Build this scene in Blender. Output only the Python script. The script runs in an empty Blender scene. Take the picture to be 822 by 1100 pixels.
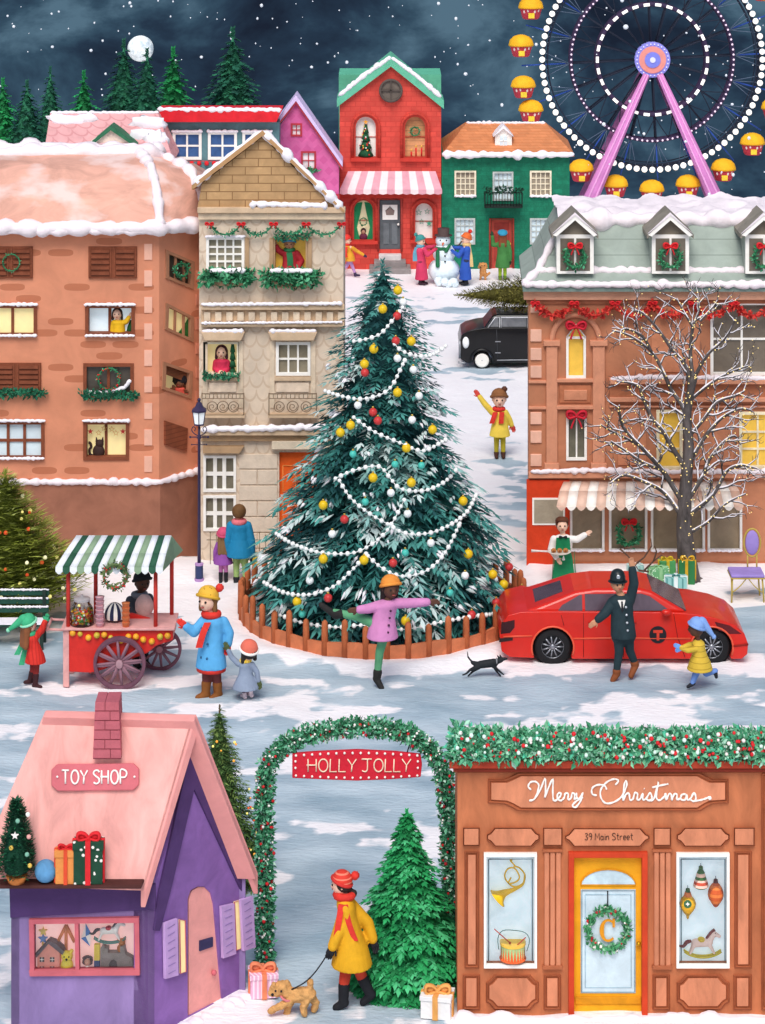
import bpy, bmesh, math, random
from mathutils import Vector, Matrix, noise
SC=bpy.context.scene; COL=SC.collection
F=2800.0; H=14.7; HZ=-213.0; CX=411.0
PI=math.pi
def W(px,py,d): return Vector(((px-CX)*d/F, d, H-(py-HZ)*d/F))
def gd(py): return H*F/(py-HZ)
def lin(h):
    h=h.lstrip('#'); o=[]
    for i in (0,2,4):
        c=int(h[i:i+2],16)/255; o.append(c/12.92 if c<=.04045 else ((c+.055)/1.055)**2.4)
    return o
# ---------------------------------------------------------------- materials
MC={}
def nn(t,k,**kw):
    n=t.nodes.new(k)
    for a,b in kw.items(): setattr(n,a,b)
    return n
def mth(t,op,a,b=None,c=None):
    n=nn(t,'ShaderNodeMath',operation=op)
    for i,v in enumerate((a,b,c)):
        if v is None: continue
        if isinstance(v,(int,float)): n.inputs[i].default_value=v
        else: t.links.new(v,n.inputs[i])
    return n.outputs[0]
def mixc(t,f,a,b,mode='MIX'):
    n=nn(t,'ShaderNodeMix',data_type='RGBA',blend_type=mode)
    for s,v in ((n.inputs[0],f),(n.inputs[6],a),(n.inputs[7],b)):
        if isinstance(v,(int,float)): s.default_value=v
        elif isinstance(v,(list,tuple)): s.default_value=(*v[:3],1)
        else: t.links.new(v,s)
    return n.outputs[2]
def M(hexc,var=.16,sc=3.0,rough=.75,bump=.25,pat=None,emit=0,metal=0,st=(1,1,1),hex2=None,a=1,b=1,spec=.3,mask=None,coat=0):
    key=(hexc,var,sc,rough,bump,pat,emit,metal,st,hex2,a,b,spec,mask,coat)
    if key in MC: return MC[key]
    m=bpy.data.materials.new((pat or 'paint')+'_'+hexc.lstrip('#')); m.use_nodes=True; t=m.node_tree
    bs=t.nodes['Principled BSDF']; L=t.links
    tc=nn(t,'ShaderNodeTexCoord'); mp=nn(t,'ShaderNodeMapping'); L.new(tc.outputs['Object'],mp.inputs[0]); mp.inputs['Scale'].default_value=st
    n1=nn(t,'ShaderNodeTexNoise'); n1.inputs['Scale'].default_value=sc; n1.inputs['Detail'].default_value=5; n1.inputs['Roughness'].default_value=.62; n1.inputs['Distortion'].default_value=.6
    L.new(mp.outputs[0],n1.inputs['Vector'])
    c=lin(hexc); dk=[x*(1-var*1.3) for x in c]; lt=[min(1,x*(1+var)+.012*var) for x in c]
    r=nn(t,'ShaderNodeMapRange'); r.inputs[1].default_value=.32; r.inputs[2].default_value=.68; L.new(n1.outputs[0],r.inputs[0])
    col=mixc(t,r.outputs[0],dk,lt)
    bh=n1.outputs[0]
    if pat:
        sx=nn(t,'ShaderNodeSeparateXYZ'); L.new(tc.outputs['Object'],sx.inputs[0])
        X=mth(t,'ADD',sx.outputs[0],mth(t,'MULTIPLY',sx.outputs[1],.6)); Z=sx.outputs[2]
        c2=lin(hex2) if hex2 else [x*.7 for x in c]
        if pat in('brick','shingle','plank','patchbrick'):
            cb=nn(t,'ShaderNodeCombineXYZ'); L.new(X,cb.inputs[0]); L.new(Z,cb.inputs[1])
            bt=nn(t,'ShaderNodeTexBrick'); L.new(cb.outputs[0],bt.inputs[0])
            bt.inputs['Scale'].default_value=1; bt.inputs['Brick Width'].default_value=a; bt.inputs['Row Height'].default_value=b
            bt.inputs['Mortar Size'].default_value=min(a,b)*.07; bt.inputs['Mortar Smooth'].default_value=.3
            if pat=='patchbrick':
                # stretched noise cells: isolated darker bricks
                fx=mth(t,'FLOOR',mth(t,'DIVIDE',mth(t,'ADD',X,mth(t,'MULTIPLY',mth(t,'MODULO',mth(t,'FLOOR',mth(t,'DIVIDE',Z,b)),2),a*.5)),a)); fz=mth(t,'FLOOR',mth(t,'DIVIDE',Z,b))
                cc=nn(t,'ShaderNodeCombineXYZ'); L.new(fx,cc.inputs[0]); L.new(fz,cc.inputs[1])
                wn=nn(t,'ShaderNodeTexWhiteNoise',noise_dimensions='2D'); L.new(cc.outputs[0],wn.inputs[0])
                pick=mth(t,'GREATER_THAN',wn.outputs[0],.80)
                u=mth(t,'SUBTRACT',mth(t,'FRACT',mth(t,'DIVIDE',mth(t,'ADD',X,mth(t,'MULTIPLY',mth(t,'MODULO',fz,2),a*.5)),a)),.5)
                v=mth(t,'SUBTRACT',mth(t,'FRACT',mth(t,'DIVIDE',Z,b)),.5)
                dd=mth(t,'ADD',mth(t,'POWER',mth(t,'ABSOLUTE',mth(t,'MULTIPLY',u,2.3)),3),mth(t,'POWER',mth(t,'ABSOLUTE',mth(t,'MULTIPLY',v,2.9)),3))
                dd=mth(t,'ADD',dd,mth(t,'MULTIPLY',n1.outputs[0],.5))
                mk=mth(t,'MULTIPLY',pick,mth(t,'LESS_THAN',dd,1.0))
                col=mixc(t,mth(t,'MULTIPLY',mk,.75),col,c2)
            else:
                bt.inputs['Color1'].default_value=(1,1,1,1); bt.inputs['Color2'].default_value=(.74,.74,.74,1); bt.inputs['Mortar'].default_value=(0,0,0,1)
                col2=mixc(t,.75,col,bt.outputs[0],'MULTIPLY'); col=mixc(t,bt.outputs['Fac'],col2,c2)
        if pat=='scallop':
            v0=mth(t,'DIVIDE',Z,b); row=mth(t,'FLOOR',v0); vv=mth(t,'FRACT',v0)
            u=mth(t,'SUBTRACT',mth(t,'FRACT',mth(t,'ADD',mth(t,'DIVIDE',X,a),mth(t,'MULTIPLY',mth(t,'MODULO',row,2),.5))),.5)
            dist=mth(t,'SQRT',mth(t,'ADD',mth(t,'POWER',mth(t,'MULTIPLY',u,1.6),2),mth(t,'POWER',mth(t,'SUBTRACT',1,vv),2)))
            mk=mth(t,'LESS_THAN',mth(t,'ABSOLUTE',mth(t,'SUBTRACT',dist,.82)),.09)
            col=mixc(t,mth(t,'MULTIPLY',mk,.7),col,c2)
        if pat=='diamond':
            v0=mth(t,'DIVIDE',Z,b); row=mth(t,'FLOOR',v0); vv=mth(t,'SUBTRACT',mth(t,'FRACT',v0),.5)
            u=mth(t,'SUBTRACT',mth(t,'FRACT',mth(t,'ADD',mth(t,'DIVIDE',X,a),mth(t,'MULTIPLY',mth(t,'MODULO',row,2),.5))),.5)
            mk=mth(t,'LESS_THAN',mth(t,'ADD',mth(t,'ABSOLUTE',u),mth(t,'ABSOLUTE',vv)),.42)
            col=mixc(t,mth(t,'MULTIPLY',mk,.55),col,c2)
        if pat=='vline':
            mk=mth(t,'LESS_THAN',mth(t,'FRACT',mth(t,'DIVIDE',X,a)),b); col=mixc(t,mth(t,'MULTIPLY',mk,.8),col,c2)
        if pat=='hline':
            mk=mth(t,'LESS_THAN',mth(t,'FRACT',mth(t,'DIVIDE',Z,a)),b); col=mixc(t,mth(t,'MULTIPLY',mk,.8),col,c2)
        if pat=='patch':
            n2=nn(t,'ShaderNodeTexNoise'); n2.inputs['Scale'].default_value=a; n2.inputs['Detail'].default_value=4; L.new(mp.outputs[0],n2.inputs['Vector'])
            q=nn(t,'ShaderNodeMapRange'); q.inputs[1].default_value=b; q.inputs[2].default_value=b+.12; L.new(n2.outputs[0],q.inputs[0])
            col=mixc(t,q.outputs[0],col,c2)
        if pat=='dots':
            vo=nn(t,'ShaderNodeTexVoronoi'); vo.inputs['Scale'].default_value=a; L.new(tc.outputs['Object'],vo.inputs['Vector'])
            col=mixc(t,mth(t,'LESS_THAN',vo.outputs[0],b),col,c2)
    L.new(col,bs.inputs['Base Color']); bs.inputs['Roughness'].default_value=rough; bs.inputs['Metallic'].default_value=metal
    bs.inputs['Specular IOR Level'].default_value=spec; bs.inputs['Coat Weight'].default_value=coat
    if emit: L.new(col,bs.inputs['Emission Color']); bs.inputs['Emission Strength'].default_value=emit
    if bump:
        n3=nn(t,'ShaderNodeTexNoise'); n3.inputs['Scale'].default_value=sc*6; n3.inputs['Detail'].default_value=4; L.new(mp.outputs[0],n3.inputs['Vector'])
        bp=nn(t,'ShaderNodeBump'); bp.inputs['Strength'].default_value=bump; bp.inputs['Distance'].default_value=.02; L.new(n3.outputs[0],bp.inputs['Height']); L.new(bp.outputs[0],bs.inputs['Normal'])
    MC[key]=m; return m
def glass_mat():
    if 'glass' in MC: return MC['glass']
    m=bpy.data.materials.new('clear_glass'); m.use_nodes=True; t=m.node_tree; t.nodes.clear()
    o=nn(t,'ShaderNodeOutputMaterial'); a=nn(t,'ShaderNodeBsdfTransparent'); a.inputs[0].default_value=(.99,1,1,1); g=nn(t,'ShaderNodeBsdfGlossy'); g.inputs['Roughness'].default_value=.08
    fr=nn(t,'ShaderNodeFresnel'); fr.inputs[0].default_value=1.35; x=nn(t,'ShaderNodeMixShader'); t.links.new(fr.outputs[0],x.inputs[0]); t.links.new(a.outputs[0],x.inputs[1]); t.links.new(g.outputs[0],x.inputs[2]); t.links.new(x.outputs[0],o.inputs[0])
    MC['glass']=m; return m
SNOW=M('#f4eff4',var=.05,sc=2.5,rough=.6,bump=.5,spec=.2)
SNOWP=M('#f3e7ea',var=.06,sc=2.5,rough=.6,bump=.5,spec=.2)
WHITE=M('#f6f2ea',var=.05); BLACK=M('#1c1c22',var=.2); REDR=M('#d8252c',var=.12); DARKG=M('#1d5a38',var=.3,sc=8)
# ---------------------------------------------------------------- mesh builder
class MB:
    def __init__(s): s.v=[];s.f=[];s.fm=[];s.sm=[];s.ms=[]
    def add(s,vs,fs,m,smooth=False):
        o=len(s.v); s.v.extend([tuple(p) for p in vs])
        if m not in s.ms: s.ms.append(m)
        k=s.ms.index(m)
        for f in fs: s.f.append(tuple(i+o for i in f)); s.fm.append(k); s.sm.append(smooth)
    def box(s,x0,x1,y0,y1,z0,z1,m):
        s.add([(x0,y0,z0),(x1,y0,z0),(x1,y1,z0),(x0,y1,z0),(x0,y0,z1),(x1,y0,z1),(x1,y1,z1),(x0,y1,z1)],[(0,3,2,1),(4,5,6,7),(0,1,5,4),(1,2,6,5),(2,3,7,6),(3,0,4,7)],m)
    def ext(s,front,back,m,smooth=False):
        n=len(front); s.add(list(front)+list(back),[tuple(range(n)),tuple(range(2*n-1,n-1,-1))]+[(i,i+n,(i+1)%n+n,(i+1)%n) for i in range(n)],m,smooth)
    def loft(s,rings,m,smooth=True,cap=True,closed=False):
        n=len(rings[0]); vs=[p for r in rings for p in r]; fs=[]
        R=len(rings)
        for i in range(R-1 if not closed else R):
            j=(i+1)%R
            for k in range(n): fs.append((i*n+k,i*n+(k+1)%n,j*n+(k+1)%n,j*n+k))
        if cap and not closed: fs.append(tuple(range(n-1,-1,-1))); fs.append(tuple(range((R-1)*n,R*n)))
        s.add(vs,fs,m,smooth)
    def tube(s,pts,r,m,n=8,smooth=True,closed=False,sq=1.0):
        pts=[Vector(p) for p in pts]; N=len(pts)
        if not isinstance(r,(list,tuple)): r=[r]*N
        rings=[]; up=None
        for i,p in enumerate(pts):
            if closed: t=pts[(i+1)%N]-pts[i-1]
            else: t=pts[min(i+1,N-1)]-pts[max(i-1,0)]
            if t.length<1e-9: t=Vector((0,0,1))
            t.normalize()
            if up is None: up=Vector((0,1,0)) if abs(t.y)<.9 else Vector((1,0,0))
            a=up-t*up.dot(t)
            if a.length<1e-6: a=t.orthogonal()
            a.normalize(); up=a; b=t.cross(a)
            rings.append([p+a*(math.cos(2*PI*k/n)*r[i]*sq)+b*(math.sin(2*PI*k/n)*r[i]) for k in range(n)])
        s.loft(rings,m,smooth,True,closed)
    def ball(s,c,r,m,n=12,k=8,nz=0,seed=0,zmin=None,smooth=True):
        c=Vector(c); r=(r,r,r) if isinstance(r,(int,float)) else r
        vs=[];fs=[]
        for i in range(1,k):
            th=PI*i/k
            for j in range(n):
                ph=2*PI*j/n; u=Vector((math.sin(th)*math.cos(ph),math.sin(th)*math.sin(ph),math.cos(th)))
                q=1+(nz*noise.noise(u*2.3+Vector((seed,seed*1.7,0))) if nz else 0)
                p=Vector((u.x*r[0]*q,u.y*r[1]*q,u.z*r[2]*q))
                if zmin is not None and p.z<zmin: p.z=zmin
                vs.append(c+p)
        t=len(vs); vs.append(c+Vector((0,0,r[2]))); vs.append(c+Vector((0,0,-r[2] if zmin is None else max(zmin,-r[2]))))
        for i in range(k-2):
            for j in range(n): fs.append((i*n+j,(i+1)*n+j,(i+1)*n+(j+1)%n,i*n+(j+1)%n))
        for j in range(n): fs.append((t,j,(j+1)%n)); fs.append((t+1,(k-2)*n+(j+1)%n,(k-2)*n+j))
        s.add(vs,fs,m,smooth)
    def cap(s,a,b,ra,rb,m,n=10):
        a=Vector(a);b=Vector(b); t=b-a
        if t.length<1e-6: t=Vector((0,0,1e-4))
        t.normalize(); x=t.orthogonal().normalized(); y=t.cross(x); rings=[]
        for (c,r,sg,rng) in ((a,ra,-1,(80,55,28,0)),(b,rb,1,(0,28,55,80))):
            for g in rng:
                g=math.radians(g); q=c+t*(sg*r*math.sin(g)); rr=r*math.cos(g)
                rings.append([q+x*(math.cos(2*PI*k/n)*rr)+y*(math.sin(2*PI*k/n)*rr) for k in range(n)])
        s.loft(rings,m,True)
    def chain(s,pts,rs,m,n=10):
        for i in range(len(pts)-1): s.cap(pts[i],pts[i+1],rs[i],rs[i+1],m,n)
    def lathe(s,prof,c,m,n=16,smooth=True,ax=None):
        c=Vector(c); rings=[]; cp=tuple(prof[0])!=tuple(prof[-1])
        for r,z in prof:
            r=max(r,1e-4)
            if ax=='y': rings.append([c+Vector((math.cos(2*PI*k/n)*r,z,math.sin(2*PI*k/n)*r)) for k in range(n)])
            elif ax=='x': rings.append([c+Vector((z,math.cos(2*PI*k/n)*r,math.sin(2*PI*k/n)*r)) for k in range(n)])
            else: rings.append([c+Vector((math.cos(2*PI*k/n)*r,math.sin(2*PI*k/n)*r,z)) for k in range(n)])
        s.loft(rings,m,smooth,cp)
    def build(s,name,parent=None,loc=None,bevel=0,norm=True,voxel=0,smooth_it=0,kind=None,label=None,solid=0,disp=0):
        off=Vector(loc) if loc is not None else wo(parent)
        me=bpy.data.meshes.new(name); me.from_pydata([(x-off.x,y-off.y,z-off.z) for x,y,z in s.v],[],s.f)
        for m in s.ms: me.materials.append(m)
        me.polygons.foreach_set('material_index',s.fm); me.polygons.foreach_set('use_smooth',s.sm)
        if norm and len(s.f)<60000:
            bm=bmesh.new(); bm.from_mesh(me); bmesh.ops.recalc_face_normals(bm,faces=bm.faces); bm.to_mesh(me); bm.free()
        me.update()
        o=bpy.data.objects.new(name,me); COL.objects.link(o)
        if loc is not None: o.location=loc
        if parent: o.parent=parent; o['_w']=tuple(off)
        else: o['_w']=tuple(off)
        if voxel:
            r=o.modifiers.new('r','REMESH'); r.mode='VOXEL'; r.voxel_size=voxel; r.use_smooth_shade=True
            if smooth_it: q=o.modifiers.new('s','SMOOTH'); q.iterations=smooth_it; q.factor=.5
            if disp:
                tx=bpy.data.textures.new('fur','CLOUDS'); tx.noise_scale=disp*1.6
                q=o.modifiers.new('d','DISPLACE'); q.texture=tx; q.strength=disp; q.mid_level=.5
            bake(o)
        if solid: q=o.modifiers.new('t','SOLIDIFY'); q.thickness=solid; q.offset=0
        if bevel:
            q=o.modifiers.new('b','BEVEL'); q.width=bevel; q.segments=2; q.limit_method='ANGLE'; q.angle_limit=.6; q.harden_normals=False
        if kind: o['kind']=kind
        if label: o['label']=label
        return o
def split_build(mb,name,parent,bevel=0):
    p=list(range(len(mb.v)))
    def fd(i):
        while p[i]!=i: p[i]=p[p[i]]; i=p[i]
        return i
    for f in mb.f:
        for i in f[1:]: p[fd(i)]=fd(f[0])
    gr={}
    for k,f in enumerate(mb.f): gr.setdefault(fd(f[0]),[]).append(k)
    for ks in gr.values():
        g=MB()
        for k in ks:
            f=mb.f[k]; g.add([mb.v[i] for i in f],[tuple(range(len(f)))],mb.ms[mb.fm[k]],mb.sm[k])
        # weld
        u={}; rm={}; vs=[]
        for i,v in enumerate(g.v):
            q=tuple(round(c,6) for c in v)
            if q not in u: u[q]=len(vs); vs.append(v)
            rm[i]=u[q]
        g.v=vs; g.f=[tuple(rm[i] for i in f) for f in g.f]; g.build(name,parent,bevel=bevel)
def bake(o):
    dg=bpy.context.evaluated_depsgraph_get(); me=bpy.data.meshes.new_from_object(o.evaluated_get(dg)); old=o.data; mats=list(old.materials)
    o.modifiers.clear(); o.data=me; bpy.data.meshes.remove(old)
    if not me.materials:
        for m in mats: me.materials.append(m)
def wo(p): return Vector(p['_w']) if p else Vector((0,0,0))
LAB={}
def tag(o,label,cat,group=None):
    o['label']=label; o['category']=cat
    if group: o['group']=group
    if label in LAB and LAB[label]!=group: print('DUPLABEL',label)
    LAB[label]=group; return o
def thing(name,label,cat,loc,group=None):
    o=bpy.data.objects.new(name,None); COL.objects.link(o); o.location=loc; o['_w']=tuple(loc); o.empty_display_size=.2
    return tag(o,label,cat,group)
def kids(o): return [c for c in o.children]
def copy_tree(o,parent=None,loc=None,rz=None,sc=None):
    c=o.copy(); COL.objects.link(c)
    if parent: c.parent=parent
    if loc is not None: c.location=loc; c['_w']=tuple(loc)
    if rz is not None: c.rotation_euler.z=rz
    if sc is not None: c.scale=sc
    for ch in list(o.children):
        copy_tree(ch,c)
    return c
# ---------------------------------------------------------------- a wall plane that turns picture points into points on it
class Pl:
    def __init__(s,p,n): s.p=Vector(p); s.n=Vector(n).normalized()
    def q(s,px,py,off=0):
        r=Vector(((px-CX)/F,1,-(py-HZ)/F)); o=Vector((0,0,H)); p=s.p+s.n*off
        return o+r*((p-o).dot(s.n)/r.dot(s.n))
    def poly(s,mb,pts,f,t,m,smooth=False):
        fr=[s.q(x,y,f) for x,y in pts]; mb.ext(fr,[p-s.n*t for p in fr],m,smooth)
    def rect(s,mb,x0,y0,x1,y1,f,t,m): s.poly(mb,[(x0,y0),(x1,y0),(x1,y1),(x0,y1)],f,t,m)
    def pts(s,pts,f=0): return [s.q(x,y,f) for x,y in pts]
    def sc(s,px,py): return s.q(px,py).y/F      # metres per picture unit
    def line(s,mb,pts,rp,f,m,n=6):
        k=s.sc(*pts[0]); mb.tube(s.pts(pts,f),rp*k,m,n)
    def snow(s,mb,pts,rp,f,seed=0,m=None,sq=1.0):
        k=s.sc(*pts[0]); lumpy(mb,s.pts(pts,f),rp*k,seed,m or SNOW,sq)
def frontal(d): return Pl((0,d,0),(0,-1,0))
def resample(pts,step):
    pts=[Vector(p) for p in pts]; out=[pts[0].copy()]; acc=0
    for a,b in zip(pts,pts[1:]):
        L=(b-a).length
        if L<1e-9: continue
        t=step-acc
        while t<=L: out.append(a.lerp(b,t/L)); t+=step
        acc=L-(t-step)
    if (out[-1]-pts[-1]).length>step*.3: out.append(pts[-1].copy())
    return out
def smooth(pts,k=6):
    pts=[Vector(p) for p in pts]; out=[]
    P=[pts[0]]+pts+[pts[-1]]
    for i in range(1,len(P)-2):
        a,b,c,d=P[i-1:i+3]
        for j in range(k):
            t=j/k; out.append(.5*((2*b)+(c-a)*t+(2*a-5*b+4*c-d)*t*t+(3*b-a-3*c+d)*t**3))
    out.append(pts[-1]); return out
def lumpy(mb,pts,r,seed,m,sq=1.0):
    pp=resample(pts,r*.4)
    rs=[]; q=[]
    for i,p in enumerate(pp):
        e=min(1,.35+.65*min(i,len(pp)-1-i)/2.0)
        rs.append(r*e*(.62+.95*abs(noise.noise(Vector((i*.14+seed*13.1,seed,0))))+.2*(noise.noise(Vector((i*.33,seed*3.3,2))))))
        q.append(p+Vector((0,0,r*.35*noise.noise(Vector((i*.3,seed*7,5))))))
    if len(q)>1: mb.tube(q,[max(x,r*.2) for x in rs],m,9,True,False,sq)
def cut(obj,mb):
    c=mb.build('cutter'); q=obj.modifiers.new('c','BOOLEAN'); q.object=c; q.operation='DIFFERENCE'; q.solver='EXACT'; bake(obj)
    me=c.data; bpy.data.objects.remove(c); bpy.data.meshes.remove(me)
def leafs(mb,pts,r,n,ls,mats,seed=0,flat=1.0,wts=None):
    rnd=random.Random(seed); pp=resample(pts,max(.01,r*.4)); L=len(pp)
    for i in range(n):
        c=pp[rnd.randrange(L)]; u=Vector((rnd.gauss(0,1),rnd.gauss(0,1),rnd.gauss(0,1))).normalized()
        q=c+Vector((u.x,u.y*flat,u.z))*r*(rnd.random()**.45)
        a=Vector((rnd.gauss(0,1),rnd.gauss(0,.6),rnd.gauss(0,1))); a=(a+u*.8).normalized(); b=a.cross(Vector((rnd.gauss(0,1),rnd.gauss(0,1),rnd.gauss(0,1)))).normalized()
        l=ls*(.6+.8*rnd.random()); w=l*.28; nr=a.cross(b)*w*.35
        m=rnd.choices(mats,wts)[0] if wts else rnd.choice(mats)
        mb.add([q,q+a*l*.5+b*w+nr,q+a*l,q+a*l*.5-b*w+nr,q+a*l*.5-nr*.4],[(0,1,4),(1,2,4),(2,3,4),(3,0,4)],m)
def berries(mb,pts,r,n,br,mats,seed=0,front=True):
    rnd=random.Random(seed+99); pp=resample(pts,max(.01,r*.4))
    for i in range(n):
        c=pp[rnd.randrange(len(pp))]; u=Vector((rnd.gauss(0,1),-abs(rnd.gauss(0,1)) if front else rnd.gauss(0,1),rnd.gauss(0,1))).normalized()
        mb.ball(c+u*r*1.02,br*(.7+.6*rnd.random()),rnd.choice(mats),7,5)
GL=[M('#2f7d52',var=.25,sc=9),M('#1f5e3c',var=.25,sc=9),M('#5fb183',var=.2,sc=9),M('#3c8f62',var=.2,sc=9)]
def bow(mb,c,s,m,tail=1.0,n=(0,-1,0)):
    c=Vector(c)
    for sg in(-1,1):
        pts=[c+Vector((sg*s*x,-.02*abs(x),s*z)) for x,z in((0,0),(.35,.42),(.85,.5),(1.0,.15),(.8,-.2),(.35,-.1),(0,0))]
        mb.tube(smooth(pts,3),s*.13,m,6,sq=2.0)
        mb.ball(c+Vector((sg*s*.6,0,s*.15)),(s*.36,s*.12,s*.22),m,8,6)
        if tail: mb.tube(smooth([c,c+Vector((sg*s*.35,-.01,-s*.6*tail)),c+Vector((sg*s*.55,0,-s*1.15*tail))],3),[s*.07]*3+[s*.1]*3+[s*.13],m,5,sq=1.0)
    mb.ball(c+Vector((0,-s*.1,0)),s*.2,m,8,6)
# windows with frame, muntins, panes (parts: window > pane, snow)
def win(parent,pl,cutmb,x0,y0,x1,y1,nx=2,ny=2,fm=None,pm=None,fw=2.2,mw=1.2,dep=.10,snow='',seed=0,off=0,name='window',sillm=None,label=None,arch=False):
    fm=fm or WHITE; pm=pm or M('#8e8474')
    def outline(g):
        if not arch: return [(x0+g,y0+g),(x1-g,y0+g),(x1-g,y1-g),(x0+g,y1-g)]
        cx=(x0+x1)/2; rx=(x1-x0)/2-g; ry=min(rx,(y1-y0)*.35-g*.5); yc=y0+g+ry
        return [(cx-rx*math.cos(PI*i/10),yc-ry*math.sin(PI*i/10)) for i in range(11)]+[(x1-g,y1-g),(x0+g,y1-g)]
    if cutmb is not None: pl.poly(cutmb,outline(0),.02+off,dep+.02,pm)
    f=MB(); o=outline(-.6); i=outline(fw)
    fo=pl.pts(o,.03+off); fi=pl.pts(i,.03+off); bo=[p-pl.n*(.03) for p in fo]; bi=[p-pl.n*(dep*.75) for p in fi]; n=len(o)
    vs=fo+fi+bo+bi; fs=[]
    for k in range(n):
        j=(k+1)%n; fs+=[(k,j,n+j,n+k),(k,2*n+k,2*n+j,j),(n+k,n+j,3*n+j,3*n+k),(2*n+k,3*n+k,3*n+j,2*n+j)]
    f.add(vs,fs,fm)
    zo=off-dep*.55
    for k in range(1,nx):
        x=x0+fw+(x1-x0-2*fw)*k/nx; pl.rect(f,x-mw/2,y0+fw-.3,x+mw/2,y1-fw+.3,zo+.03,.03,fm)
    for k in range(1,ny):
        y=y0+fw+(y1-y0-2*fw)*k/ny; pl.rect(f,x0+fw-.3,y-mw/2,x1-fw+.3,y+mw/2,zo+.027,.027,fm)
    w=f.build(name,parent,label=label)
    p=MB(); pl.poly(p,outline(fw-.8),zo-.002,.02,pm); p.build('pane',w)
    if sillm: s=MB(); pl.rect(s,x0-2,y1-.5,x1+2,y1+2.2,.09+off,.09,sillm); s.build('sill',w)
    if snow:
        s=MB()
        if 't' in snow: pl.snow(s,[(x0-2,y0-1),(x1+2,y0-1)],2.2,.06+off,seed)
        if 'b' in snow: pl.snow(s,[(x0-1,y1-.5),(x1+1,y1-.5)],1.9,.07+off,seed+1)
        s.build('snow',w)
    return w
def wreath(label,pl,px,py,r,off=.08,th=.2,bowm=None,bs=.35,group=None,bt=1.0,mats=None,berry=None,n=None,by=-1,loop=1.0):
    k=pl.sc(px,py); R=r*k; T=thing('wreath',label,'wreath',pl.q(px,py,off),group)
    pts=[pl.q(px+r*math.cos(a*2*PI/28),py+r*math.sin(a*2*PI/28)*loop,off) for a in range(29)]
    mb=MB(); mb.tube(pts[:-1],R*th*.55,(mats or GL)[0],6,closed=True); leafs(mb,pts,R*th,n or 220,R*th*1.5,mats or GL,int(px+py)); mb.build('foliage',T,norm=False)
    if berry: b=MB(); berries(b,pts,R*th,26,R*.07,berry,int(px)); b.build('berries',T)
    if bowm: b=MB(); bow(b,pl.q(px,py+by*r*loop,off+.05),bs*R*1.6,bowm,bt); b.build('bow',T)
    return T
# stroke lettering
GLY={'T':[[(0,1),(.7,1)],[(.35,1),(.35,0)]],'O':[[(.4+.36*math.cos(a*PI/8+PI/2),.5+.5*math.sin(a*PI/8+PI/2)) for a in range(17)]],
'Y':[[(0,1),(.35,.5),(.7,1)],[(.35,.5),(.3,0)]],'S':[[(.62,.85),(.45,1),(.15,.95),(.05,.75),(.3,.55),(.58,.38),(.6,.15),(.35,0),(.05,.1)]],
'H':[[(0,1),(0,0)],[(.65,1),(.65,0)],[(-.12,.52),(.65,.52)]],'P':[[(0,0),(0,1),(.45,1),(.62,.78),(.45,.5),(0,.48)]],
'L':[[(.05,1),(0,0),(.55,0)]],'J':[[(.05,1),(.85,1)],[(.5,1),(.5,.2),(.32,0),(.08,.08)]],
'M':[[(0,0),(.05,1),(.4,.35),(.75,1),(.8,0)]],'a':[[(.45,.5),(.15,.6),(0,.3),(.15,0),(.42,.15),(.48,.6)],[(.46,.5),(.5,0)]],
'i':[[(.1,.6),(.1,0)],[(.1,.85),(.1,.9)]],'n':[[(0,.6),(0,0)],[(0,.4),(.25,.6),(.45,.5),(.45,0)]],'t':[[(.2,1),(.2,.1),(.4,0)],[(0,.68),(.42,.68)]],
'r':[[(0,.6),(0,0)],[(0,.4),(.2,.6),(.38,.58)]],'e':[[(.03,.32),(.45,.34),(.4,.58),(.15,.6),(0,.3),(.15,.02),(.45,.08)]],
'3':[[(.05,.9),(.3,1),(.5,.8),(.22,.55),(.52,.3),(.3,0),(0,.1)]],'9':[[(.5,.7),(.25,.5),(.02,.72),(.2,1),(.5,.85),(.48,.3),(.3,0)]],' ':[]}
def stroke(mb,pl,text,x,y,h,r,off,m,gap=.28,sp=.55,wd=1.0,dy=0):
    for i,ch in enumerate(text):
        if ch==' ': x+=sp*h; continue
        w=max(p[0] for st in GLY[ch] for p in st)
        for st in GLY[ch]:
            pts=[(x+p[0]*h*wd,y-p[1]*h+dy*x) for p in st]
            P=pl.pts(pts,off); P=smooth(P,4) if len(P)>3 and ch not in 'YLMT' else P
            mb.tube(P,r*pl.sc(x,y),m,6)
        x+=w*h*wd+gap*h
    return x
# ================================================================ camera, light, sky
cam=bpy.data.cameras.new('camera'); co=bpy.data.objects.new('camera',cam); COL.objects.link(co); SC.camera=co
co.location=(0,0,H); co.rotation_euler=(PI/2,0,0); cam.sensor_fit='HORIZONTAL'; cam.sensor_width=36; cam.lens=36*F/822; cam.shift_y=-(550-HZ)/822; cam.clip_end=2000; cam.clip_start=.5
w=bpy.data.worlds.new('World'); SC.world=w; w.use_nodes=True; t=w.node_tree
sdir=Vector((-.07,-.58,.79)).normalized()
sk=nn(t,'ShaderNodeTexSky'); sk.sky_type='NISHITA'; sk.sun_disc=False; sk.sun_elevation=math.asin(sdir.z); sk.sun_rotation=math.atan2(sdir.x,sdir.y); sk.dust_density=2.5; sk.air_density=1.0; sk.ozone_density=1.0
t.links.new(sk.outputs[0],t.nodes['Background'].inputs[0]); t.nodes['Background'].inputs[1].default_value=.13
sl=bpy.data.lights.new('sun','SUN'); so=bpy.data.objects.new('sun',sl); COL.objects.link(so); sl.energy=2.6; sl.angle=math.radians(32); sl.color=(1,.975,.94)
so.rotation_euler=(-sdir).to_track_quat('-Z','Y').to_euler(); so.location=(-20,-20,40)
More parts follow.
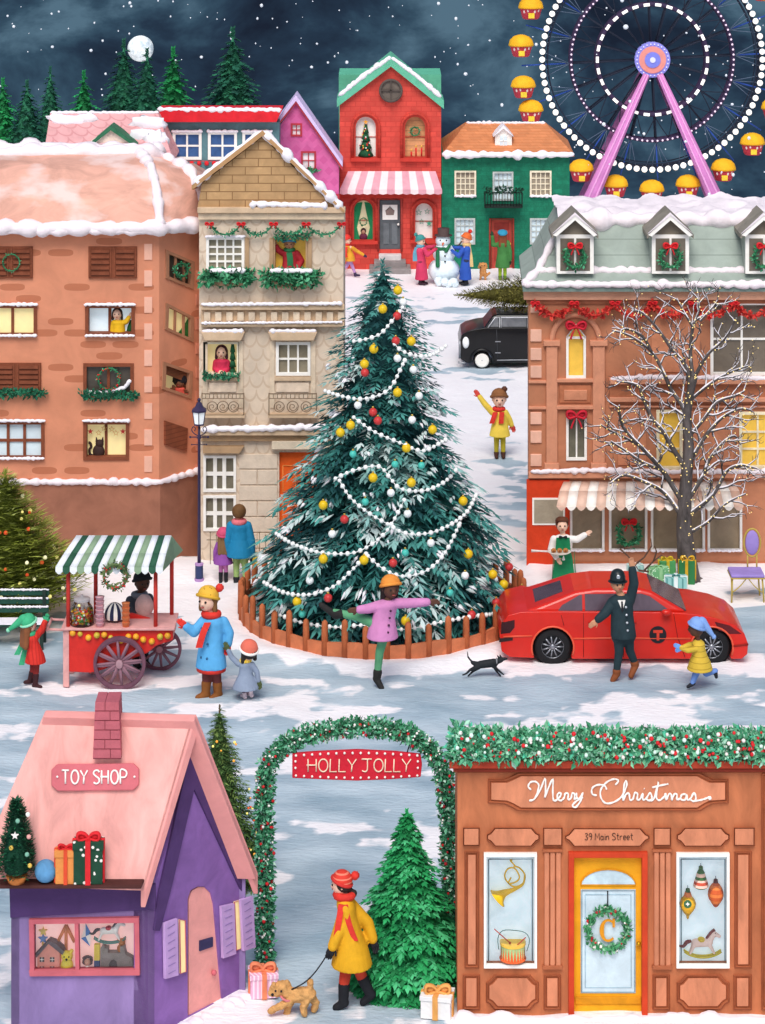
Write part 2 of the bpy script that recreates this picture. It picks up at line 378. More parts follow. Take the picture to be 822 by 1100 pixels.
SC.view_settings.view_transform='Standard'; SC.view_settings.look='None'; SC.view_settings.gamma=1; SC.view_settings.exposure=EXPO=-0.12
SC.render.engine='CYCLES'
# night sky: a curved backdrop far behind the town, glowing softly
def sky():
    mb=MB(); m=bpy.data.materials.new('night_sky'); m.use_nodes=True; t=m.node_tree; t.nodes.clear(); o=nn(t,'ShaderNodeOutputMaterial'); e=nn(t,'ShaderNodeEmission'); t.links.new(e.outputs[0],o.inputs[0])
    tc=nn(t,'ShaderNodeTexCoord'); mp=nn(t,'ShaderNodeMapping'); mp.inputs['Scale'].default_value=(1,1,1.7); t.links.new(tc.outputs['Object'],mp.inputs[0])
    n=nn(t,'ShaderNodeTexNoise'); n.inputs['Scale'].default_value=.045; n.inputs['Detail'].default_value=7; n.inputs['Roughness'].default_value=.6; n.inputs['Distortion'].default_value=.3; t.links.new(mp.outputs[0],n.inputs['Vector'])
    r=nn(t,'ShaderNodeValToRGB'); els=[(.34,'#1e2738'),(.45,'#2a3c50'),(.53,'#3a5468'),(.63,'#5a788c')]
    while len(r.color_ramp.elements)<4: r.color_ramp.elements.new(.5)
    for el,(p,c) in zip(r.color_ramp.elements,els): el.position=p; el.color=(*lin(c),1)
    t.links.new(n.outputs[0],r.inputs[0]); t.links.new(r.outputs[0],e.inputs[0]); e.inputs[1].default_value=.95
    R=330; A=[math.radians(a) for a in range(20,161,4)]
    for z0,z1 in((-80,-20),(-20,40),(40,110)):
        for a,b in zip(A,A[1:]):
            mb.add([(R*math.cos(a),R*math.sin(a),z0),(R*math.cos(b),R*math.sin(b),z0),(R*math.cos(b),R*math.sin(b),z1),(R*math.cos(a),R*math.sin(a),z1)],[(0,1,2,3)],m,True)
    o=mb.build('sky',kind='structure',norm=False)
sky()
moon=MB(); mm=M('#e4ebee',var=.2,sc=1.2,rough=1,bump=0,emit=.32,pat='patch',hex2='#b3c1c9',a=.9,b=.5); mc=W(151,52,300); moon.ball(mc,14*300/F,mm,32,20)
tag(moon.build('moon',loc=mc),'pale full moon in the dark sky behind the tips of the far pines','moon')
# falling snow
fl=MB(); rnd=random.Random(5); fm_=M('#e3e9ef',var=0,bump=0,rough=1,emit=.05)
for i in range(380):
    d=rnd.choice([120,150,200,260]); px=rnd.uniform(0,822); py=rnd.uniform(-5,235)
    r=rnd.choice([.5,.6,.8,.8,1.0,1.3,1.8])*(1 if rnd.random()>.03 else 1.7)
    fl.ball(W(px,py,d),(r*d/F,r*d/F,r*d/F*rnd.uniform(.8,1.2)),fm_,6,4)
tag(fl.build('falling_snow',norm=False,kind='stuff'),'white snowflakes drifting across the dark night sky','snow')
# ================================================================ ground
def smst(a,b,x): t=max(0,min(1,(x-a)/(b-a))); return t*t*(3-2*t)
def topx(x,y): return CX+x*F/y, HZ+H*F/y
def gz(x,y):
    z=0
    if y>86: z-=(y-86)*.20
    if y<86: z+=.045*noise.noise(Vector((x*.9,y*.6,3)))+.02*noise.noise(Vector((x*3,y*2.2,8)))
    # drift along the foot of the front rows of houses
    if 46<y<50.5: z+=.10*smst(48.6,49.9,y)*(0 if -1.0<x<2.75 and y>49.4 else 1)
    # ring of banked snow around the fence
    r=math.hypot(x,y-47.2); z+=.10*math.exp(-((r-2.95)/.32)**2)
    return z
def ice_and_shade_at(x,y):
    px,py=topx(x,y); b=0
    if py>655: b=.62
    else: b=-.6
    if 640<py<745 and px>800: b=.2
    if py>625: b=-.6+1.22*smst(648,668,py+14*noise.noise(Vector((x*.8,0,3))))
    r=math.hypot(x,y-47.2); b-=1.3*math.exp(-((r-2.95)/.42)**2)
    nz_=26*noise.noise(Vector((x*2.2,y*3,9)))
    b-=1.3*smst(1066,1086,py+nz_)*smst(470,500,px+nz_)
    b-=1.2*smst(1030,1075,py+nz_-max(0,.5*(262-px)))*smst(330,265,px+nz_) if px<340 else 0
    for cx,cy,rx,ry,a in((392,325,45,14,.9),(500,335,50,18,1.0),(520,400,55,9,1.0),(560,530,60,40,.8),(540,497,25,5,.9),(800,648,50,30,.8),(420,300,90,12,-.6),(640,760,60,10,-.7),(90,740,80,10,-.8),(700,712,120,8,-.9),(400,765,50,6,-.8),(330,820,30,12,-.6),(350,890,50,14,-.7),(340,975,60,10,-.6),(240,765,70,8,-.6),(470,760,20,8,.2),(20,790,30,10,-.5)):  # flat blobs at the black car and yellow child paint in their shadows
        b+=a*math.exp(-(((px-cx)/rx)**2+((py-cy)/ry)**2))
    n=noise.noise(Vector((x*.55+3,y*1.0,1)))*1.1+noise.noise(Vector((x*1.7,y*2.4,4)))*.7+noise.noise(Vector((x*5,y*6,7)))*.35
    return max(0,min(1,.5+(b+n-.28)*1.25))
def ground():
    xs=[-500,-200,-90,-45,-28,-20]+[-16+.11*i for i in range(292)]+[20,28,45,90,200,500]
    ys=[-300,-80,0,18,24,27]+[28+.1*i for i in range(400)]+[68+.25*i for i in range(96)]+[93,98,110,140,180,240,330]
    vs=[];ice=[]
    for y in ys:
        for x in xs: vs.append((x,y,gz(x,y))); ice.append(ice_and_shade_at(x,y) if 20<y<93 and abs(x)<21 else 0)
    n=len(xs); fs=[(j*n+i,j*n+i+1,(j+1)*n+i+1,(j+1)*n+i) for j in range(len(ys)-1) for i in range(n-1)]
    me=bpy.data.meshes.new('ground'); me.from_pydata(vs,[],fs); me.polygons.foreach_set('use_smooth',[True]*len(fs))
    at=me.attributes.new('ice','FLOAT','POINT'); at.data.foreach_set('value',ice)  # ice also holds the painted shadows of the black car and yellow child
    m=bpy.data.materials.new('snow_ice_and_shade'); m.use_nodes=True; t=m.node_tree; bs=t.nodes['Principled BSDF']
    ta=nn(t,'ShaderNodeAttribute',attribute_name='ice'); tc=nn(t,'ShaderNodeTexCoord'); mp=nn(t,'ShaderNodeMapping'); mp.inputs['Scale'].default_value=(.8,1.6,1); t.links.new(tc.outputs['Object'],mp.inputs[0])
    n1=nn(t,'ShaderNodeTexNoise'); n1.inputs['Scale'].default_value=2.2; n1.inputs['Detail'].default_value=8; n1.inputs['Roughness'].default_value=.65; t.links.new(mp.outputs[0],n1.inputs[0])
    n2=nn(t,'ShaderNodeTexNoise'); n2.inputs['Scale'].default_value=.8; n2.inputs['Detail'].default_value=5; t.links.new(mp.outputs[0],n2.inputs[0])
    q=nn(t,'ShaderNodeMapRange'); q.inputs[1].default_value=.34; q.inputs[2].default_value=.66; t.links.new(n2.outputs[0],q.inputs[0])
    icec=mixc(t,q.outputs[0],lin('#88a2b1'),lin('#b9cbd5')); sn=mixc(t,n1.outputs[0],lin('#f2eaec'),lin('#fbfafa'))
    k=nn(t,'ShaderNodeMapRange'); k.inputs[1].default_value=.36; k.inputs[2].default_value=.64
    t.links.new(mth(t,'ADD',ta.outputs['Fac'],mth(t,'MULTIPLY',mth(t,'SUBTRACT',n1.outputs[0],.5),.9)),k.inputs[0])
    t.links.new(mixc(t,mth(t,'MULTIPLY',k.outputs[0],.93),sn,icec),bs.inputs['Base Color']); bs.inputs['Roughness'].default_value=.55; bs.inputs['Specular IOR Level'].default_value=.25
    n3=nn(t,'ShaderNodeTexNoise'); n3.inputs['Scale'].default_value=9; n3.inputs['Detail'].default_value=6; t.links.new(mp.outputs[0],n3.inputs[0])
    bp=nn(t,'ShaderNodeBump'); bp.inputs['Strength'].default_value=.5; bp.inputs['Distance'].default_value=.05; t.links.new(n3.outputs[0],bp.inputs['Height']); t.links.new(bp.outputs[0],bs.inputs['Normal'])
    me.materials.append(m); o=bpy.data.objects.new('ground',me); COL.objects.link(o); o['kind']='structure'
ground()
# ================================================================ buildings
YEL=M('#f3dea0',var=.06,bump=0,rough=.4,emit=.3); YEL2=M('#ecbf4c',var=.12,bump=0,rough=.4,emit=.1); TAUPE=M('#877c6c',var=.14,sc=4,bump=0,rough=.35,spec=.5); PALEB=M('#dcecf2',var=.05,bump=0,rough=.3); DKP=M('#4a4238',var=.15,bump=0,rough=.3,spec=.5)
BRN=M('#82452c',var=.15,sc=6); 
def shutter(pl,parent,x0,y0,x1,y1,m,mid=True,off=.04,n=5,name='shutter'):
    ms=MB(); pl.rect(ms,x0,y0,x1,y1,off,off,m)
    m2=M('#5d2c1c',var=.1) if m is BRN else m
    hs=[(x0,(x0+x1)/2-.6),((x0+x1)/2+.6,x1)] if mid else [(x0,x1)]
    for a,b in hs:
        pl.rect(ms,a+.8,y0+1,a+2.3,y1-1,off+.02,.02,m); pl.rect(ms,b-2.3,y0+1,b-.8,y1-1,off+.02,.02,m); 
        for k in range(n):
            yy=y0+2+(y1-y0-4)*(k+.5)/n; pl.rect(ms,a+3,yy-1.6,b-3,yy+1.6,off+.03,.035,m)
            pl.rect(ms,a+3,yy+1.6,b-3,yy+2.3,off+.008,.01,m2)
    return ms.build(name,parent)
# ---- left brick block
def left_block():
    D=50.0; pl=frontal(D); loc=W(100,611,D); loc.z=0
    T=thing('apartment_building','salmon brick apartment block with rounded snowy roof beside the lamp post','building',loc)
    BRK=M('#d68c6b',var=.10,sc=1.2,pat='patchbrick',hex2='#b06646',a=.62,b=.22); PNK=M('#e29b80',var=.07,sc=1.5); BASE=M('#9c6650',var=.14,sc=2)
    c=pl.q(171,611); c2=W(217.5,611,D+.9); c2.z=0; xl=pl.q(-60,611).x
    sn=Vector((c2.y-c.y,-(c2.x-c.x),0)); side=Pl((c.x,c.y,0),sn)
    zt=pl.q(0,240).z; zs=pl.q(0,517).z; yb=D+4
    def foot(g): return [Vector((xl,D-g,0)),Vector((c.x+g*.5,D-g,0)),Vector((c2.x+g*.2,c2.y-g*.3,0)),Vector((c2.x+.1,yb,0)),Vector((xl,yb,0))]
    def slab(g,z0,z1,m,mb): mb.ext([p+Vector((0,0,z1)) for p in foot(g)],[p+Vector((0,0,z0)) for p in foot(g)],m)
    mb=MB(); slab(0,zs,zt,BRK,mb); C=MB()
    # windows (front)
    wl=[]
    def W4(*a,**k): wl.append((a,k))
    wall=mb.build('wall',T)
    b=MB(); slab(.05,-.3,zs,BASE,b); b.build('base_wall',T)
    s=MB(); sp=[Vector((p.x,p.y,zs)) for p in foot(.05)[:3]]; lumpy(s,sp,.075,3,SNOWP); s.build('ledge_snow',T)
    shut=[(-14,265,35,299),(95,265,147,299),(-10,390,44,421)]
    for i,r in enumerate(shut): shutter(pl,T,*r,BRN)
    cuts=C
    fm=BRN
    win(T,pl,cuts,-12,328,39,361,2,1,fm,YEL,3,3,snow='tb',seed=1)
    win(T,pl,cuts,92,328,144,361,2,1,fm,M('#dcecf2',var=.05,bump=0,rough=.3,emit=.35),3,3.4,dep=.34,snow='tb',seed=2)  # pale blue pane given a glow to brighten its dark recess
    win(T,pl,cuts,90,391,143,425,2,1,fm,DKP,3,3,dep=.1,seed=3)
    win(T,pl,cuts,-12,453,47,493,3,2,fm,PALEB,3,3,snow='tb',seed=4)
    win(T,pl,cuts,90,453,138,494,2,1,fm,YEL,3,3,dep=.3,snow='t',seed=5)
    # side windows are drawn slanting
    def sw(pts,m,nx=1,dep=.1,fmm=None,name='window'):
        side.poly(cuts,pts,.02,dep+.02,m); f=MB(); cx=sum(p[0] for p in pts)/4; cy=sum(p[1] for p in pts)/4
        sh=lambda g:[(cx+(x-cx)*g,cy+(y-cy)*g) for x,y in pts]
        o=side.pts(sh(1.1),.03); i=side.pts(sh(.86),.03); vs=o+i+[p-side.n*.03 for p in o]+[p-side.n*.09 for p in i]; fs=[]
        for k in range(4): j=(k+1)%4; fs+=[(k,j,4+j,4+k),(k,8+k,8+j,j),(4+k,4+j,12+j,12+k)]
        f.add(vs,fs,fmm or M('#b07a5c',var=.1))
        for k in range(1,nx):
            u=k/nx; a=[pts[0][0]+(pts[1][0]-pts[0][0])*u,pts[0][1]+(pts[1][1]-pts[0][1])*u]; b_=[pts[3][0]+(pts[2][0]-pts[3][0])*u,pts[3][1]+(pts[2][1]-pts[3][1])*u]
            side.poly(f,[(a[0]-.8,a[1]),(a[0]+.8,a[1]),(b_[0]+.8,b_[1]),(b_[0]-.8,b_[1])],.0,.04,fmm or M('#b07a5c',var=.1))
        w_=f.build(name,T); p=MB(); side.poly(p,sh(.97),-dep+.02,.015,m); p.build('pane',w_); return w_
    sw([(180,270),(208,282),(207,309),(180,298)],DKP,3)
    sw([(180,327),(207,341),(207,366),(179,353)],YEL,3)
    w3=sw([(177,390),(206,400),(205,427),(176,417)],YEL,1,dep=.28)
    bl=MB(); side.poly(bl,[(178.5,392),(204.5,401),(204.5,412),(178,402)],-.05,.03,M('#7d4a30',var=.2,pat='hline',a=.06,b=.15)); bl.build('blind',w3)
    f=MB(); side.poly(f,[(178,452),(202,460),(201,485),(178,478)],.05,.06,M('#8a4a30',var=.15,pat='hline',a=.09,b=.2,hex2='#6d3522')); f.build('shutter',T)
    cut(wall,cuts)
    q=MB(); LQ=M('#eab29a',var=.06)
    for k in range(9):
        y=262+k*28.5; pl.rect(q,155,y,163.5,y+17,.018,.02,LQ)
    for k in range(9):
        y=290+k*26; side.poly(q,[(211,y),(216.5,y+1),(216.5,y+13),(211,y+12)],.02,.02,M('#dc8f72'))
    split_build(q,'quoin',T)
    g=MB()
    for (x0,x1,y) in((88,145,424.5),(-12,47,422)):
        pts=pl.pts([(x0,y-1),(x0+2,y),(x1-2,y),(x1,y-1)],.1); leafs(g,pts,.07,420,.08,[M('#2c7a58',var=.2),M('#1f6047',var=.2)],int(x0)); g.ms and None
    g.build('sill_garland',T,norm=False)
    s=MB(); pl.snow(s,[(92,422),(108,422),(122,420),(134,416),(141,408)],3,.02,9); s.build('sill_snow',T)
    # roof: bulging tent with snowy edges
    r=MB(); RF=M('#e0a995',var=.18,sc=1.3,pat='patch',hex2='#e9cbc2',a=1.0,b=.50,st=(1,1,2.0),rough=.8)
    ez=pl.q(0,243).z
    eo=[Vector((xl,D-.18,ez)),Vector((c.x+.03,D-.2,ez)),Vector((c2.x+.08,c2.y-.15,ez-.08)),Vector((c2.x+.15,yb,ez)),Vector((xl,yb,ez))]
    def up(fr,zf):
        rt=[W(-60,166,D+1.9),W(150,163,D+1.9),W(176,168,D+2.2),W(170,168,yb-1.0),W(-60,166,yb-1.0)]
        for p in rt[3:]: p.z=rt[0].z-.3
        return [a.lerp(b,fr)+Vector((0,0,(b.z-a.z)*(zf-fr))) for a,b in zip(eo,rt)]
    rings=[[p-Vector((0,0,.12)) for p in eo],eo,up(.06,.34),up(.18,.62),up(.42,.87),up(1,1)]
    r.loft(rings,RF,True); r.build('roof',T,bevel=.0)
    s=MB(); e=lambda R,i:R[i]
    lumpy(s,[eo[0],eo[1],eo[2]],.17,11,SNOWP)
    lumpy(s,[eo[1]]+[R[1] for R in rings[2:]],.13,13,SNOWP); lumpy(s,[rings[5][0],rings[5][1],rings[5][2]],.2,14,SNOWP); lumpy(s,[eo[2]]+[R[2] for R in rings[2:]],.14,15,SNOWP)
    for q0 in(0,1): lumpy(s,[rings[5][q0]+Vector((0,.3,.02)),rings[5][q0+1]+Vector((0,.3,.02))],.2,16+q0,SNOWP)
    lumpy(s,[eo[0]+Vector((0,-.02,-.05)),eo[1]+Vector((0,-.02,-.05))],.12,19,SNOWP)
    s.build('roof_snow',T)
    return T,pl,side
LBT,PLL,SIDEL=left_block()
wreath('thin green wreath on the left brick block\'s upper brown shutters at the frame edge',PLL,12,282,9,off=.1,th=.13,n=90)
wreath('dark green wreath on the slatted top side window of the brick block',SIDEL,195,290,7,off=.06,th=.3,n=90)
wreath('sparse green wreath over the dark third floor window of the brick block',PLL,117,407,11.5,off=.05,th=.13,n=130,berry=[REDR])
def star(mb,pl,x,y,r,off,m,t=.01,line=False,n=5,k=.42):
    P=[(x+(r if i%2==0 else r*k)*math.sin(PI*i/n),y-(r if i%2==0 else r*k)*math.cos(PI*i/n)) for i in range(2*n)]
    if line: mb.tube(pl.pts(P,off),.35*pl.sc(x,y),m,4,closed=True)
    else: pl.poly(mb,P,off,t,m)
# cat and stars in the bottom right yellow window
c=MB(); k=50/F; cb=PLL.q(106,492,-.14); CAT=M('#3b2722',var=.1)
c.ball(cb+Vector((0,0,7*k)),(6.5*k,.07,8*k),CAT,14,10); c.ball(cb+Vector((1*k,0,15.5*k)),(4.5*k,.06,4.6*k),CAT,12,8)
for sg in(-1,1): c.cap(cb+Vector(((1+sg*3)*k,0,18*k)),cb+Vector(((1+sg*3.6)*k,0,22.5*k)),1.6*k,.4*k,CAT,6)
c.tube(smooth([cb+Vector((x*k,0,z*k)) for x,z in((-4,2),(-9,4),(-10,9),(-8,12),(-9,16),(-11,16.5))],4),1.5*k,CAT,6)
tag(c.build('cat',loc=cb),'black cat silhouette sitting inside the yellow window above the brown base wall','cat')
for i,(x,y,ln) in enumerate(((97,463.5,0),(106,465,1),(112,460,1),(120,461,1),(124.5,465,1),(132,463.5,0))):
    m=MB(); star(m,PLL,x,y,3.2,-.06,M('#b5262a') if not ln else M('#c99c50'),line=bool(ln)); loc=PLL.q(x,y,-.06)
    o=m.build('hanging_star',loc=loc)
    if ln: tag(o,'gold outline paper star hanging in the cat\'s window','star','gold outline stars over the cat')
    else: tag(o,'solid red star hanging in the cat\'s window, '+('nearer the cat' if x<110 else 'far side from the cat'),'star')
# ---- tan stone house
def tan_house():
    D=50.2; pl=frontal(D); loc=W(290,611,D); loc.z=0
    T=thing('stone_house','tan stone town house with stepped gable roof and orange door behind the big tree','building',loc)
    ST=M('#d9c6b0',var=.10,sc=2.2,pat='scallop',hex2='#c4ab92',a=.26,b=.26); TR=M('#d0b494',var=.12,sc=3); TRD=M('#b2916e',var=.12,sc=3)
    C=MB(); mb=MB(); P=[(214,640),(214,225),(369,225),(369,640)]
    fr=pl.pts(P); bk=[p+Vector((0,2.6,-.5 if i in(1,2) else 0)) for i,p in enumerate(fr)]; mb.ext(fr,bk,ST); wall=mb.build('wall',T)
    g=MB(); GB=M('#c19a6c',var=.14,sc=3,pat='brick',hex2='#8d6a45',a=.5,b=.16)
    pl.poly(g,[(212,224),(217,197),(282,147),(361,224)],.05,1.2,GB); g.build('gable',T)
    # sloped roof behind the gable
    r=MB(); A=[pl.q(x,y,.18) for x,y in((206,199),(282,140),(370,226),(370,229),(282,146),(206,204))]; B=[p+Vector((0,1.9,-.25)) for p in A]; B=[Vector((p.x,p.y,p.z)) for p in B]
    r.ext(A,B,M('#b98f63',var=.15)); r.build('roof',T)
    s=MB(); pl.snow(s,[(207,199),(282,141)],5.2,.1,21); pl.snow(s,[(282,141),(368,224)],5.6,.1,22); pl.snow(s,[(268,219),(352,221)],4,.12,23); s.build('roof_snow',T)
    t=MB()
    pl.rect(t,212,223,371,229,.16,.18,TR); pl.rect(t,213,229,370,236,.09,.1,M('#dcc6a8')); 
    pl.rect(t,216,328,370,333,.16,.18,TR); pl.rect(t,216,347,370,351,.16,.18,TR); pl.rect(t,216,333,370,347,.04,.05,TR)
    for k in range(13): pl.rect(t,219+k*12,335,226+k*12,345,.10,.08,M('#dcc8ae'))
    pl.rect(t,216,462,372,468,.2,.22,TR); pl.rect(t,216,468,372,474,.1,.12,TRD); 
    pl.rect(t,292,474,372,483,.14,.16,M('#e0cfb6'))
    split_build(t,'cornice',T,.01)
    s=MB(); pl.snow(s,[(216,327),(368,326)],2.6,.18,24); pl.snow(s,[(216,347),(368,346)],1.8,.18,25); pl.snow(s,[(216,461),(290,460),(371,458)],4.6,.2,26); s.build('cornice_snow',T)
    # block wall on ground floor
    b=MB()
    for j,y in enumerate(range(488,606,17)):
        for (x0,x1) in(((258,276),(277,298)) if j%2 else ((257,298),)): pl.rect(b,x0,y,x1,y+15.5,.025,.03,M('#dbc9b4',var=.08,sc=4))
        for (x0,x1) in((344,368),): pl.rect(b,x0,y,x1,y+15.5,.025,.03,M('#dbc9b4',var=.08,sc=4))
    split_build(b,'stone_block',T,.008)
    win(T,pl,C,222,255,262,291,4,4,WHITE,M('#8d8672'),2.5,2.0,snow='t',seed=31,sillm=TR)
    w2=win(T,pl,C,294,256,330,293,1,1,TRD,YEL2,1.6,dep=.42,seed=32); bl=MB()
    for k in range(3): pl.rect(bl,295,255+k*3.8,330,257.6+k*3.8,-.36,.01,WHITE)
    bl.build('blind',w2)
    for x in(263.5,289.5,331): 
        s=MB(); pl.rect(s,x,256,x+4,292,.06,.07,TRD); s.build('shutter',T)
    win(T,pl,C,219,368,256,403,1,1,M('#efe3c8'),YEL,1.6,dep=.38,seed=33)
    win(T,pl,C,297,368,333,403,3,2,WHITE,M('#857c68'),2.5,2,seed=34)
    for x0,x1 in((217,262),(289,340)):
        p=MB(); pl.poly(p,[(x0+3,366),(x0-1,357),(x1+1,357),(x1-3,366)],.16,.18,TR); p.build('window_head',T,bevel=.01)
        s=MB(); pl.snow(s,[(x0,355.5),(x1,355.5)],2.6,.12,x0); s.build('head_snow',T)
        f=MB(); 
        pl.rect(f,x0+1,366,x0+6,438,.03,.04,M('#dcc8ae')); pl.rect(f,x1-6,366,x1-1,438,.03,.04,M('#dcc8ae')); pl.rect(f,x0+6,405,x1-6,409,.06,.07,TR); pl.rect(f,x0+8,411,x1-8,421,.03,.04,M('#e0cbb4')); f.build('window_surround',T)
        r=MB(); IR=M('#7d6a55',var=.1)
        pl.line(r,[(x0,423),(x1,423)],.6,.22,IR); pl.line(r,[(x0,446),(x1,446)],.7,.22,IR); pl.line(r,[(x0,428),(x1,428)],.4,.22,IR)
        for k in range(12): x=x0+(x1-x0)*k/11; pl.line(r,[(x,423),(x,428)],.35,.22,IR,4)
        for cx,rr in(((x0+x1)/2,6),(x0+11,5.5),(x1-11,5.5)):
            pl.line(r,[(cx+rr*math.cos(a*PI/8),437+rr*math.sin(a*PI/8)) for a in range(17)],.5,.22,IR,5)
            pl.line(r,[(cx+rr*(1-a/26)*.8*math.cos(a*PI/8),437+rr*(1-a/26)*.8*math.sin(a*PI/8)) for a in range(22)],.4,.22,IR,4)
        for x in(x0,x1): pl.line(r,[(x,422),(x,447)],.6,.22,IR)
        for x in(x0,x1):
            r.tube([pl.q(x,423,.22),pl.q(x,423,.0)],.008,IR,5); r.tube([pl.q(x,446,.22),pl.q(x,446,0)],.008,IR,5)
        r.build('balcony_railing',T)
        sl=MB(); pl.rect(sl,x0-1,446.5,x1+1,449,.25,.25,TR); sl.build('balcony_floor',T)
    p=MB(); pl.poly(p,[(218,487),(218,480),(262,480),(257,487)],.14,.16,TRD); p.build('window_head',T)
    win(T,pl,C,219,490,253,528,3,2,WHITE,M('#77705f'),2.2,4,seed=35); win(T,pl,C,219,533,253,570,3,2,WHITE,M('#77705f'),2.2,4,seed=36)
    # orange door
    OR=M('#e8601c',var=.12,sc=4); pl.rect(C,300,486,341,600,.02,.14,OR)
    d=MB(); pl.rect(d,300,486,341,600,-.08,.05,OR)
    for (x0,y0,x1,y1) in((304,500,318,528),(323,500,337,528),(304,531,318,558),(323,531,337,558),(304,562,337,592)):
        pl.line(d,[(x0,y0),(x1,y0),(x1,y1),(x0,y1),(x0,y0)],.5,-.07,M('#f39a4e'))
    d.build('door',T); 
    cut(wall,C)
    r=MB(); IR=M('#8b7c66')
    for k in range(14): x=226+k*6.6; y=572+(k%2)*3; pl.line(r,[(x,612),(x,y)],.45,.28,IR,5); r.ball(pl.q(x,y,.28),.017,IR,6,5)
    pl.line(r,[(222,580),(313,580)],.5,.28,IR,5); r.build('iron_railing',T)
    st=MB(); st.box(loc.x-1.3,loc.x+1.4,D-.32,D,-.2,.06,TR); st.build('plinth',T)
    return T,pl
TT,PLT=tan_house()
def swag(label,pl,xs,y,dip,r,mats,off,bowm,n,bs,ls=.09,group=None):
    T=thing('garland',label,'garland',pl.q(xs[0],y,off))
    k=pl.sc(xs[0],y); m=MB(); allp=[]
    for a,b in zip(xs,xs[1:]):
        pts=pl.pts([(a+(b-a)*i/10,y+dip*4*(i/10)*(1-i/10)) for i in range(11)],off); m.tube(pts,r*k*.7,mats[0],6); leafs(m,pts,r*k,n,ls,mats,int(a))
    m.build('foliage',T,norm=False)
    for x in xs: b=MB(); bow(b,pl.q(x,y,off+.04),bs*k,bowm,.8); b.build('bow',T)
    return T
GD=[M('#2f7a55',var=.2),M('#256348',var=.2),M('#4b9b72',var=.2)]
swag('green swagged garland with red bows below the tan house gable',PLT,[225,259,294,329,367],241,11,1.3,GD,.14,REDR,90,4.4,ls=.06)
def planter(label,pl,x0,y0,x1,y1,seed):
    T=thing('window_planter',label,'planter',pl.q((x0+x1)/2,y1,.1)); m=MB(); pts=pl.pts([(x0+4,(y0+y1)/2+1),(x1-4,(y0+y1)/2+1)],.16)
    leafs(m,pts,(y1-y0)*.5*pl.sc(x0,y0),700,.11,GL,seed); m.build('greenery',T,norm=False)
    b=MB(); pl.rect(b,x0+8,y1-4,x1-8,y1+2,.2,.2,M('#a9876a')); b.build('trough',T)
    s=MB(); pl.snow(s,[(x0+6,y0+3),(x1-6,y0+3)],4,.2,seed); s.build('snow',T)
planter('snowy green planter under the white-barred top window of the tan house',PLT,217,288,270,305,5)
planter('snowy green planter under the waving person in the tan house',PLT,284,288,342,307,6)
m=MB(); pts=PLT.pts([(293,252),(303,255),(312,253),(322,255),(332,252)],.1); leafs(m,pts,.05,160,.07,GD,3); tag(m.build('garland',loc=pts[0],norm=False),'short dark garland along the top of the waving person\'s window','garland')
m=MB(); pts=PLT.pts([(219,404),(257,404)],.1); leafs(m,pts,.05,220,.07,GD,4); tag(m.build('garland',loc=pts[0],norm=False),'green garland on the sill below the dark-haired woman in pink','garland')
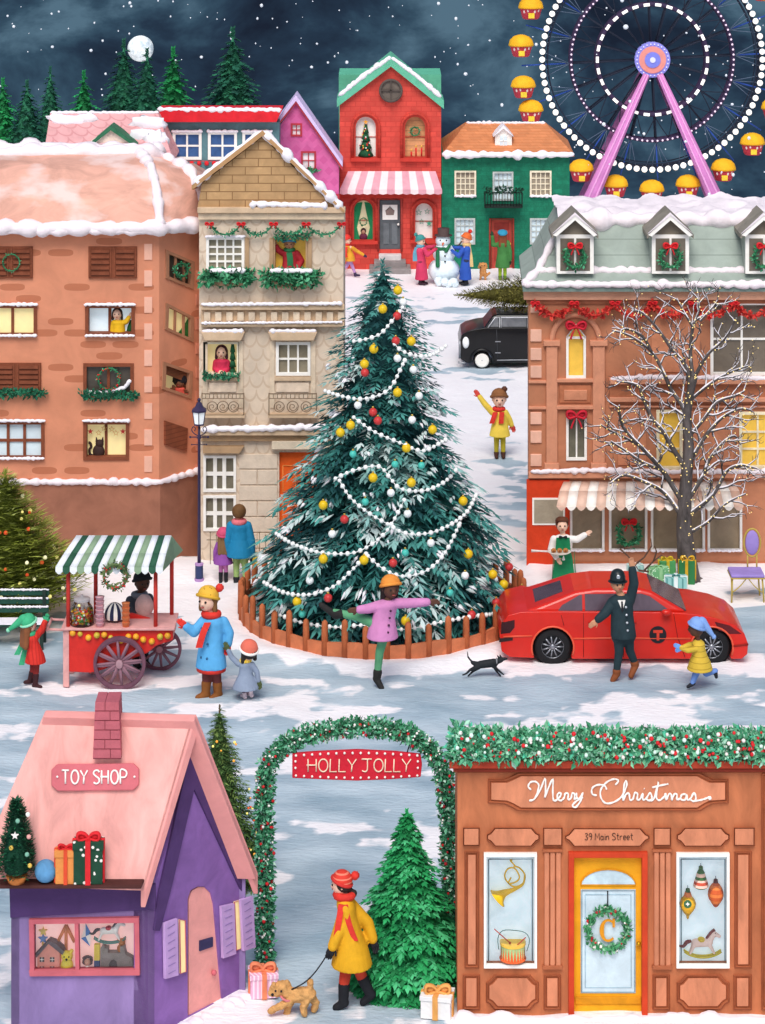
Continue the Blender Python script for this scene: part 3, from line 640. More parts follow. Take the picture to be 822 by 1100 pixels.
# ================================================================ far row of houses
DF=82.0; PLF=frontal(DF)
def gable_roof_edges(mb,pl,L,A,R,th,f,t,m):
    pl.poly(mb,[L,A,R,(R[0],R[1]+th),(A[0],A[1]+th*1.25),(L[0],L[1]+th)],f,t,m)
def red_house():
    pl=PLF; loc=W(420,283,DF); loc.z=0
    T=thing('red_house','tall red brick house with green gable roof and pink striped awning','building',loc)
    BR=M('#dd4f42',var=.12,sc=1.6,pat='brick',hex2='#c43c34',a=.32,b=.16); TR=M('#c93a2e',var=.1); GR=M('#63b795',var=.1,sc=2); GRD=M('#4ba381',var=.1)
    C=MB(); mb=MB(); P=[(365,300),(365,110),(420,66),(474,110),(474,300)]
    fr=pl.pts(P); bk=[p+Vector((0,2.2,-.3 if i in(1,2,3) else 0)) for i,p in enumerate(fr)]; mb.ext(fr,bk,BR); wall=mb.build('wall',T)
    b=MB(); pb=frontal(DF+2.2); pb.rect(b,364,80,474,300,0,2.0,M('#5fb593',var=.1)); b.build('rear_roof',T)
    r=MB(); gable_roof_edges(r,pl,(362,106),(420,60),(477,108),9,.18,1.6,GR); r.build('roof',T)
    s=MB(); pl.snow(s,[(364,103),(392,80),(420,61)],3.4,.15,41,SNOW); pl.snow(s,[(420,61),(446,80),(474,104)],3.4,.15,42,SNOW); s.build('roof_snow',T)
    aw=MB(); c=pl.q(420,97,.06); aw.lathe([(0,0),(12*DF/F,0),(12*DF/F,.14),(0,.14)],c+Vector((0,-.05,0)),M('#6d6259'),24,False,'y')
    aw.tube([c+Vector((math.cos(q*PI/12)*11.5*DF/F,-.08,math.sin(q*PI/12)*11.5*DF/F)) for q in range(24)],.045,M('#544a44'),6,closed=True)
    pl.rect(aw,419.3,86,420.7,108,.17,.04,M('#544a44')); pl.rect(aw,409,96.3,431,97.7,.17,.04,M('#544a44')); aw.build('round_window',T)
    bars=M('#b5392c',var=.1)
    for (x0,x1,y0,y1,pm,nm) in((381,405,124,170,WHITE,0),(434,458,124,170,M('#d99b6b',var=.2,pat='hline',a=.16,b=.2),1),(379,402,214,259,M('#f2e3b8',emit=.15),2),(445,466,217,258,WHITE,3)):
        win(T,pl,C,x0,y0,x1,y1,1,2,bars,pm,1.3,.8,dep=.3,arch=True)
        o=MB(); cx=(x0+x1)/2; rx=(x1-x0)/2+2.5
        pts=[(cx-rx,y1)]+[(cx-rx*math.cos(PI*i/12),y0+rx-2-rx*math.sin(PI*i/12)) for i in range(13)]+[(cx+rx,y1)]
        pl.line(o,pts,2.0,.03,M('#cf4234',pat='brick',a=.12,b=.1)); pl.rect(o,x0-4,y1,x1+4,y1+3.5,.16,.2,TR); o.build('window_arch',T)
    cu=MB()
    for sg in(-1,1): cu.ext([pl.q(390.5+sg*x,y,-.1) for x,y in((10,218),(10,258),(3.5,258),(7,244),(3,228),(1,217))],[pl.q(390.5+sg*x,y,-.13) for x,y in((10,218),(10,258),(3.5,258),(7,244),(3,228),(1,217))],M('#1f8a55',var=.15))
    cu.build('curtain',T)
    b=MB(); pl.rect(b,365,207,474,213,.08,.1,TR); b.build('band',T)
    # awning with stripes
    a=MB(); P1=M('#dca0ac',var=.1); P2=M('#f0dcdc',var=.06); n=13
    for i in range(n):
        def X(u,y): return (374+(468-374)*u) if y==0 else (365+(475-365)*u)
        u0,u1=i/n,(i+1)/n; m=P1 if i%2==0 else P2
        t0,t1=pl.q(X(u0,0),184,.03),pl.q(X(u1,0),184,.03); b0,b1=pl.q(X(u0,1),204,.55),pl.q(X(u1,1),204,.55); v0,v1=pl.q(X(u0,1),208,.55),pl.q(X(u1,1),208,.55)
        a.add([t0,t1,b1,b0],[(0,1,2,3)],m); a.add([b0,b1,v1,(v0+v1)/2-Vector((0,0,.03)),v0],[(0,1,2,3,4)],m)
    a.build('awning',T,solid=.02)
    d=MB(); DG=M('#5b6064',var=.12); pl.rect(C,407,214,431,268,.02,.12,DG); pl.rect(d,408,215,430,268,-.04,.06,DG); pl.rect(d,411,220,427,236,-.01,.04,WHITE); pl.rect(d,412,240,418,262,-.02,.03,M('#6c7276')); pl.rect(d,421,240,427,262,-.02,.03,M('#6c7276')); d.ball(pl.q(428,241,.02),.04,WHITE,8,6)
    pl.poly(d,[(415,231),(423,231),(424,226),(419,223),(414,226)],.0,.02,M('#8c7a72')); pl.line(d,[(415,226),(419,222),(423,226)],.4,0,M('#4b3d3a')); d.build('door',T)
    f=MB(); pl.line(f,[(406.5,270),(406.5,213.5),(431.5,213.5),(431.5,270)],1.3,.03,M('#b5463d')); f.build('door_frame',T)
    st=MB(); G=M('#8c8583',var=.15); z0=pl.q(400,284).z
    for k in range(3): x0,x1=(407-k*5,431+k*5); st.box(pl.q(x0,0).x,pl.q(x1,0).x,DF-.3-.28*k,DF,-.1,.5-.17*k,M('#d9d2d0') if k==0 else G)
    st.build('front_steps',T,bevel=.02)
    cut(wall,C)
    # things in the windows
    t=MB(); c=pl.q(393,168,-.14); k=DF/F
    for i in range(4): t.lathe([(8.5*k*(1-i*.2),i*8*k),(3*k*(1-i*.2),i*8*k+9.5*k)],c+Vector((0,0,1*k)),DARKG,14,True)
    t.box(c.x-.03,c.x+.03,c.y-.02,c.y+.02,c.z-.03,c.z+.05,BRN)
    for i in range(22):
        u=random.random(); z=u*31*k; r=(8.2*(1-z/(38*k)))*k; a=PI+random.random()*PI; t.ball(c+Vector((math.cos(a)*r,math.sin(a)*r,z+2*k)),.9*k,random.choice([YEL2,REDR,WHITE]),6,4)
    star(t,pl,393,131,3,-.05,M('#e9a23a'))
    tag(t.build('indoor_christmas_tree',loc=c,norm=False),'slim lit Christmas tree in the upper left arched window of the red house','tree')
    t=MB(); c=pl.q(442,168,-.16)
    for dx in(0,5,11): t.tube([c+Vector((dx*k,0,0)),c+Vector((dx*k,0,(5+dx%3*2)*k))],.9*k,REDR,6); t.ball(c+Vector((dx*k,0,(7+dx%3*2)*k)),1*k,YEL2,6,4)
    tag(t.build('red_candles',loc=c,norm=False),'red candles on the sill of the red house\'s upper right arched window','candles')
    wreath('small green wreath in the red house upper right arched window',pl,446,141,4.5,off=-.05,th=.3,n=70)
    wreath('small dark ring wreath between the green curtains of the red house',pl,390.5,238,3.8,off=-.03,th=.25,n=60)
    t=MB(); c=pl.q(390.5,257,-.15); t.ball(c+Vector((0,0,2.5*k)),(4.5*k,.08,4.5*k),M('#6b2a45'),10,8); t.ball(c+Vector((0,-.03,8*k)),(2.3*k,.06,2.5*k),M('#b98a72'),10,8); t.ball(c+Vector((0,.01,9*k)),(3.1*k,.07,3.2*k),M('#3b2226'),10,8)
    tag(t.build('person',loc=c),'tiny person in maroon looking out between green curtains','person')
    for i,(x,y,rr) in enumerate(((450,228,3.4),(459,227,3),(453,238,3),(461,240,3.4))):
        m=MB(); star(m,pl,x,y,rr,-.08,M('#4aa884'),line=i<3); tag(m.build('hanging_star',loc=pl.q(x,y,-.08)),'green star hanging in the lower right window of the red house','star','green stars in the red house window')
    return T
RH=red_house()
def green_house():
    pl=PLF; loc=W(543,283,DF); loc.z=0
    T=thing('green_house','dark green painted house with orange tiled hip roof and small black balcony','building',loc)
    G=M('#11795a',var=.22,sc=5,bump=.5,pat='brick',hex2='#0f6c50',a=.3,b=.14); C=MB(); mb=MB(); mb.box(pl.q(474.6,0).x,pl.q(612,0).x,DF,DF+3.2,-.3,pl.q(0,163).z-.02,G); wall=mb.build('wall',T)
    OR=M('#d98a5a',var=.1,sc=3,pat='brick',hex2='#c4703f',a=.34,b=.07)
    e=[W(475,166,DF-.2),W(617,166,DF-.2)]; e+=[e[1]+Vector((.05,3.6,0)),e[0]+Vector((0,3.6,0))]
    rt=[W(501,132,DF+1.5),W(586,132,DF+1.5)]; rt+=[rt[1]+Vector((0,.3,0)),rt[0]+Vector((0,.3,0))]
    r=MB(); r.loft([[p-Vector((0,0,.06)) for p in e],e,rt],OR,False); r.build('roof',T)
    s=MB(); lumpy(s,[e[0],e[1]],.13,51,SNOW); lumpy(s,[rt[0],rt[1]],.06,52,SNOW); s.build('roof_snow',T)
    d=MB(); pd=frontal(DF+.3); pd.poly(d,[(532,160),(532,146),(541,136),(550,146),(550,160)],0,.9,WHITE); dd=d.build('dormer',T)
    p=MB(); pd.rect(p,537,146,545,157,.02,.02,PALEB); pd.rect(p,540.6,146,541.4,157,.035,.02,WHITE); pd.rect(p,537,151,545,151.8,.035,.02,WHITE); p.build('pane',dd); p=MB(); pd.poly(p,[(530,147),(541,134.5),(552,147),(541,138)],.1,.9,SNOW); p.build('dormer_roof',dd)
    TP=M('#9b8f7e',var=.1)
    for (x0,y0,x1,y1,pm,dp) in((489,184,511,211,TP,.1),(570,184,592,211,TP,.1),(530,185,551,215,PALEB,.1),(489,235,510,262,PALEB,.1),(570,235,592,262,PALEB,.1)):
        fm=M('#efe2c6') if pm is TP else M('#b9bfbb')
        win(T,pl,C,x0,y0,x1,y1,4,4,fm,pm,1.3,1.0,dep=dp,snow='b' if y0<200 and x0!=530 else '',seed=x0)
    RD=M('#b5483a',var=.12); pl.rect(C,527,236,551,290,.02,.12,RD); q=MB(); pl.rect(q,528,236,550,290,-.06,.05,RD); pl.rect(q,531,239,547,247,-.04,.03,M('#8c2f26')); pl.rect(q,531,251,538,280,-.04,.03,M('#9a382d')); pl.rect(q,540,251,547,280,-.04,.03,M('#9a382d')); dr=q.build('door',T); q=MB(); q.ball(pl.q(547.5,262,-.02),.05,YEL2,8,6); q.build('handle',dr)
    q=MB(); pl.line(q,[(526.5,288),(526.5,235),(551.5,235),(551.5,288)],1.2,.03,M('#a2362b')); q.build('door_frame',T)
    cut(wall,C)
    b=MB(); K=M('#18241f',var=.1); f=.5
    pl.rect(b,521,221.5,561,223.5,f,f,K); pl.line(b,[(521,207),(561,207)],.7,f,K)
    for x in(521,561): b.tube([pl.q(x,207,f),pl.q(x,207,0)],.02,K,5); pl.line(b,[(x,207),(x,223)],.7,f,K)
    for i in range(14): x=521+40*i/13; pl.line(b,[(x,207),(x,222)],.35,f,K,4)
    bb=b.build('balcony',T)
    g=MB(); pts=pl.pts([(520,204),(530,206),(541,203),(552,206),(562,204)],f+.02); leafs(g,pts,.08,200,.1,[M('#16382b'),M('#20503a')],3); tag(g.build('garland',loc=pts[2],norm=False),'dark leafy garland along the rail of the green house balcony','garland')
    return T
GH=green_house()
def back_left():
    # pink scallop roof
    d=78.; pl=frontal(d); loc=W(115,300,d); loc.z=0
    T=thing('pink_roofed_house','low house with pink scalloped tile roof and green edged dormer behind the brick block','building',loc)
    m=MB(); m.box(pl.q(54,0).x,pl.q(180,0).x,d,d+3,-.3,pl.q(0,168).z,M('#e9c8bb')); m.build('wall',T)
    PR=M('#dfa5a5',var=.1,sc=2,pat='scallop',hex2='#c88688',a=.46,b=.2); r=MB()
    e=[W(46,172,d-.2),W(186,172,d-.2)]; e+=[e[1]+Vector((0,3.6,0)),e[0]+Vector((0,3.6,0))]; rt=[W(54,121,d+1.3),W(170,121,d+1.3)]; rt+=[rt[1]+Vector((0,.2,0)),rt[0]+Vector((0,.2,0))]
    r.loft([[p-Vector((0,0,.06)) for p in e],e,rt],PR,False); r.build('roof',T)
    s=MB(); rp=Pl(e[0],(rt[0]-e[0]).cross(e[1]-e[0])*-1 if (rt[0]-e[0]).cross(e[1]-e[0]).y>0 else (rt[0]-e[0]).cross(e[1]-e[0]))
    for (x,y,a,b,sd) in((74,130,20,6,1),(92,128,14,6,2),(62,126,12,4,6),(160,134,20,9,3),(152,146,14,8,4),(168,150,12,10,5)):
        c=rp.q(x,y,0); k=d/F; s.ball(c,(a*k,.12,b*k),SNOW,18,8,nz=.5,seed=sd)
    lumpy(s,[rt[0],rt[1]],.07,61,SNOW); s.build('roof_snow',T)
    q=MB(); pd=frontal(d-.0); pd.poly(q,[(97,170),(97,152),(119,137),(142,152),(142,170)],0,.9,M('#eed5c4')); q.build('dormer',T)
    q=MB(); gable_roof_edges(q,pd,(92,157),(119,135),(147,155),4,.12,.9,M('#2f6b4c')); q.build('dormer_roof',T); win(T,pd,None,105,154,136,170,3,2,M('#e3b5b5'),M('#f6e9e6'),1,.7,dep=.02)
    # teal house with red roof
    d=80.; pl=frontal(d); loc=W(236,300,d); loc.z=0
    T=thing('teal_house','grey teal house with flat red roof and white barred windows between two pink houses','building',loc)
    m=MB(); m.box(pl.q(176,0).x,pl.q(300,0).x,d,d+2.4,-.3,pl.q(0,131).z,M('#5d8288',var=.15,sc=3)); wl=m.build('wall',T); C=MB()
    r=MB(); r.ext(pl.pts([(170,118),(303,118),(297,131),(177,131)],.35),[p+Vector((0,1.2,0)) for p in pl.pts([(170,118),(303,118),(297,131),(177,131)],.35)],M('#d8202c',var=.1)); r.build('roof',T)
    s=MB(); pl.snow(s,[(169,117.5),(303,118)],3.2,.3,71,SNOW); s.build('roof_snow',T)
    for x in(186,224,261): win(T,pl,C,x,142,x+30,171,2,2,WHITE,M('#3d5f93',var=.2,rough=.3),2.4,2,snow='t',seed=x)
    cut(wl,C)
    T2=thing('bauble_string','row of red baubles strung below the teal house windows','decoration',pl.q(190,175,.1)); mm=MB(); pl.line(mm,[(180,173),(262,173)],.3,.08,REDR); mm.build('cord',T2)
    for i in range(11): b=MB(); b.ball(pl.q(182+i*8,175.5,.08),2.5*d/F,REDR,10,8); b.build('bauble',T2)
    # magenta house
    d=81.; pl=frontal(d); loc=W(330,300,d); loc.z=0
    T=thing('magenta_house','bright pink scalloped house with steep gable edged in lilac snow beside the red house','building',loc)
    PM=M('#d4669f',var=.1,sc=2,pat='diamond',hex2='#c24f8b',a=.34,b=.34); P=[(297,300),(297,140),(318,111),(364,178),(364,300)]
    mb=MB(); fr=pl.pts(P); bk=[p+Vector((0,1.6,-.3 if i in(1,2,3) else 0)) for i,p in enumerate(fr)]; mb.ext(fr,bk,PM); wl=mb.build('wall',T); C=MB()
    r=MB(); gable_roof_edges(r,pl,(293,139),(318,106),(368,179),4,.15,1.2,M('#c3414c')); r.build('bargeboard',T)
    r=MB(); gable_roof_edges(r,pl,(293,135),(318,102),(368,174),5,.2,1.2,M('#d5c3ea',var=.06)); r.build('roof',T)
    for (x0,y0,x1,y1,sb) in((313,133,324,146,0),(324,163,339,182,1),(353,209,364,224,0)): win(T,pl,C,x0,y0,x1,y1,2,2,M('#b53542'),M('#f2e6ea'),1.4,1,dep=.08)
    cut(wl,C); g=MB(); pts=pl.pts([(323,183),(341,183)],.1); leafs(g,pts,.06,90,.1,GL,9); tag(g.build('garland',loc=pts[0],norm=False),'tiny leafy garland below a window of the bright pink house','garland')
back_left()
# ================================================================ right building
def right_building():
    D=50.0; pl=frontal(D); loc=W(700,612,D); loc.z=0
    T=thing('corner_building','brick corner building with grey mansard roof, dormers and striped shop awning','building',loc)
    BR=M('#ba7a59',var=.12,sc=1.6); TR=M('#d39070',var=.1,sc=3); LT=M('#e9b49b',var=.08,sc=3); CO=M('#dda283',var=.12,sc=2.5)
    C=MB(); zt=pl.q(0,306).z; x0=pl.q(568,0).x; x1=pl.q(880,0).x
    mb=MB(); f=[(x0,D),(x1,D),(x1,D+3),(x0+.15,D+3)]; mb.ext([Vector((a,b,zt)) for a,b in f],[Vector((a,b,-.3)) for a,b in f],BR); wall=mb.build('wall',T)
    # cornice
    t=MB(); pl.rect(t,563,303,880,322,.12,.2,CO); pl.rect(t,566,322,880,326,.05,.1,M('#a9694a')); split_build(t,'cornice',T)
    # mansard
    RG=M('#9ba79d',var=.10,sc=2,pat='hline',hex2='#7e8a80',a=.27,b=.07)
    ze=pl.q(0,304).z; yb=D+3
    e=[Vector((pl.q(561,0).x,D-.25,ze)),Vector((x1,D-.25,ze)),Vector((x1,yb,ze)),Vector((pl.q(561,0).x+.1,yb,ze))]
    a=W(606,236,D+.8); b=Vector((x1,D+.8,a.z)); rt=[a,b,Vector((x1,yb,a.z)),Vector((a.x,yb,a.z))]
    rg=lambda u,v:[p.lerp(q,u)+Vector((0,0,(q.z-p.z)*(v-u))) for p,q in zip(e,rt)]
    r=MB(); r.loft([[p-Vector((0,0,.12)) for p in e],e],M('#75877f'),False); r.loft([rg(0,0),rg(.35,.2),rg(1,1)],RG,False); r.build('roof',T)
    s=MB(); lumpy(s,[rg(1,1)[0]+Vector((-.1,0,0)),rg(1,1)[1]],.2,81,SNOWP); lumpy(s,[e[0]+Vector((0,0,.02)),e[1]+Vector((0,0,.02))],.09,82,SNOWP); q=rg(.35,.2); lumpy(s,[q[0],q[1]],.09,83,SNOWP); lumpy(s,[e[0],q[0],rg(1,1)[0]],.11,84,SNOWP)
    top=[p+Vector((0,.05,.0)) for p in rt]; s.loft([top,[p+Vector((0,0,.06)) for p in top]],SNOWP,False)
    nx_,ny_=90,16; gv=[]; 
    for jj in range(ny_+1):
        for ii in range(nx_+1):
            xx=a.x-.1+(x1-a.x+.1)*ii/nx_; yy=D+.78+(yb-D-.7)*jj/ny_; gv.append((xx,yy,a.z-.06+(.16+.13*noise.noise(Vector((xx*2.1,yy*2.5,1)))+.05*noise.noise(Vector((xx*6,yy*6,4))))*min(1,jj/1.5+.15)))
    s.add(gv,[(jj*(nx_+1)+ii,jj*(nx_+1)+ii+1,(jj+1)*(nx_+1)+ii+1,(jj+1)*(nx_+1)+ii) for jj in range(ny_) for ii in range(nx_)],SNOWP,True)
    s.build('roof_snow',T)
    # dormers
    for k,cx in enumerate((618,720.5,821)):
        dp=frontal(D-.12); g=MB(); dp.rect(g,cx-20,252,cx+20,293,0,.9,M('#aab2a8')); dp.poly(g,[(cx-20,254),(cx,233),(cx+20,254)],0,.9,M('#7d7364',var=.1)); dm=g.build('dormer',T)
        g=MB(); gable_roof_edges(g,dp,(cx-25,252),(cx,229),(cx+25,252),4.5,.14,1.0,M('#8c8578')); g.build('dormer_roof',dm)
        g=MB(); dp.poly(g,[(cx-24,252.5),(cx,230),(cx+24,252.5),(cx+20,254),(cx,236.5),(cx-20,254)],.17,.05,WHITE); dp.poly(g,[(cx-24,251),(cx,228.5),(cx+24,251),(cx,231)],.19,.06,SNOWP); g.build('dormer_trim',dm)
        g=MB(); dp.rect(g,cx-20,252,cx+20,294,.03,.03,WHITE); dp.rect(g,cx-16,256,cx-1.2,291,.035,.02,M('#6e6558',rough=.35)); dp.rect(g,cx+1.2,256,cx+16,291,.035,.02,M('#6e6558',rough=.35)); g.build('window',dm)
        wreath(['green wreath with red bow on the dormer nearest the green house','green wreath with red bow on the middle dormer above the bare tree','green wreath with red bow on the dormer cut by the frame edge'][k],dp,cx,276,10.5,off=.12,th=.24,bowm=REDR,bs=.45,n=200,loop=1.05)
    # stonework of the left bay
    q=MB()
    for y in(326,354,374,393,443,463,488): pl.rect(q,570,y,582,y+13 if y>330 else y+10,.03,.04,LT)
    split_build(q,'quoin',T,.01)
    q=MB()
    for (x0_,x1_) in((587,599),(637,650)): pl.rect(q,x0_,372,x1_,505,.07,.09,TR); pl.rect(q,x0_-3,366,x1_+3,372,.1,.12,TR); pl.rect(q,x0_-2,498,x1_+2,506,.1,.12,TR)
    pl.line(q,[(593+25.5-25.5*math.cos(PI*i/16),366-28*math.sin(PI*i/16)) for i in range(17)],3.2,.02,TR)
    pl.rect(q,598,407,638,411,.08,.1,TR); pl.rect(q,598,436,638,440,.08,.1,TR); pl.rect(q,601,414,635,433,.03,.05,M('#b9714e')); pl.rect(q,606,419,631,430,.05,.05,M('#cf8a68')); pl.rect(q,568,409,588,412,.05,.07,TR); pl.rect(q,568,437,588,440,.05,.07,TR)
    split_build(q,'pilaster',T,.012)
    win(T,pl,C,609,362,629,406,1,1,WHITE,YEL2,2,dep=.1,name='window'); 
    g=MB(); pl.poly(g,[(610,361.5),(619,349),(628,361.5)],.02,.03,YEL2); pl.line(g,[(609,362),(619,348.5),(629,362)],.9,.04,WHITE); g.build('window_head',T)
    win(T,pl,C,609,447,630,494,2,1,WHITE,M('#6b6858',rough=.35),2,1.6,dep=.1)
    win(T,pl,C,764,325,830,403,2,2,WHITE,M('#74695c',rough=.35,var=.12),2.6,2.2,dep=.12)
    win(T,pl,C,706,441,733,504,1,3,M('#f3e3c0'),YEL2,2.6,2,dep=.1); win(T,pl,C,795,443,850,503,3,3,M('#f3e3c0'),YEL2,2.6,2,dep=.1)
    q=MB(); pl.rect(q,655,408,880,413,.2,.22,TR); pl.rect(q,655,413,880,427,.08,.1,M('#b26d4b')); pl.rect(q,655,427,880,432,.12,.14,TR); pl.rect(q,655,436,880,438,.06,.08,TR)
    pl.rect(q,568,508,880,514,.12,.14,TR); split_build(q,'ledge',T,.012)
    s=MB(); pl.snow(s,[(656,407),(700,405),(880,407)],3.6,.16,85,SNOWP); pl.snow(s,[(570,507),(640,505),(720,507),(880,506)],3.4,.12,86,SNOWP); s.build('ledge_snow',T)
    q=MB(); 
    for (x0_,x1_,y0_,y1_) in((700,752,330,400),(664,694,440,500),(742,788,442,500)): pl.rect(q,x0_,y0_,x1_,y1_,.02,.03,M('#cf8763',var=.12)) 
    split_build(q,'wall_panel',T,.01)
    # ground floor
    q=MB(); RD=M('#d03c16',var=.1,sc=3); pl.rect(q,566,516,612,640,.07,.1,RD); q.build('red_corner',T)
    q=MB(); pl.rect(q,572,535,607,564,.09,.03,WHITE); pl.rect(q,574,537,605,562,.1,.03,M('#a19682',var=.18,sc=3,rough=.4)); q.build('corner_window',T)
    q=MB(); pl.rect(q,612,604,880,640,.03,.05,M('#b86c48',var=.16,sc=4)); q.build('plinth',T)
    for (x0_,x1_) in((613,649),(655,695),(700,757),(761,797)): win(T,pl,C,x0_,541,x1_,592,1,1,WHITE,M('#9c8a70',var=.2,sc=2,rough=.35),2,dep=.1,snow='b',seed=x0_)
    cut(wall,C)
    a=MB(); A1=M('#e8c3ae',var=.08); A2=M('#faf3ea',var=.04); A3=M('#d39f88',var=.08); n=19
    for i in range(n):
        u0,u1=i/n,(i+1)/n; X0=lambda u:606+(788-606)*u; X1=lambda u:598+(799-598)*u; m=(A1,A2,A1,A2)[i%4] if i%2==0 else A2
        m=A2 if i%2 else A1
        t0,t1=pl.q(X0(u0),517,.03),pl.q(X0(u1),517,.03); m0,m1=pl.q((X0(u0)+X1(u0))/2-1.5,526,.5),pl.q((X0(u1)+X1(u1))/2-1.5*0,526,.5); m0,m1=pl.q(X0(u0)*.4+X1(u0)*.6,528,.5),pl.q(X0(u1)*.4+X1(u1)*.6,528,.5)
        b0,b1=pl.q(X1(u0),544,.85),pl.q(X1(u1),544,.85); h=[pl.q(X1(u0+(u1-u0)*j/4),544+(0,3.4,4.6,3.4,0)[j],.86) for j in range(5)]
        a.add([t0,t1,m1,m0],[(0,1,2,3)],m,True); a.add([m0,m1,b1,b0],[(0,1,2,3)],m,True); a.add(h,[(0,1,2,3,4)],m)
    a.build('awning',T,solid=.025)
    return T,pl
RBT,PLR=right_building()
swag('red swagged garland with bows under the cornice of the corner building',PLR,[575,617,661,701,744,788,832],326,13,1.9,[M('#c8322c',var=.2),M('#dd4a3c',var=.15),M('#b02622')],.16,REDR,160,4.6)
for i,(x,y,s_,lb) in enumerate(((619,351,7,'long red ribbon bow at the top of the tall yellow window'),(619.5,447,7,'long red ribbon bow at the top of the narrow dark window'))):
    b=MB(); c=PLR.q(x,y,.12); bow(b,c,s_*1.5*50/F,M('#c41f33'),1.1); tag(b.build('ribbon_bow',loc=c),lb,'bow')
wreath('green wreath with red bow on the shop window behind the policeman',PLR,676,573,11.5,off=.1,th=.24,bowm=REDR,bs=.42,n=220)
# ================================================================ toy shop (foreground left)
def toy_shop():
    def at(px,py,z=0):
        d=(H-z)*F/(py-HZ); return Vector(((px-CX)*d/F,d,z))
    C0=at(12,1106); C1=at(166,1112); C2=at(264,1060); C3=C0+(C2-C1)
    C=lambda p,z: Vector((p.x,p.y,z))
    T=thing('toy_shop','purple toy shop with pink steep roof and brick chimney in the left foreground','building',(C0+C1+C2+C3)/4)
    fn=Vector((C1.y-C0.y,-(C1.x-C0.x),0)); sn=Vector((C2.y-C1.y,-(C2.x-C1.x),0))
    PF=Pl(C1,fn); PS=Pl(C1,sn)
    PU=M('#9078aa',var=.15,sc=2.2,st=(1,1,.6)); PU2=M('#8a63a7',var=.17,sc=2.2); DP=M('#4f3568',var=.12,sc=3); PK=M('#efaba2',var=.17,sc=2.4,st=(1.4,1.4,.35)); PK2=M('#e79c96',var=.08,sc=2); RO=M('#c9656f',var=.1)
    M1=(C1+C2)/2; M0=(C0+C3)/2; u=(C1-C0).normalized(); zr=PS.q(209,800).z; ze=1.86
    # walls: gable prism following roof
    zw=ze+.02
    wf=MB(); wf.ext([C(C0,zw),C(C1,zw),C(C1,-.4),C(C0,-.4)],[C(p,z)-fn.normalized()*.3 for p,z in ((C0,zw),(C1,zw),(C1,-.4),(C0,-.4))],PU)
    front=wf.build('front_wall',T)
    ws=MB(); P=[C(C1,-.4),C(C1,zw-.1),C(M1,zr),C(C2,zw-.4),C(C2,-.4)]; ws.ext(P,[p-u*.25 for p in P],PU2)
    gab=ws.build('gable_wall',T)
    wb=MB(); wb.ext([C(C0,-.4),C(C0,zw),C(M0,zr),C(C3,zw-.4),C(C3,-.4)],[p+u*.1 for p in [C(C0,-.4),C(C0,zw),C(M0,zr),C(C3,zw-.4),C(C3,-.4)]],PU)
    wb.ext([C(C2,-.4),C(C2,zw-.3),C(C3,zw-.3),C(C3,-.4)],[C(p,z)-Vector((0,.1,0)) for p,z in ((C2,-.4),(C2,zw-.3),(C3,zw-.3),(C3,-.4))],PU); wb.build('rear_walls',T)
    cf=MB(); cs=MB()
    # roof: two thick slabs
    R1=PS.q(210,768,.16); RL=W(47,768,0.001); 
    ridge1=R1; ridge0=R1-u*((210-47)*R1.y/F)/u.x
    Ef1=W(155,957,30.86); dz=Ef1.z
    Ef0=Ef1-u*((155+35)*30.86/F)/u.x
    Er1=W(276,938,PS.q(276,938,.16).y); Er0=Er1-u*3.2
    # back eave direction: keep parallel to ridge
    th=.11
    def slab(a,b,c,d,m,mb):
        n=(b-a).cross(d-a).normalized(); 
        if n.z<0: n=-n
        mb.ext([a,b,c,d],[p-n*th for p in (a,b,c,d)],m)
    r=MB(); slab(ridge0,ridge1,Ef1,Ef0,PK,r); front_n=(ridge1-ridge0).cross(Ef0-ridge0).normalized()
    if front_n.y>0: front_n=-front_n
    rf=r.build('roof',T,bevel=.012); r=MB(); slab(ridge0+Vector((0,.01,0)),ridge1+Vector((0,.01,0)),Er1,Er0,PK2,r); r.build('rear_roof',T,bevel=.012)
    RP=Pl(ridge1,front_n)
    b=MB(); 
    for a,bb in((Ef1,ridge1),(ridge1,Er1)):
        q=[a+u*.015,bb+u*.015,bb+u*.015-Vector((0,0,.26)),a+u*.015-Vector((0,0,.2))]; b.ext(q,[p-u*.06 for p in q],PK2)
    b.build('bargeboard',T,bevel=.008)
    # dark strips that paint in the shade under eave and gable
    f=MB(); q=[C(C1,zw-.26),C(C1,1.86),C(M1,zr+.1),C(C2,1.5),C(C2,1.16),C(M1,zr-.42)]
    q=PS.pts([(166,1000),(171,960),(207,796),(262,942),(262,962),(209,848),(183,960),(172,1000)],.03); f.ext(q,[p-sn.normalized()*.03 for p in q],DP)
    q=PF.pts([(10,952),(167,950),(167,977),(11,986)],.03); f.ext(q,[p-fn.normalized()*.03 for p in q],DP); f.build('painted_eave_shade',T)
    # chimney
    cb=RP.q(116,811,0); k=cb.y/F; ch=MB(); CB=M('#b8606a',var=.1,sc=6); MO=M('#8d3f4a',var=.1)
    rows=6; top=61
    for i in range(rows):
        y0=811-top*i/rows; y1=811-top*(i+1)/rows; w0=15.5-2.6*i/rows; w1=15.5-2.6*(i+1)/rows
        cols=[-1,-.15,1] if i%2 else [-1,.25,1]
        for a,bq in zip(cols,cols[1:]):
            def P3(sx,yy,w,dy): p=RP.q(116,811,0); return Vector((p.x+sx*w*k,p.y+dy,p.z+(811-yy)*k))
            g=1.0; m=[P3(a,y0-.6,w0,-.12)+Vector((g*k*.4,0,0)),P3(bq,y0-.6,w0,-.12)-Vector((g*k*.4,0,0)),P3(bq,y1+.6,w1,-.12)-Vector((g*k*.4,0,0)),P3(a,y1+.6,w1,-.12)+Vector((g*k*.4,0,0))]
            ch.ext(m,[p+Vector((0,.36,0)) for p in m],CB)
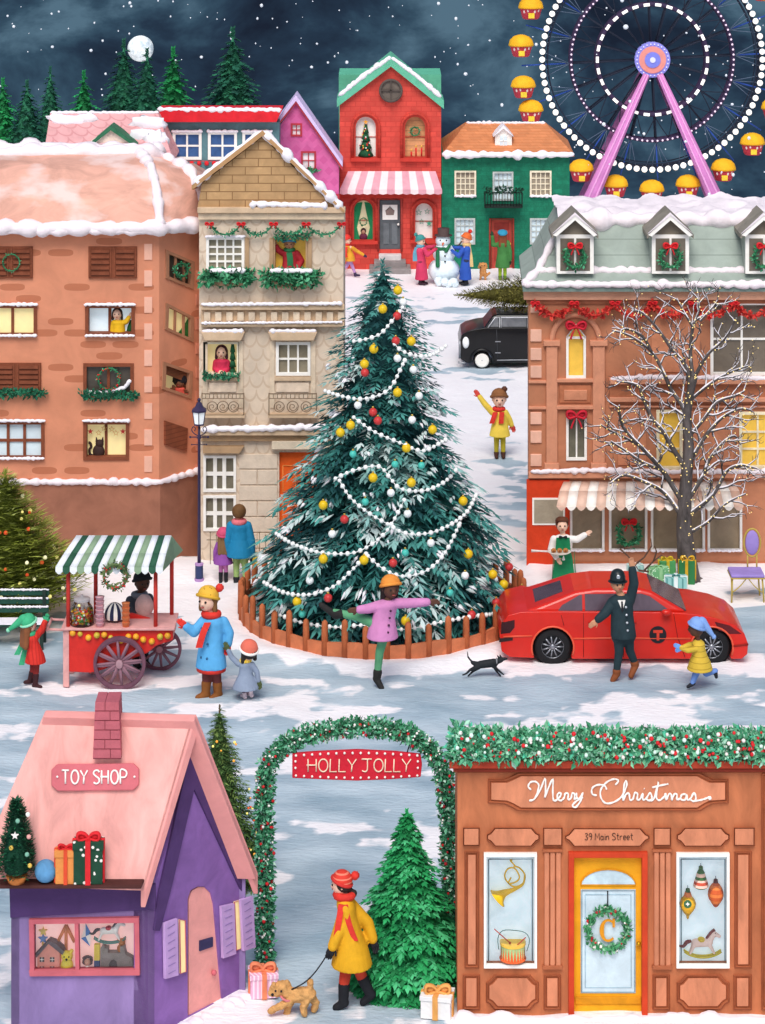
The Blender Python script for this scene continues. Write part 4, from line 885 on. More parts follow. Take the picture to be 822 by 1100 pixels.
    p=cb; m=[Vector((p.x+sx*k,p.y-.11,p.z+zz*k)) for sx,zz in((-15,-1),(15,-1),(12.5,60),(-12.5,60))]; ch.ext(m,[q+Vector((0,.34,0)) for q in m],MO); ch.build('chimney',T)
    # shop sign
    s=MB(); P=[(61,821),(143,820),(149,826),(149,843),(143,849),(62,850),(55,844),(55,827)]; RP.poly(s,P,.05,.05,M('#cc6a72',var=.08)); sg=s.build('sign',T,bevel=.01)
    s=MB(); stroke(s,RP,'TOY',66.5,842,14.5,1.0,.06,WHITE,gap=.14,wd=.75); stroke(s,RP,'SHOP',100,842,14.5,1.0,.06,WHITE,gap=.17,wd=.75)
    for x in(61.5,144.5): s.ball(RP.q(x,834.5,.06),1.3*k,WHITE,8,6)
    s.build('lettering',sg)
    # shelf plank on the eave
    s=MB(); a=RP.q(-30,944,.0); bq=RP.q(155,944,.0); n=Vector((0,0,1)); o=Vector((fn.x,fn.y,0)).normalized()
    q=[a,bq,bq+o*.2,a+o*.2]; s.ext([p+n*.0 for p in q],[p-n*.04 for p in q],M('#4a2420',var=.2)); s.build('shelf',T,bevel=.01)
    shelf=lambda px,o=o,RP=RP: (RP.q(px,944,0)+o*.1)
    # door and window openings
    DO=M('#f0a49c',var=.08,sc=4); do=[(203,1093),(203,966),(206,957),(213,953),(221,953),(228,960),(231,972),(240,1074)]
    PS.poly(cs,do,.02,.08,DO); g=MB(); PS.poly(g,[(x*1.0,y) for x,y in do],-.02,.05,DO); dd=g.build('door',T); g=MB(); PS.poly(g,[(215,1011),(229,1007),(229,1017),(215,1022)],.0,.03,M('#39355c')); g.build('letter_slot',dd); g=MB(); g.ball(PS.q(230,1045,.02),.035,RO,12,8); g.build('handle',dd)
    LI=M('#c4a0d4',var=.08,sc=5); DLI=M('#8f78ad')
    def shut(pts,off=.05):
        g=MB(); PS.poly(g,pts,off,.04,LI); (x0,y0),(x1,y1),(x2,y2),(x3,y3)=pts
        for i in range(7):
            t0=(i+.7)/7.4; a=(x0+(x3-x0)*t0+3,y0+(y3-y0)*t0); b2=(x1+(x2-x1)*t0-3,y1+(y2-y1)*t0); PS.line(g,[a,b2],.45,off+.004,DLI,4)
        g.build('shutter',T,bevel=.006)
    def lit(pts):
        g=MB(); PS.poly(g,pts,.018,.03,YEL); 
        w_=MB(); P=PS.pts(pts,.022); w_.tube(P,.008,RO,5,closed=True); wi=w_.build('window',T); g.build('pane',wi)
    lit([(193,988),(199,989),(200,1044),(194,1046)]); shut([(177,992),(191,987),(192,1048),(178,1052)])
    lit([(252,969),(259,967),(262,1018),(254,1021)]); shut([(238,974),(252,971),(254,1025),(240,1030)]); shut([(259,967),(272,963),(275,1018),(262,1022)],.08)
    # display window
    WR=M('#f2c3bd',var=.06,sc=2); PF.rect(cf,35,991,145,1046,.02,.21,WR)
    g=MB(); 
    for a in([(31,988),(149,986),(149,991.5),(31,993)],[(31,1043),(150,1042),(150,1048),(32,1049)],[(31,988),(36,988),(37,1049),(32,1049)],[(144,986),(149,986),(150,1048),(145,1048)],[(80,990),(84,990),(85,1045),(81,1045)]): PF.poly(g,a,.05 if a[0][0] in(31,) and a[2][1]<1010 or a[0][1]>1030 else .047,.09,RO)
    wi=g.build('window',T); g=MB(); PF.rect(g,36,992,144,1044,.0,.008,glass_mat()); g.build('pane',wi); g=MB(); PF.rect(g,32,988,148,1049,-.17,.01,M('#f2c3bd',var=.06,sc=2,emit=.5)); g.build('glow_backing',wi)  # backing made to glow to brighten the toys; no lamp inside
    cut(front,cf); cut(gab,cs)
    # ---- toys behind the glass
    PF=Pl(C1+fn.normalized()*.04,fn)
    def toy(name,label,cat,px,py): return thing(name,label,cat,PF.q(px,py,-.12))
    k=31/F
    t=toy('dollhouse','pink dollhouse with grey roof in the toy shop window','toy',54,1044); g=MB(); PF.poly(g,[(40,1045),(40,1024),(53,1013),(64,1024),(64,1045)],-.08,.1,M('#ee9f8e')); g.build('wall',t); g=MB(); PF.poly(g,[(37,1027),(52,1011),(60,1014),(69,1022),(67,1026),(52,1014),(39,1029)],-.06,.13,M('#6f6468')); g.build('roof',t)
    for x,y in((45,1031),(56,1031),(45,1041),(56,1041)): g=MB(); PF.rect(g,x-2.4,y-2.5,x+2.4,y+2.5,-.077,.01,M('#463b3b')); PF.rect(g,x-.3,y-2.5,x+.3,y+2.5,-.074,.006,WHITE); PF.rect(g,x-2.4,y-.3,x+2.4,y+.3,-.0745,.006,WHITE); g.build('window',t)
    t=toy('toy_bear','yellow plush bear sitting beside the pink dollhouse in the window','toy',72,1044); g=MB(); Y=M('#f0dc4e',var=.1,sc=9); c=PF.q(72,1037,-.1); g.ball(c,(7*k,.05,8.5*k),Y,14,10); c2=PF.q(72,1027,-.1); g.ball(c2,(6.6*k,.06,6*k),Y,14,10)
    for s_ in(-1,1): g.ball(c2+Vector((s_*5*k,0,5.5*k)),2.3*k,Y,8,6)
    g.build('body',t,voxel=.007); g=MB()
    for s_ in(-1,1): g.ball(c2+Vector((s_*2.6*k,-.055,1*k)),.8*k,BLACK,6,5)
    g.ball(c2+Vector((0,-.06,-1.6*k)),1.3*k,BLACK,8,6); g.build('face',t)
    t=toy('toy_swing_frame','orange wooden A-shaped frame standing behind the yellow bear','toy',71,1020); g=MB(); O=M('#df8a5a',var=.12)
    for a,b2 in(((71,994),(58,1020)),((71,994),(80,1012)),((71,994),(71,1024))): PF.line(g,[a,b2],1.9,-.17,O,6)
    g.build('frame',t)
    g=MB(); PF.line(g,[(46,1000),(46,1018)],1,-.18,YEL2); star(g,PF,46,1001,5,-.17,M('#f0d77a'),t=.03); star(g,PF,46,1009,5.5,-.16,M('#6e94cf'),t=.03); o=g.build('toy_windmill',loc=PF.q(46,1018,-.17)); tag(o,'yellow and blue star windmill toy in the window corner','toy')
    t=toy('kite','blue and white diamond kite hung in the toy shop window','kite',92,1004)
    for nm,pts,m in(('sail',[(92,992),(98,1003),(92,1006)],M('#4f83c2')),('sail',[(92,992),(92,1006),(87,1008)],WHITE),('sail',[(92,1006),(97,1017),(87,1008)],M('#4f83c2')),('sail',[(92,1006),(98,1003),(97,1017)],WHITE)): g=MB(); PF.poly(g,pts,-.14,.006,m); g.build(nm,t)
    t=toy('doll','small doll with dark curly hair beside the blue kite','doll',93,1044); g=MB(); c=PF.q(94,1034,-.1); g.ball(c,(3.6*k,.03,4*k),M('#c99a85'),10,8); g.cap(PF.q(94,1038,-.1),PF.q(94,1044,-.1),2.4*k,5*k,WHITE,8); g.build('body',t); g=MB(); 
    for i in range(26): a=i*.5; g.ball(c+Vector((math.cos(a)*(3+2.2*(i%3)/2)*k,.02,math.sin(a)*4*k+1.5*k)),1.8*k,M('#5b4a4d'),6,5)
    g.build('hair',t)
    t=toy('jack_in_the_box','yellow and navy block toy between the doll and the toy castle','toy',104,1044); g=MB(); PF.rect(g,101,1015,107,1032,-.1,.05,M('#e9cd52')); g.build('box',t); g=MB(); PF.rect(g,101,1032,107,1045,-.1,.05,M('#3f5682')); g.build('base',t)
    t=toy('toy_castle','grey toy castle with arched gate in the toy shop window','toy',124,1044); g=MB(); GY=M('#8c837e',var=.15,sc=8)
    PF.poly(g,[(108,1045),(108,1019),(111,1015),(113,1019),(116,1019),(116,1024),(129,1024),(129,1017),(133,1017),(135,1026),(142,1030),(143,1045)],-.1,.1,GY); g.build('wall',t); g=MB(); PF.poly(g,[(117,1045),(117,1036),(119,1032),(122,1031),(125,1033),(126,1037),(126,1045)],-.096,.02,M('#4c4648')); g.build('gate',t)
    t=toy('brown_teddy','brown teddy bear sitting on top of the toy castle','toy',130,1020); g=MB(); B2=M('#b5723d'); g.ball(PF.q(130,1019,-.15),(4.5*k,.04,5*k),B2,10,8); g.ball(PF.q(131,1012,-.15),4*k,B2,10,8); g.ball(PF.q(127.5,1009,-.15),1.6*k,B2,8,6); g.ball(PF.q(134,1009,-.15),1.6*k,B2,8,6); g.build('body',t,voxel=.006)
    rocking_horse(PF,118,1000,.62,-.14,'white rocking horse with red saddle above the toy castle',WHITE,M('#4a4348'),M('#c93b4a'),M('#5f8f86'),T=None)
    # ---- things on the eave shelf
    s_=shelf(20); kk=s_.y/F
    tr=thing('potted_christmas_tree','small decorated Christmas tree in orange pot on the toy shop shelf','tree',s_+Vector((0,0,0)))
    g=MB(); g.lathe([(.10,0),(.13,.085),(.12,.085)],s_,M('#d9813f'),16); g.build('pot',tr)
    g=MB(); g.cap(s_+Vector((0,0,.03)),s_+Vector((0,0,.85)),.02,.005,BRN,6); g.build('trunk',tr)
    g=MB(); rr=random.Random(3); GM=[M('#14583a',var=.25,sc=9),M('#0e4630',var=.2,sc=9),M('#20724a',var=.2)]
    g.loft([[s_+Vector((math.cos(a*PI/6)*r_,math.sin(a*PI/6)*r_,z)) for a in range(12)] for r_,z in((.04,.1),(.15,.14),(.16,.35),(.1,.65),(.01,.98))],GM[1])
    for i in range(1500):
        z=.1+.88*rr.random(); r_=.215*(1-((z-.1)/.95)**1.6)*(.75+.3*rr.random()); a=rr.random()*2*PI; c=s_+Vector((math.cos(a)*r_,math.sin(a)*r_,z)); d_=Vector((math.cos(a),math.sin(a),-.1+.9*rr.random()))*.06; sd=Vector((-math.sin(a),math.cos(a),0))*.016
        g.add([c-sd,c+sd,c+d_],[(0,1,2)],rr.choice(GM))
    g.build('foliage',tr,norm=False)
    for (x,y,m,st,lb) in((30,875,WHITE,1,'white ball bauble near the tip of the potted tree'),(16,898,WHITE,2,'white star on the left of the potted tree'),(31,899,M('#e8a9a0'),1,'pink bauble on the right of the potted tree'),(12,911,M('#e9c45a'),1,'yellow bauble low on the left of the potted tree'),(32,930,M('#e9c45a'),1,'yellow bauble low on the right of the potted tree'),(19,882,M('#7fb8a0'),1,'mint bauble high on the left of the potted tree'),(29,918,M('#7fb8a0'),1,'mint bauble low in the middle of the potted tree')):
        pp=frontal(s_.y-.17); g=MB(); 
        if st==1: g.ball(pp.q(x,y,0),2.5*kk,m,10,8)
        else: star(g,pp,x,y,4.4,0,m,t=.02)
        tag(g.build('bauble' if st==1 else 'tree_star',loc=pp.q(x,y,0)),lb,'bauble')
    b_=shelf(51)+Vector((0,0,12*kk)); g=MB(); g.ball(b_,12*kk,M('#5b93bf',var=.14,sc=6),28,18); tag(g.build('ball',loc=b_),'blue ball on the toy shop shelf between tree and presents','ball')
    present('tall orange present with red bow on the toy shop shelf',shelf(73),22*kk,.13,36*kk,M('#e2924a',var=.1),M('#e2502e'),REDR,bsz=8*kk)
    present('dark green patterned present with big red bow on the toy shop shelf',shelf(97),31*kk,.15,46*kk,M('#17432f',var=.15,pat='dots',hex2='#e9e6dc',a=14,b=.26),REDR,REDR,bsz=12*kk)
    s=MB(); lumpy(s,[Vector((C1.x-.05,C1.y-.16,-.03)),Vector((C2.x+.1,C2.y-.16,-.03))],.06,101,SNOW,2.4)
    s.build('snow_drift',loc=C1,kind='structure')
    return T
def present(label,base,w,dp,h,m,rb,bm,bsz=.1,rz=0,group=None,lid=True):
    T=thing('present',label,'present',base,group); R=Matrix.Rotation(rz,4,'Z'); base=Vector(base)
    def bx(x0,x1,y0,y1,z0,z1,mm,nm,bev=.006):
        g=MB(); g.box(x0,x1,y0,y1,z0,z1,mm); g.v=[tuple(base+R@Vector(p)) for p in g.v]; return g.build(nm,T,bevel=bev)
    bx(-w/2,w/2,-dp/2,dp/2,0,h*.8 if lid else h,m,'box')
    if lid: bx(-w/2-.012,w/2+.012,-dp/2-.012,dp/2+.012,h*.8,h,m,'lid')
    e=.02; r=w*.09
    g=MB(); g.box(-r,r,-dp/2-e,dp/2+e,-.0,h+.008,rb); g.box(-w/2-e,w/2+e,-r,r,.0,h+.006,rb); g.v=[tuple(base+R@Vector(p)) for p in g.v]; g.build('ribbon',T)
    g=MB(); bow(g,base+Vector((0,-dp*.1,h+bsz*.15)),bsz,bm,.5); g.build('bow',T); return T
def rocking_horse(pl,px,py,sc,off,label,bodym,manem,saddle,rock,T=None,right=True):
    T=thing('rocking_horse',label,'rocking horse',pl.q(px,py+20*sc,off)); k=pl.sc(px,py)*sc; c=pl.q(px,py,off); V=lambda x,z,y=0: c+Vector((x*k,y*k,z*k))
    g=MB(); g.cap(V(-13,0),V(10,0),7,6.5,bodym) if False else None
    g.cap(V(-11,0),V(9,1),6.5*k,6.5*k,bodym); g.cap(V(9,2),V(17,14),5.5*k,4*k,bodym); g.cap(V(17,14),V(25,10),4*k,2.6*k,bodym); g.cap(V(17,17),V(17,20),1.3*k,.6*k,bodym)
    for s_ in(-3,3):
        g.cap(V(-13,-2,s_),V(-19,-15,s_),3.2*k,1.6*k,bodym); g.cap(V(10,-2,s_),V(17,-14,s_),3.2*k,1.6*k,bodym)
    g.build('body',T,voxel=max(.004,1.0*k)); g=MB(); g.tube(smooth([V(-17,3),V(-24,1),V(-29,-5),V(-36,-4)],3),[k*2,k*2.4,k*3,k*3,k*3,k*2.6,k*2.4,k*2,k*1.6,k][:10],manem,7); g.build('tail',T)
    g=MB(); g.tube(smooth([V(18,20,0),V(12,15,0),V(6,7,0)],3),2.4*k,manem,7); g.build('mane',T)
    g=MB(); g.ball(V(-2,5),(6*k,7.2*k,3.4*k),saddle,12,8); g.build('saddle',T)
    for s_ in(-3.5,3.5):
        g=MB(); g.tube([V(34*math.sin(a),-20.5+ (1-math.cos(a))*34*.62+0,s_) for a in [x*.1-.95 for x in range(20)]],1.5*k,rock,7); g.build('rocker',T)
    g=MB()
    for s_ in(-1,1): g.ball(V(19,15.5,s_*3.2),.8*k,BLACK,6,5)
    g.build('eye',T); return T
toy_shop()
# ================================================================ Merry Christmas shop (foreground right)
def gift_shop():
    D=gd(1089); pl=frontal(D); loc=W(650,1089,D); loc.z=0
    T=thing('gift_shop','carved terracotta wooden shop front with yellow door and holly garland in the right foreground','shop',loc)
    WD=M('#b96e47',var=.2,sc=3,st=(1,1,.35)); WL=M('#cc825f',var=.18,sc=4,st=(1,1,.35)); DK=M('#a95f3c',var=.12,sc=3)
    C=MB(); x0=pl.q(491.5,0).x; x1=pl.q(850,0).x; zt=pl.q(0,822).z
    mb=MB(); mb.box(x0,x1,D,D+1.0,-.3,zt,WD); wall=mb.build('wall',T)
    k=D/F
    q=MB(); pl.rect(q,483,818,860,826,.14,.3,M('#a83a22',var=.12)); pl.rect(q,487,826,860,829.5,.08,.2,M('#8e3420')); pl.rect(q,491,829.5,860,831,.03,.1,DK); q.build('cornice',T,bevel=.01)
    q=MB(); q.box(x0-.02,x1,D+.02,D+1.02,zt,zt+.12,SNOWP); 
    for i in range(3): lumpy(q,[Vector((x0,D+.4+i*.22,zt+.06)),Vector((x1,D+.4+i*.22,zt+.06))],.09,i+150,SNOWP)
    q.build('roof_snow',T)
    def panel(pts,f,name='carved_panel'):
        cx=sum(p[0] for p in pts)/len(pts); cy=sum(p[1] for p in pts)/len(pts)
        g=MB(); fr=pl.pts(pts,.045)
        q_=min(1,(max(p[1] for p in pts)-min(p[1] for p in pts))/34); q_=q_*q_ if q_<.7 else q_
        def shr(d): return [(x-d*q_*(1 if x>cx else -1),y-d*q_*(1 if y>cy else -1)) for x,y in pts]
        o0,o1,o2=pl.pts(pts,.0),pl.pts(shr(1.2),.05),pl.pts(shr(3.0),.02); o3=pl.pts(shr(4.0),.045)
        g.loft([o0,o1],DK,False,False); g.loft([o1,o2],DK,False,False); g.loft([o2,o3],DK,False,False); g.add(o3,[tuple(range(len(o3)))],WL); return g.build(name,T)
    def cham(x0,y0,x1,y1,c): return [(x0,y0+c*.9),(x0+c*.4,y0+c*.7),(x0+c*.75,y0+c*.3),(x0+c,y0),(x1-c,y0),(x1-c*.75,y0+c*.3),(x1-c*.4,y0+c*.7),(x1,y0+c*.9),(x1,y1-c*.9),(x1-c*.4,y1-c*.7),(x1-c*.75,y1-c*.3),(x1-c,y1),(x0+c,y1),(x0+c*.75,y1-c*.3),(x0+c*.4,y1-c*.7),(x0,y1-c*.9)]
    def R(x0,y0,x1,y1): return [(x0,y0),(x1,y0),(x1,y1),(x0,y1)]
    top=[(524,837),(541,837),(548,834),(556,830),(753,830),(760,834),(766,837),(783,837),(783,863),(766,864),(760,867),(753,871.5),(556,871.5),(548,867),(541,864),(524,863)]
    panel(top,0,'sign_board')
    for r in((497.5,889,515.5,909),(583.5,889,604.5,909),(702,889,721,909),(788.5,889,811,909)): panel(R(*r),0)
    for r in((523,889,580,910,8),(607,889.5,698,910,9),(727,889,784,910,8)): panel(cham(*r),0)
    for r in((499,914.5,515,1040),(789,914.5,808,1040)): panel(R(*r),0,'column')
    for xa in(584,702):
        for i in range(3): pl.rect(q:=MB(),xa+1+i*6.3,916,xa+6+i*6.3,1038,.035,.05,WL); q.build('flute',T,bevel=.008)
        q=MB(); pl.rect(q,xa-1,913,xa+20.5,916,.05,.06,DK); pl.rect(q,xa-1,1038,xa+20.5,1042,.05,.06,DK); q.build('column_trim',T,bevel=.006)
    for r in((497,1047,516,1085),(584,1047,603,1085),(701,1047,720,1085),(788,1047,808,1085)): panel(R(*r),0)
    for r in((522,1047,579,1085,9),(727,1047,784,1085,9)): panel(cham(*r),0)
    for r in((818,830,860,1085),): panel(R(*r),0)
    # lettering
    g=MB(); cv=[[(172,75),(163,65),(170,52),(185,50),(195,60),(192,80),(182,103),(166,108)],[(182,103),(200,75),(214,40),(216,70),(214,98)],[(214,98),(226,66),(238,42),(238,80),(240,106),(250,106),(262,92),(261,84),(253,88),(252,101),(262,108),(272,100),(276,86),(285,88),(284,104),(293,101),(297,86),(304,88),(304,104),(310,100)],[(310,84),(311,98),(319,102),(329,84),(323,108),(308,128),(298,122),(312,108),(330,98)],
        [(372,92),(358,88),(358,70),(375,60),(395,62),(402,74)],[(428,60),(438,48),(425,42),(402,52),(384,75),(385,100),(400,116),(425,112),(448,95),(463,62),(461,48),(455,62),(452,108),(460,90),(470,86),(473,105),(482,103),(488,84),(496,88),(495,105),(504,103),(512,86),(512,104),(522,102),(534,84),(540,100),(532,108),(524,104)],[(532,107),(546,102),(560,50),(553,95),(562,107),(576,97),(582,86),(583,106),(592,88),(599,90),(600,106),(608,88),(616,90),(616,105),(628,100)],[(540,68),(565,62),(590,57)],[(643,88),(631,90),(628,103),(640,106),(646,90),(648,106),(658,101),(668,84),(674,100),(668,110),(658,106)],[(668,109),(684,107),(700,103),(714,97)],[(516,71),(517,72)]]
    for st in cv:
        P=smooth(pl.pts([(510+x/2.834,820+y/2.834+2) for x,y in st],.055),4); n=len(P)
        g.tube(P,[k*(.75+.45*abs(math.sin(i*.9))) for i in range(n)],WHITE,6)
    g.ball(pl.q(510+716/2.834,822+100/2.834,.055),2.2*k,WHITE,8,6); g.build('lettering',T)
    g=MB(); tx=M('#3a2620',var=.1); x=stroke(g,pl,'39 Main Street',628.5,902.5,7.2,.36,.05,tx,gap=.17,sp=.34,wd=.82); g.build('address_lettering',T)
    # windows
    BG=M('#cfe0e8',var=.10,sc=3.5)
    for (a,b) in((520,577),(727,784)):
        pl.rect(C,a+1,919,b-1,1038,.02,.17,BG); g=MB()
        for r in((a+2.6,917,b-2.6,920.5),(a+2.6,1037,b-2.6,1040.5),(a,917,a+2.6,1040.5),(b-2.6,917,b,1040.5)): pl.rect(g,*r,.05,.06,WHITE)
        wi=g.build('window',T); g=MB(); pl.rect(g,a+2,920,b-2,1038,.0,.008,glass_mat()); g.build('pane',wi); g=MB(); pl.rect(g,a+.8,918.8,b-.8,1038.2,-.13,.03,M('#cfe0e8',var=.10,sc=3.5,emit=.5)); g.build('glow_backing',wi)  # backing glow is added to lift the dim display, not a lamp
        g=MB(); GB=M('#93b3c1',var=.15); pl.line(g,[(a+5,923),(b-5,923),(b-5,1034),(a+5,1034),(a+5,923)],.8,-.126,GB,4); g.build('painted_border',wi)
    # door
    RD=M('#c43c1a',var=.12); YD=M('#e9a416',var=.1,sc=3); pl.rect(C,612,917,695,1100,.02,.14,YD)
    g=MB()
    for r in((611,916,617,1095),(690,916,696,1095),(611,916,696,922)): pl.rect(g,*r,.055 if r[1]==916 and r[3]>1000 else .05,.16,RD)
    g.build('door_frame',T,bevel=.006)
    g=MB(); pl.rect(g,616.5,921,690.5,1095,-.05,.08,YD); dr=g.build('door',T)
    g=MB(); P=[(624,951)]+[(653.5-29.5*math.cos(PI*i/12),951-17*math.sin(PI*i/12)) for i in range(13)]; pl.poly(g,P,-.045,.02,M('#c5dde6',rough=.3)); pl.line(g,P+[P[0]],.8,-.04,M('#d9930f')); pl.rect(g,624,955.5,683,1067,-.044,.02,M('#c7dbe3',var=.1,sc=3,rough=.3)); pl.line(g,[(625,956.5),(682,956.5),(682,1066),(625,1066),(625,956.5)],.9,-.04,M('#8fa7b0')); pl.line(g,[(629,961),(678,961),(678,1061),(629,1061),(629,961)],.7,-.044,M('#a3c0cd')); g.build('pane',dr)
    g=MB(); pl.rect(g,618,1071,689,1079,-.03,.03,M('#d8900f')); g.build('kick_board',dr,bevel=.006)
    g=MB(); g.ball(pl.q(686.3,1014,-.0),.03,M('#b8860b',metal=.6,rough=.3),10,8); g.build('handle',dr)
    cut(wall,C)
    dp=frontal(D+.05)
    WT=wreath('leafy wreath with red berries and gold letter C on the yellow shop door',dp,653,999,21,off=.03,th=.17,n=420,berry=[REDR,M('#b12a35'),WHITE],loop=.98,mats=[M('#4d9c68',var=.2),M('#2f7d4d',var=.2),M('#8cc79c',var=.15),M('#3a8a5a')])
    g=MB(); dp.line(g,[(653,957),(653,980)],.7,.02,BLACK); g.build('cord',WT)
    g=MB(); n=24; A0=math.radians(52); outer=[]; 
    an_=[math.radians(48)+math.radians(264)*i/n for i in range(n+1)]; P=[(653.5+9.2*math.cos(a),1000-12*math.sin(a)) for a in an_]
    Pi=[(653.5+(9.2-1.7-3.0*max(0,-math.cos(a))**.7)*math.cos(a),1000-(12-2.0)*math.sin(a)) for a in an_]
    G=M('#d98f12',var=.08)
    fo=[dp.q(x,y,.05) for x,y in P]; fi=[dp.q(x,y,.05) for x,y in Pi]; vs=fo+fi+[p+Vector((0,.02,0)) for p in fo+fi]; m=n+1; fs=[]
    for i in range(n): fs+=[(i,i+1,m+i+1,m+i),(2*m+i,3*m+i,3*m+i+1,2*m+i+1),(i,2*m+i,2*m+i+1,i+1),(m+i,m+i+1,3*m+i+1,3*m+i)]
    g.add(vs,fs,G); dp.rect(g,658.2,987.5,660.8,996.5,.052,.02,G); g.build('letter',WT)
    # garland on the roof edge
    GT=thing('holly_garland','thick holly garland with red and white berries along the top of the gift shop','garland',pl.q(650,820,.1))
    ms=[M('#7cc49a',var=.15,sc=9),M('#56a57c',var=.2,sc=9),M('#aadcc1',var=.12,sc=9),M('#3f8f66',var=.2,sc=9),M('#5fd0ab',var=.12)]
    g=MB()
    for yy,f_ in((808,.1),(799,.05),(793,-.08)):
        leafs(g,pl.pts([(491,yy),(850,yy)],f_),.115,3600,.085,ms,yy,wts=[5,4,3,3,1.6])
    leafs(g,pl.pts([(488,812),(492,790),(493,782)],.1),.08,320,.08,ms,3)
    g.build('foliage',GT,norm=False); b=MB(); rr=random.Random(8)
    for i in range(210): b.ball(pl.q(rr.uniform(489,850),rr.uniform(787,814),rr.uniform(.16,.22)),rr.uniform(1.3,2.6)*k,rr.choice([REDR,REDR,M('#f4e9e2',var=.05),M('#d9f0e4',var=.05)]),7,5)
    b.build('berries',GT,norm=False,kind='stuff'); b=MB(); pl.rect(b,492,806,850,818,-.02,.1,M('#2f6b4c')); b.build('core',GT)
    # display toys
    off=-.06
    HN=thing('french_horn','brass horn hanging in the left window of the gift shop','horn',pl.q(548,950,off)); g=MB(); GO=M('#efbf1f',var=.12,rough=.4)
    X=lambda x,y:(500+x/5.5,900+y/5.5)
    g.tube(smooth(pl.pts([X(*p) for p in((270,235),(255,270),(300,260),(320,230),(290,180),(250,185),(232,225),(250,262),(290,290),(340,270),(352,220),(320,178),(285,168))],off),4),1.0*k*.9,GO,7); g.build('tubing',HN)
    g=MB(); P=smooth(pl.pts([X(*p) for p in((352,225),(340,275),(290,305),(235,325),(205,345),(190,358))],off),4); n=len(P); g.tube(P,[k*(1.1+ (i/n)**2.6*11.5) for i in range(n)],GO,14); g.build('bell',HN)
    g=MB(); pl.line(g,[X(270,140),X(300,172)],.8,off,GO); g.ball(pl.q(*X(270,135),off),1.6*k,GO,8,6); g.build('mouthpiece',HN)
    DT=thing('toy_drum','toy drum with orange and green triangles and crossed sticks in the shop window','drum',pl.q(551,1035,off)); c=pl.q(551,1029,off+.0); r_=13.2*k; r_*=.8 if False else 1; h_=15*k; h_=15*k; g=MB(); n=24; O=M('#ee6a34'); GG=M('#b3d492')
    for i in range(n):
        a0,a1=2*PI*i/n,2*PI*(i+1)/n; p0,p1=Vector((math.cos(a0)*r_,math.sin(a0)*r_,0)),Vector((math.cos(a1)*r_,math.sin(a1)*r_,0)); m_=(p0+p1)/2; z=Vector((0,0,h_))
        g.add([c+p0,c+p1,c+m_+z],[(0,1,2)],O); g.add([c+p0,c+m_+z,c+p0+z],[(0,1,2)],GG); g.add([c+p1,c+p1+z,c+m_+z],[(0,1,2)],GG)
    g.build('drum_shell',DT); g=MB(); g.lathe([(0,h_),(r_*1.06,h_),(r_*1.06,h_+.03),(0,h_+.03)],c,YEL2,24,False); g.build('drum_head',DT); g=MB(); g.tube([c+Vector((math.cos(q*PI/12)*r_*1.03,math.sin(q*PI/12)*r_*1.03,0)) for q in range(24)],.012,O,6,closed=True); g.build('hoop',DT)
    for a,b2 in(((531,998),(548,1013)),((565,1007),(554,1017))): g=MB(); pl.line(g,[a,b2],.6,off+.1,M('#b04a3a')); g.ball(pl.q(*b2,off+.1),1.3*k,M('#8c2f26'),8,6); g.build('drumstick',DT)
    g=MB(); P=smooth(pl.pts([(536,1020),(535,1008),(540,1000),(552,999.5),(564,1002),(569,1010),(566,1022)],off+.06),3); g.tube(P,.5*k,M('#5d7a76'),5); g.build('strap',DT)
    def orn(label,cx,y0,y1,prof,ms_,capm):
        T_=thing('ornament',label,'ornament',pl.q(cx,y0,off)); c=pl.q(cx,y1,off); hh=(y1-y0)*k; g=MB(); n=18
        for (ra,za),(rb,zb),m in zip(prof,prof[1:],ms_):
            g.loft([[c+Vector((math.cos(2*PI*j/n)*max(r,.0005)*k,math.sin(2*PI*j/n)*max(r,.0005)*k,z*hh)) for j in range(n)] for r,z in((ra,za),(rb,zb))],m,True,False)
        g.build('body',T_); g=MB(); g.lathe([(2.6*k,0),(2.2*k,3.4*k)],c+Vector((0,0,hh)),capm,12); g.build('cap',T_); g=MB(); pl.line(g,[(cx,y0-3),(cx,y0-7 if y0>930 else 920)],.35,off,BLACK); g.build('hook',T_)
    GN=M('#3f6b3c'); PK_=M('#efc7b4'); RR=M('#c9543c'); OG=M('#e07b3c'); OD=M('#c85a2c'); YG=M('#e0ac2c'); DG=M('#3b6b4a')
    orn('bell shaped pink and green ornament at the top of the right shop window',753,934,954,[(0,0),(6.5,.03),(8.5,.12),(7.8,.25),(7,.4),(6.2,.5),(5.3,.65),(4.4,.82),(2.5,1)],[GN,GN,PK_,RR,PK_,GN,PK_,GN],GN)
    orn('orange striped spindle ornament on the right of the shop window',769,948,975,[(0,0),(2.5,.06),(5,.2),(7.5,.35),(8.6,.5),(8.4,.62),(7,.78),(4.5,.92),(2.2,1)],[OG,OD,OG,OD,OG,OD,OG,OD],M('#5c2a2c'))
    orn('yellow ornament with green rosette on the left of the shop window',739,958,988,[(0,0),(1.2,.05),(2,.16),(5,.28),(8.2,.45),(9,.58),(7.6,.72),(4.5,.85),(3,1)],[YG,YG,YG,YG,YG,YG,YG,OG],GN)
    g=MB(); c=pl.q(739,971.5,off+.1); g.lathe([(0,-.01),(4.2*k,0),(4.0*k,.02),(0,.02)],c,DG,16,False,'y'); star(g,pl,739,971.5,2.4,off+.115,WHITE,n=4); g.build('rosette',loc=c) and None
    o=bpy.data.objects['rosette']; par=[x for x in bpy.data.objects if x.get('label')=='yellow ornament with green rosette on the left of the shop window'][0]; o.location=Vector(o['_w'])-wo(par); o.parent=par
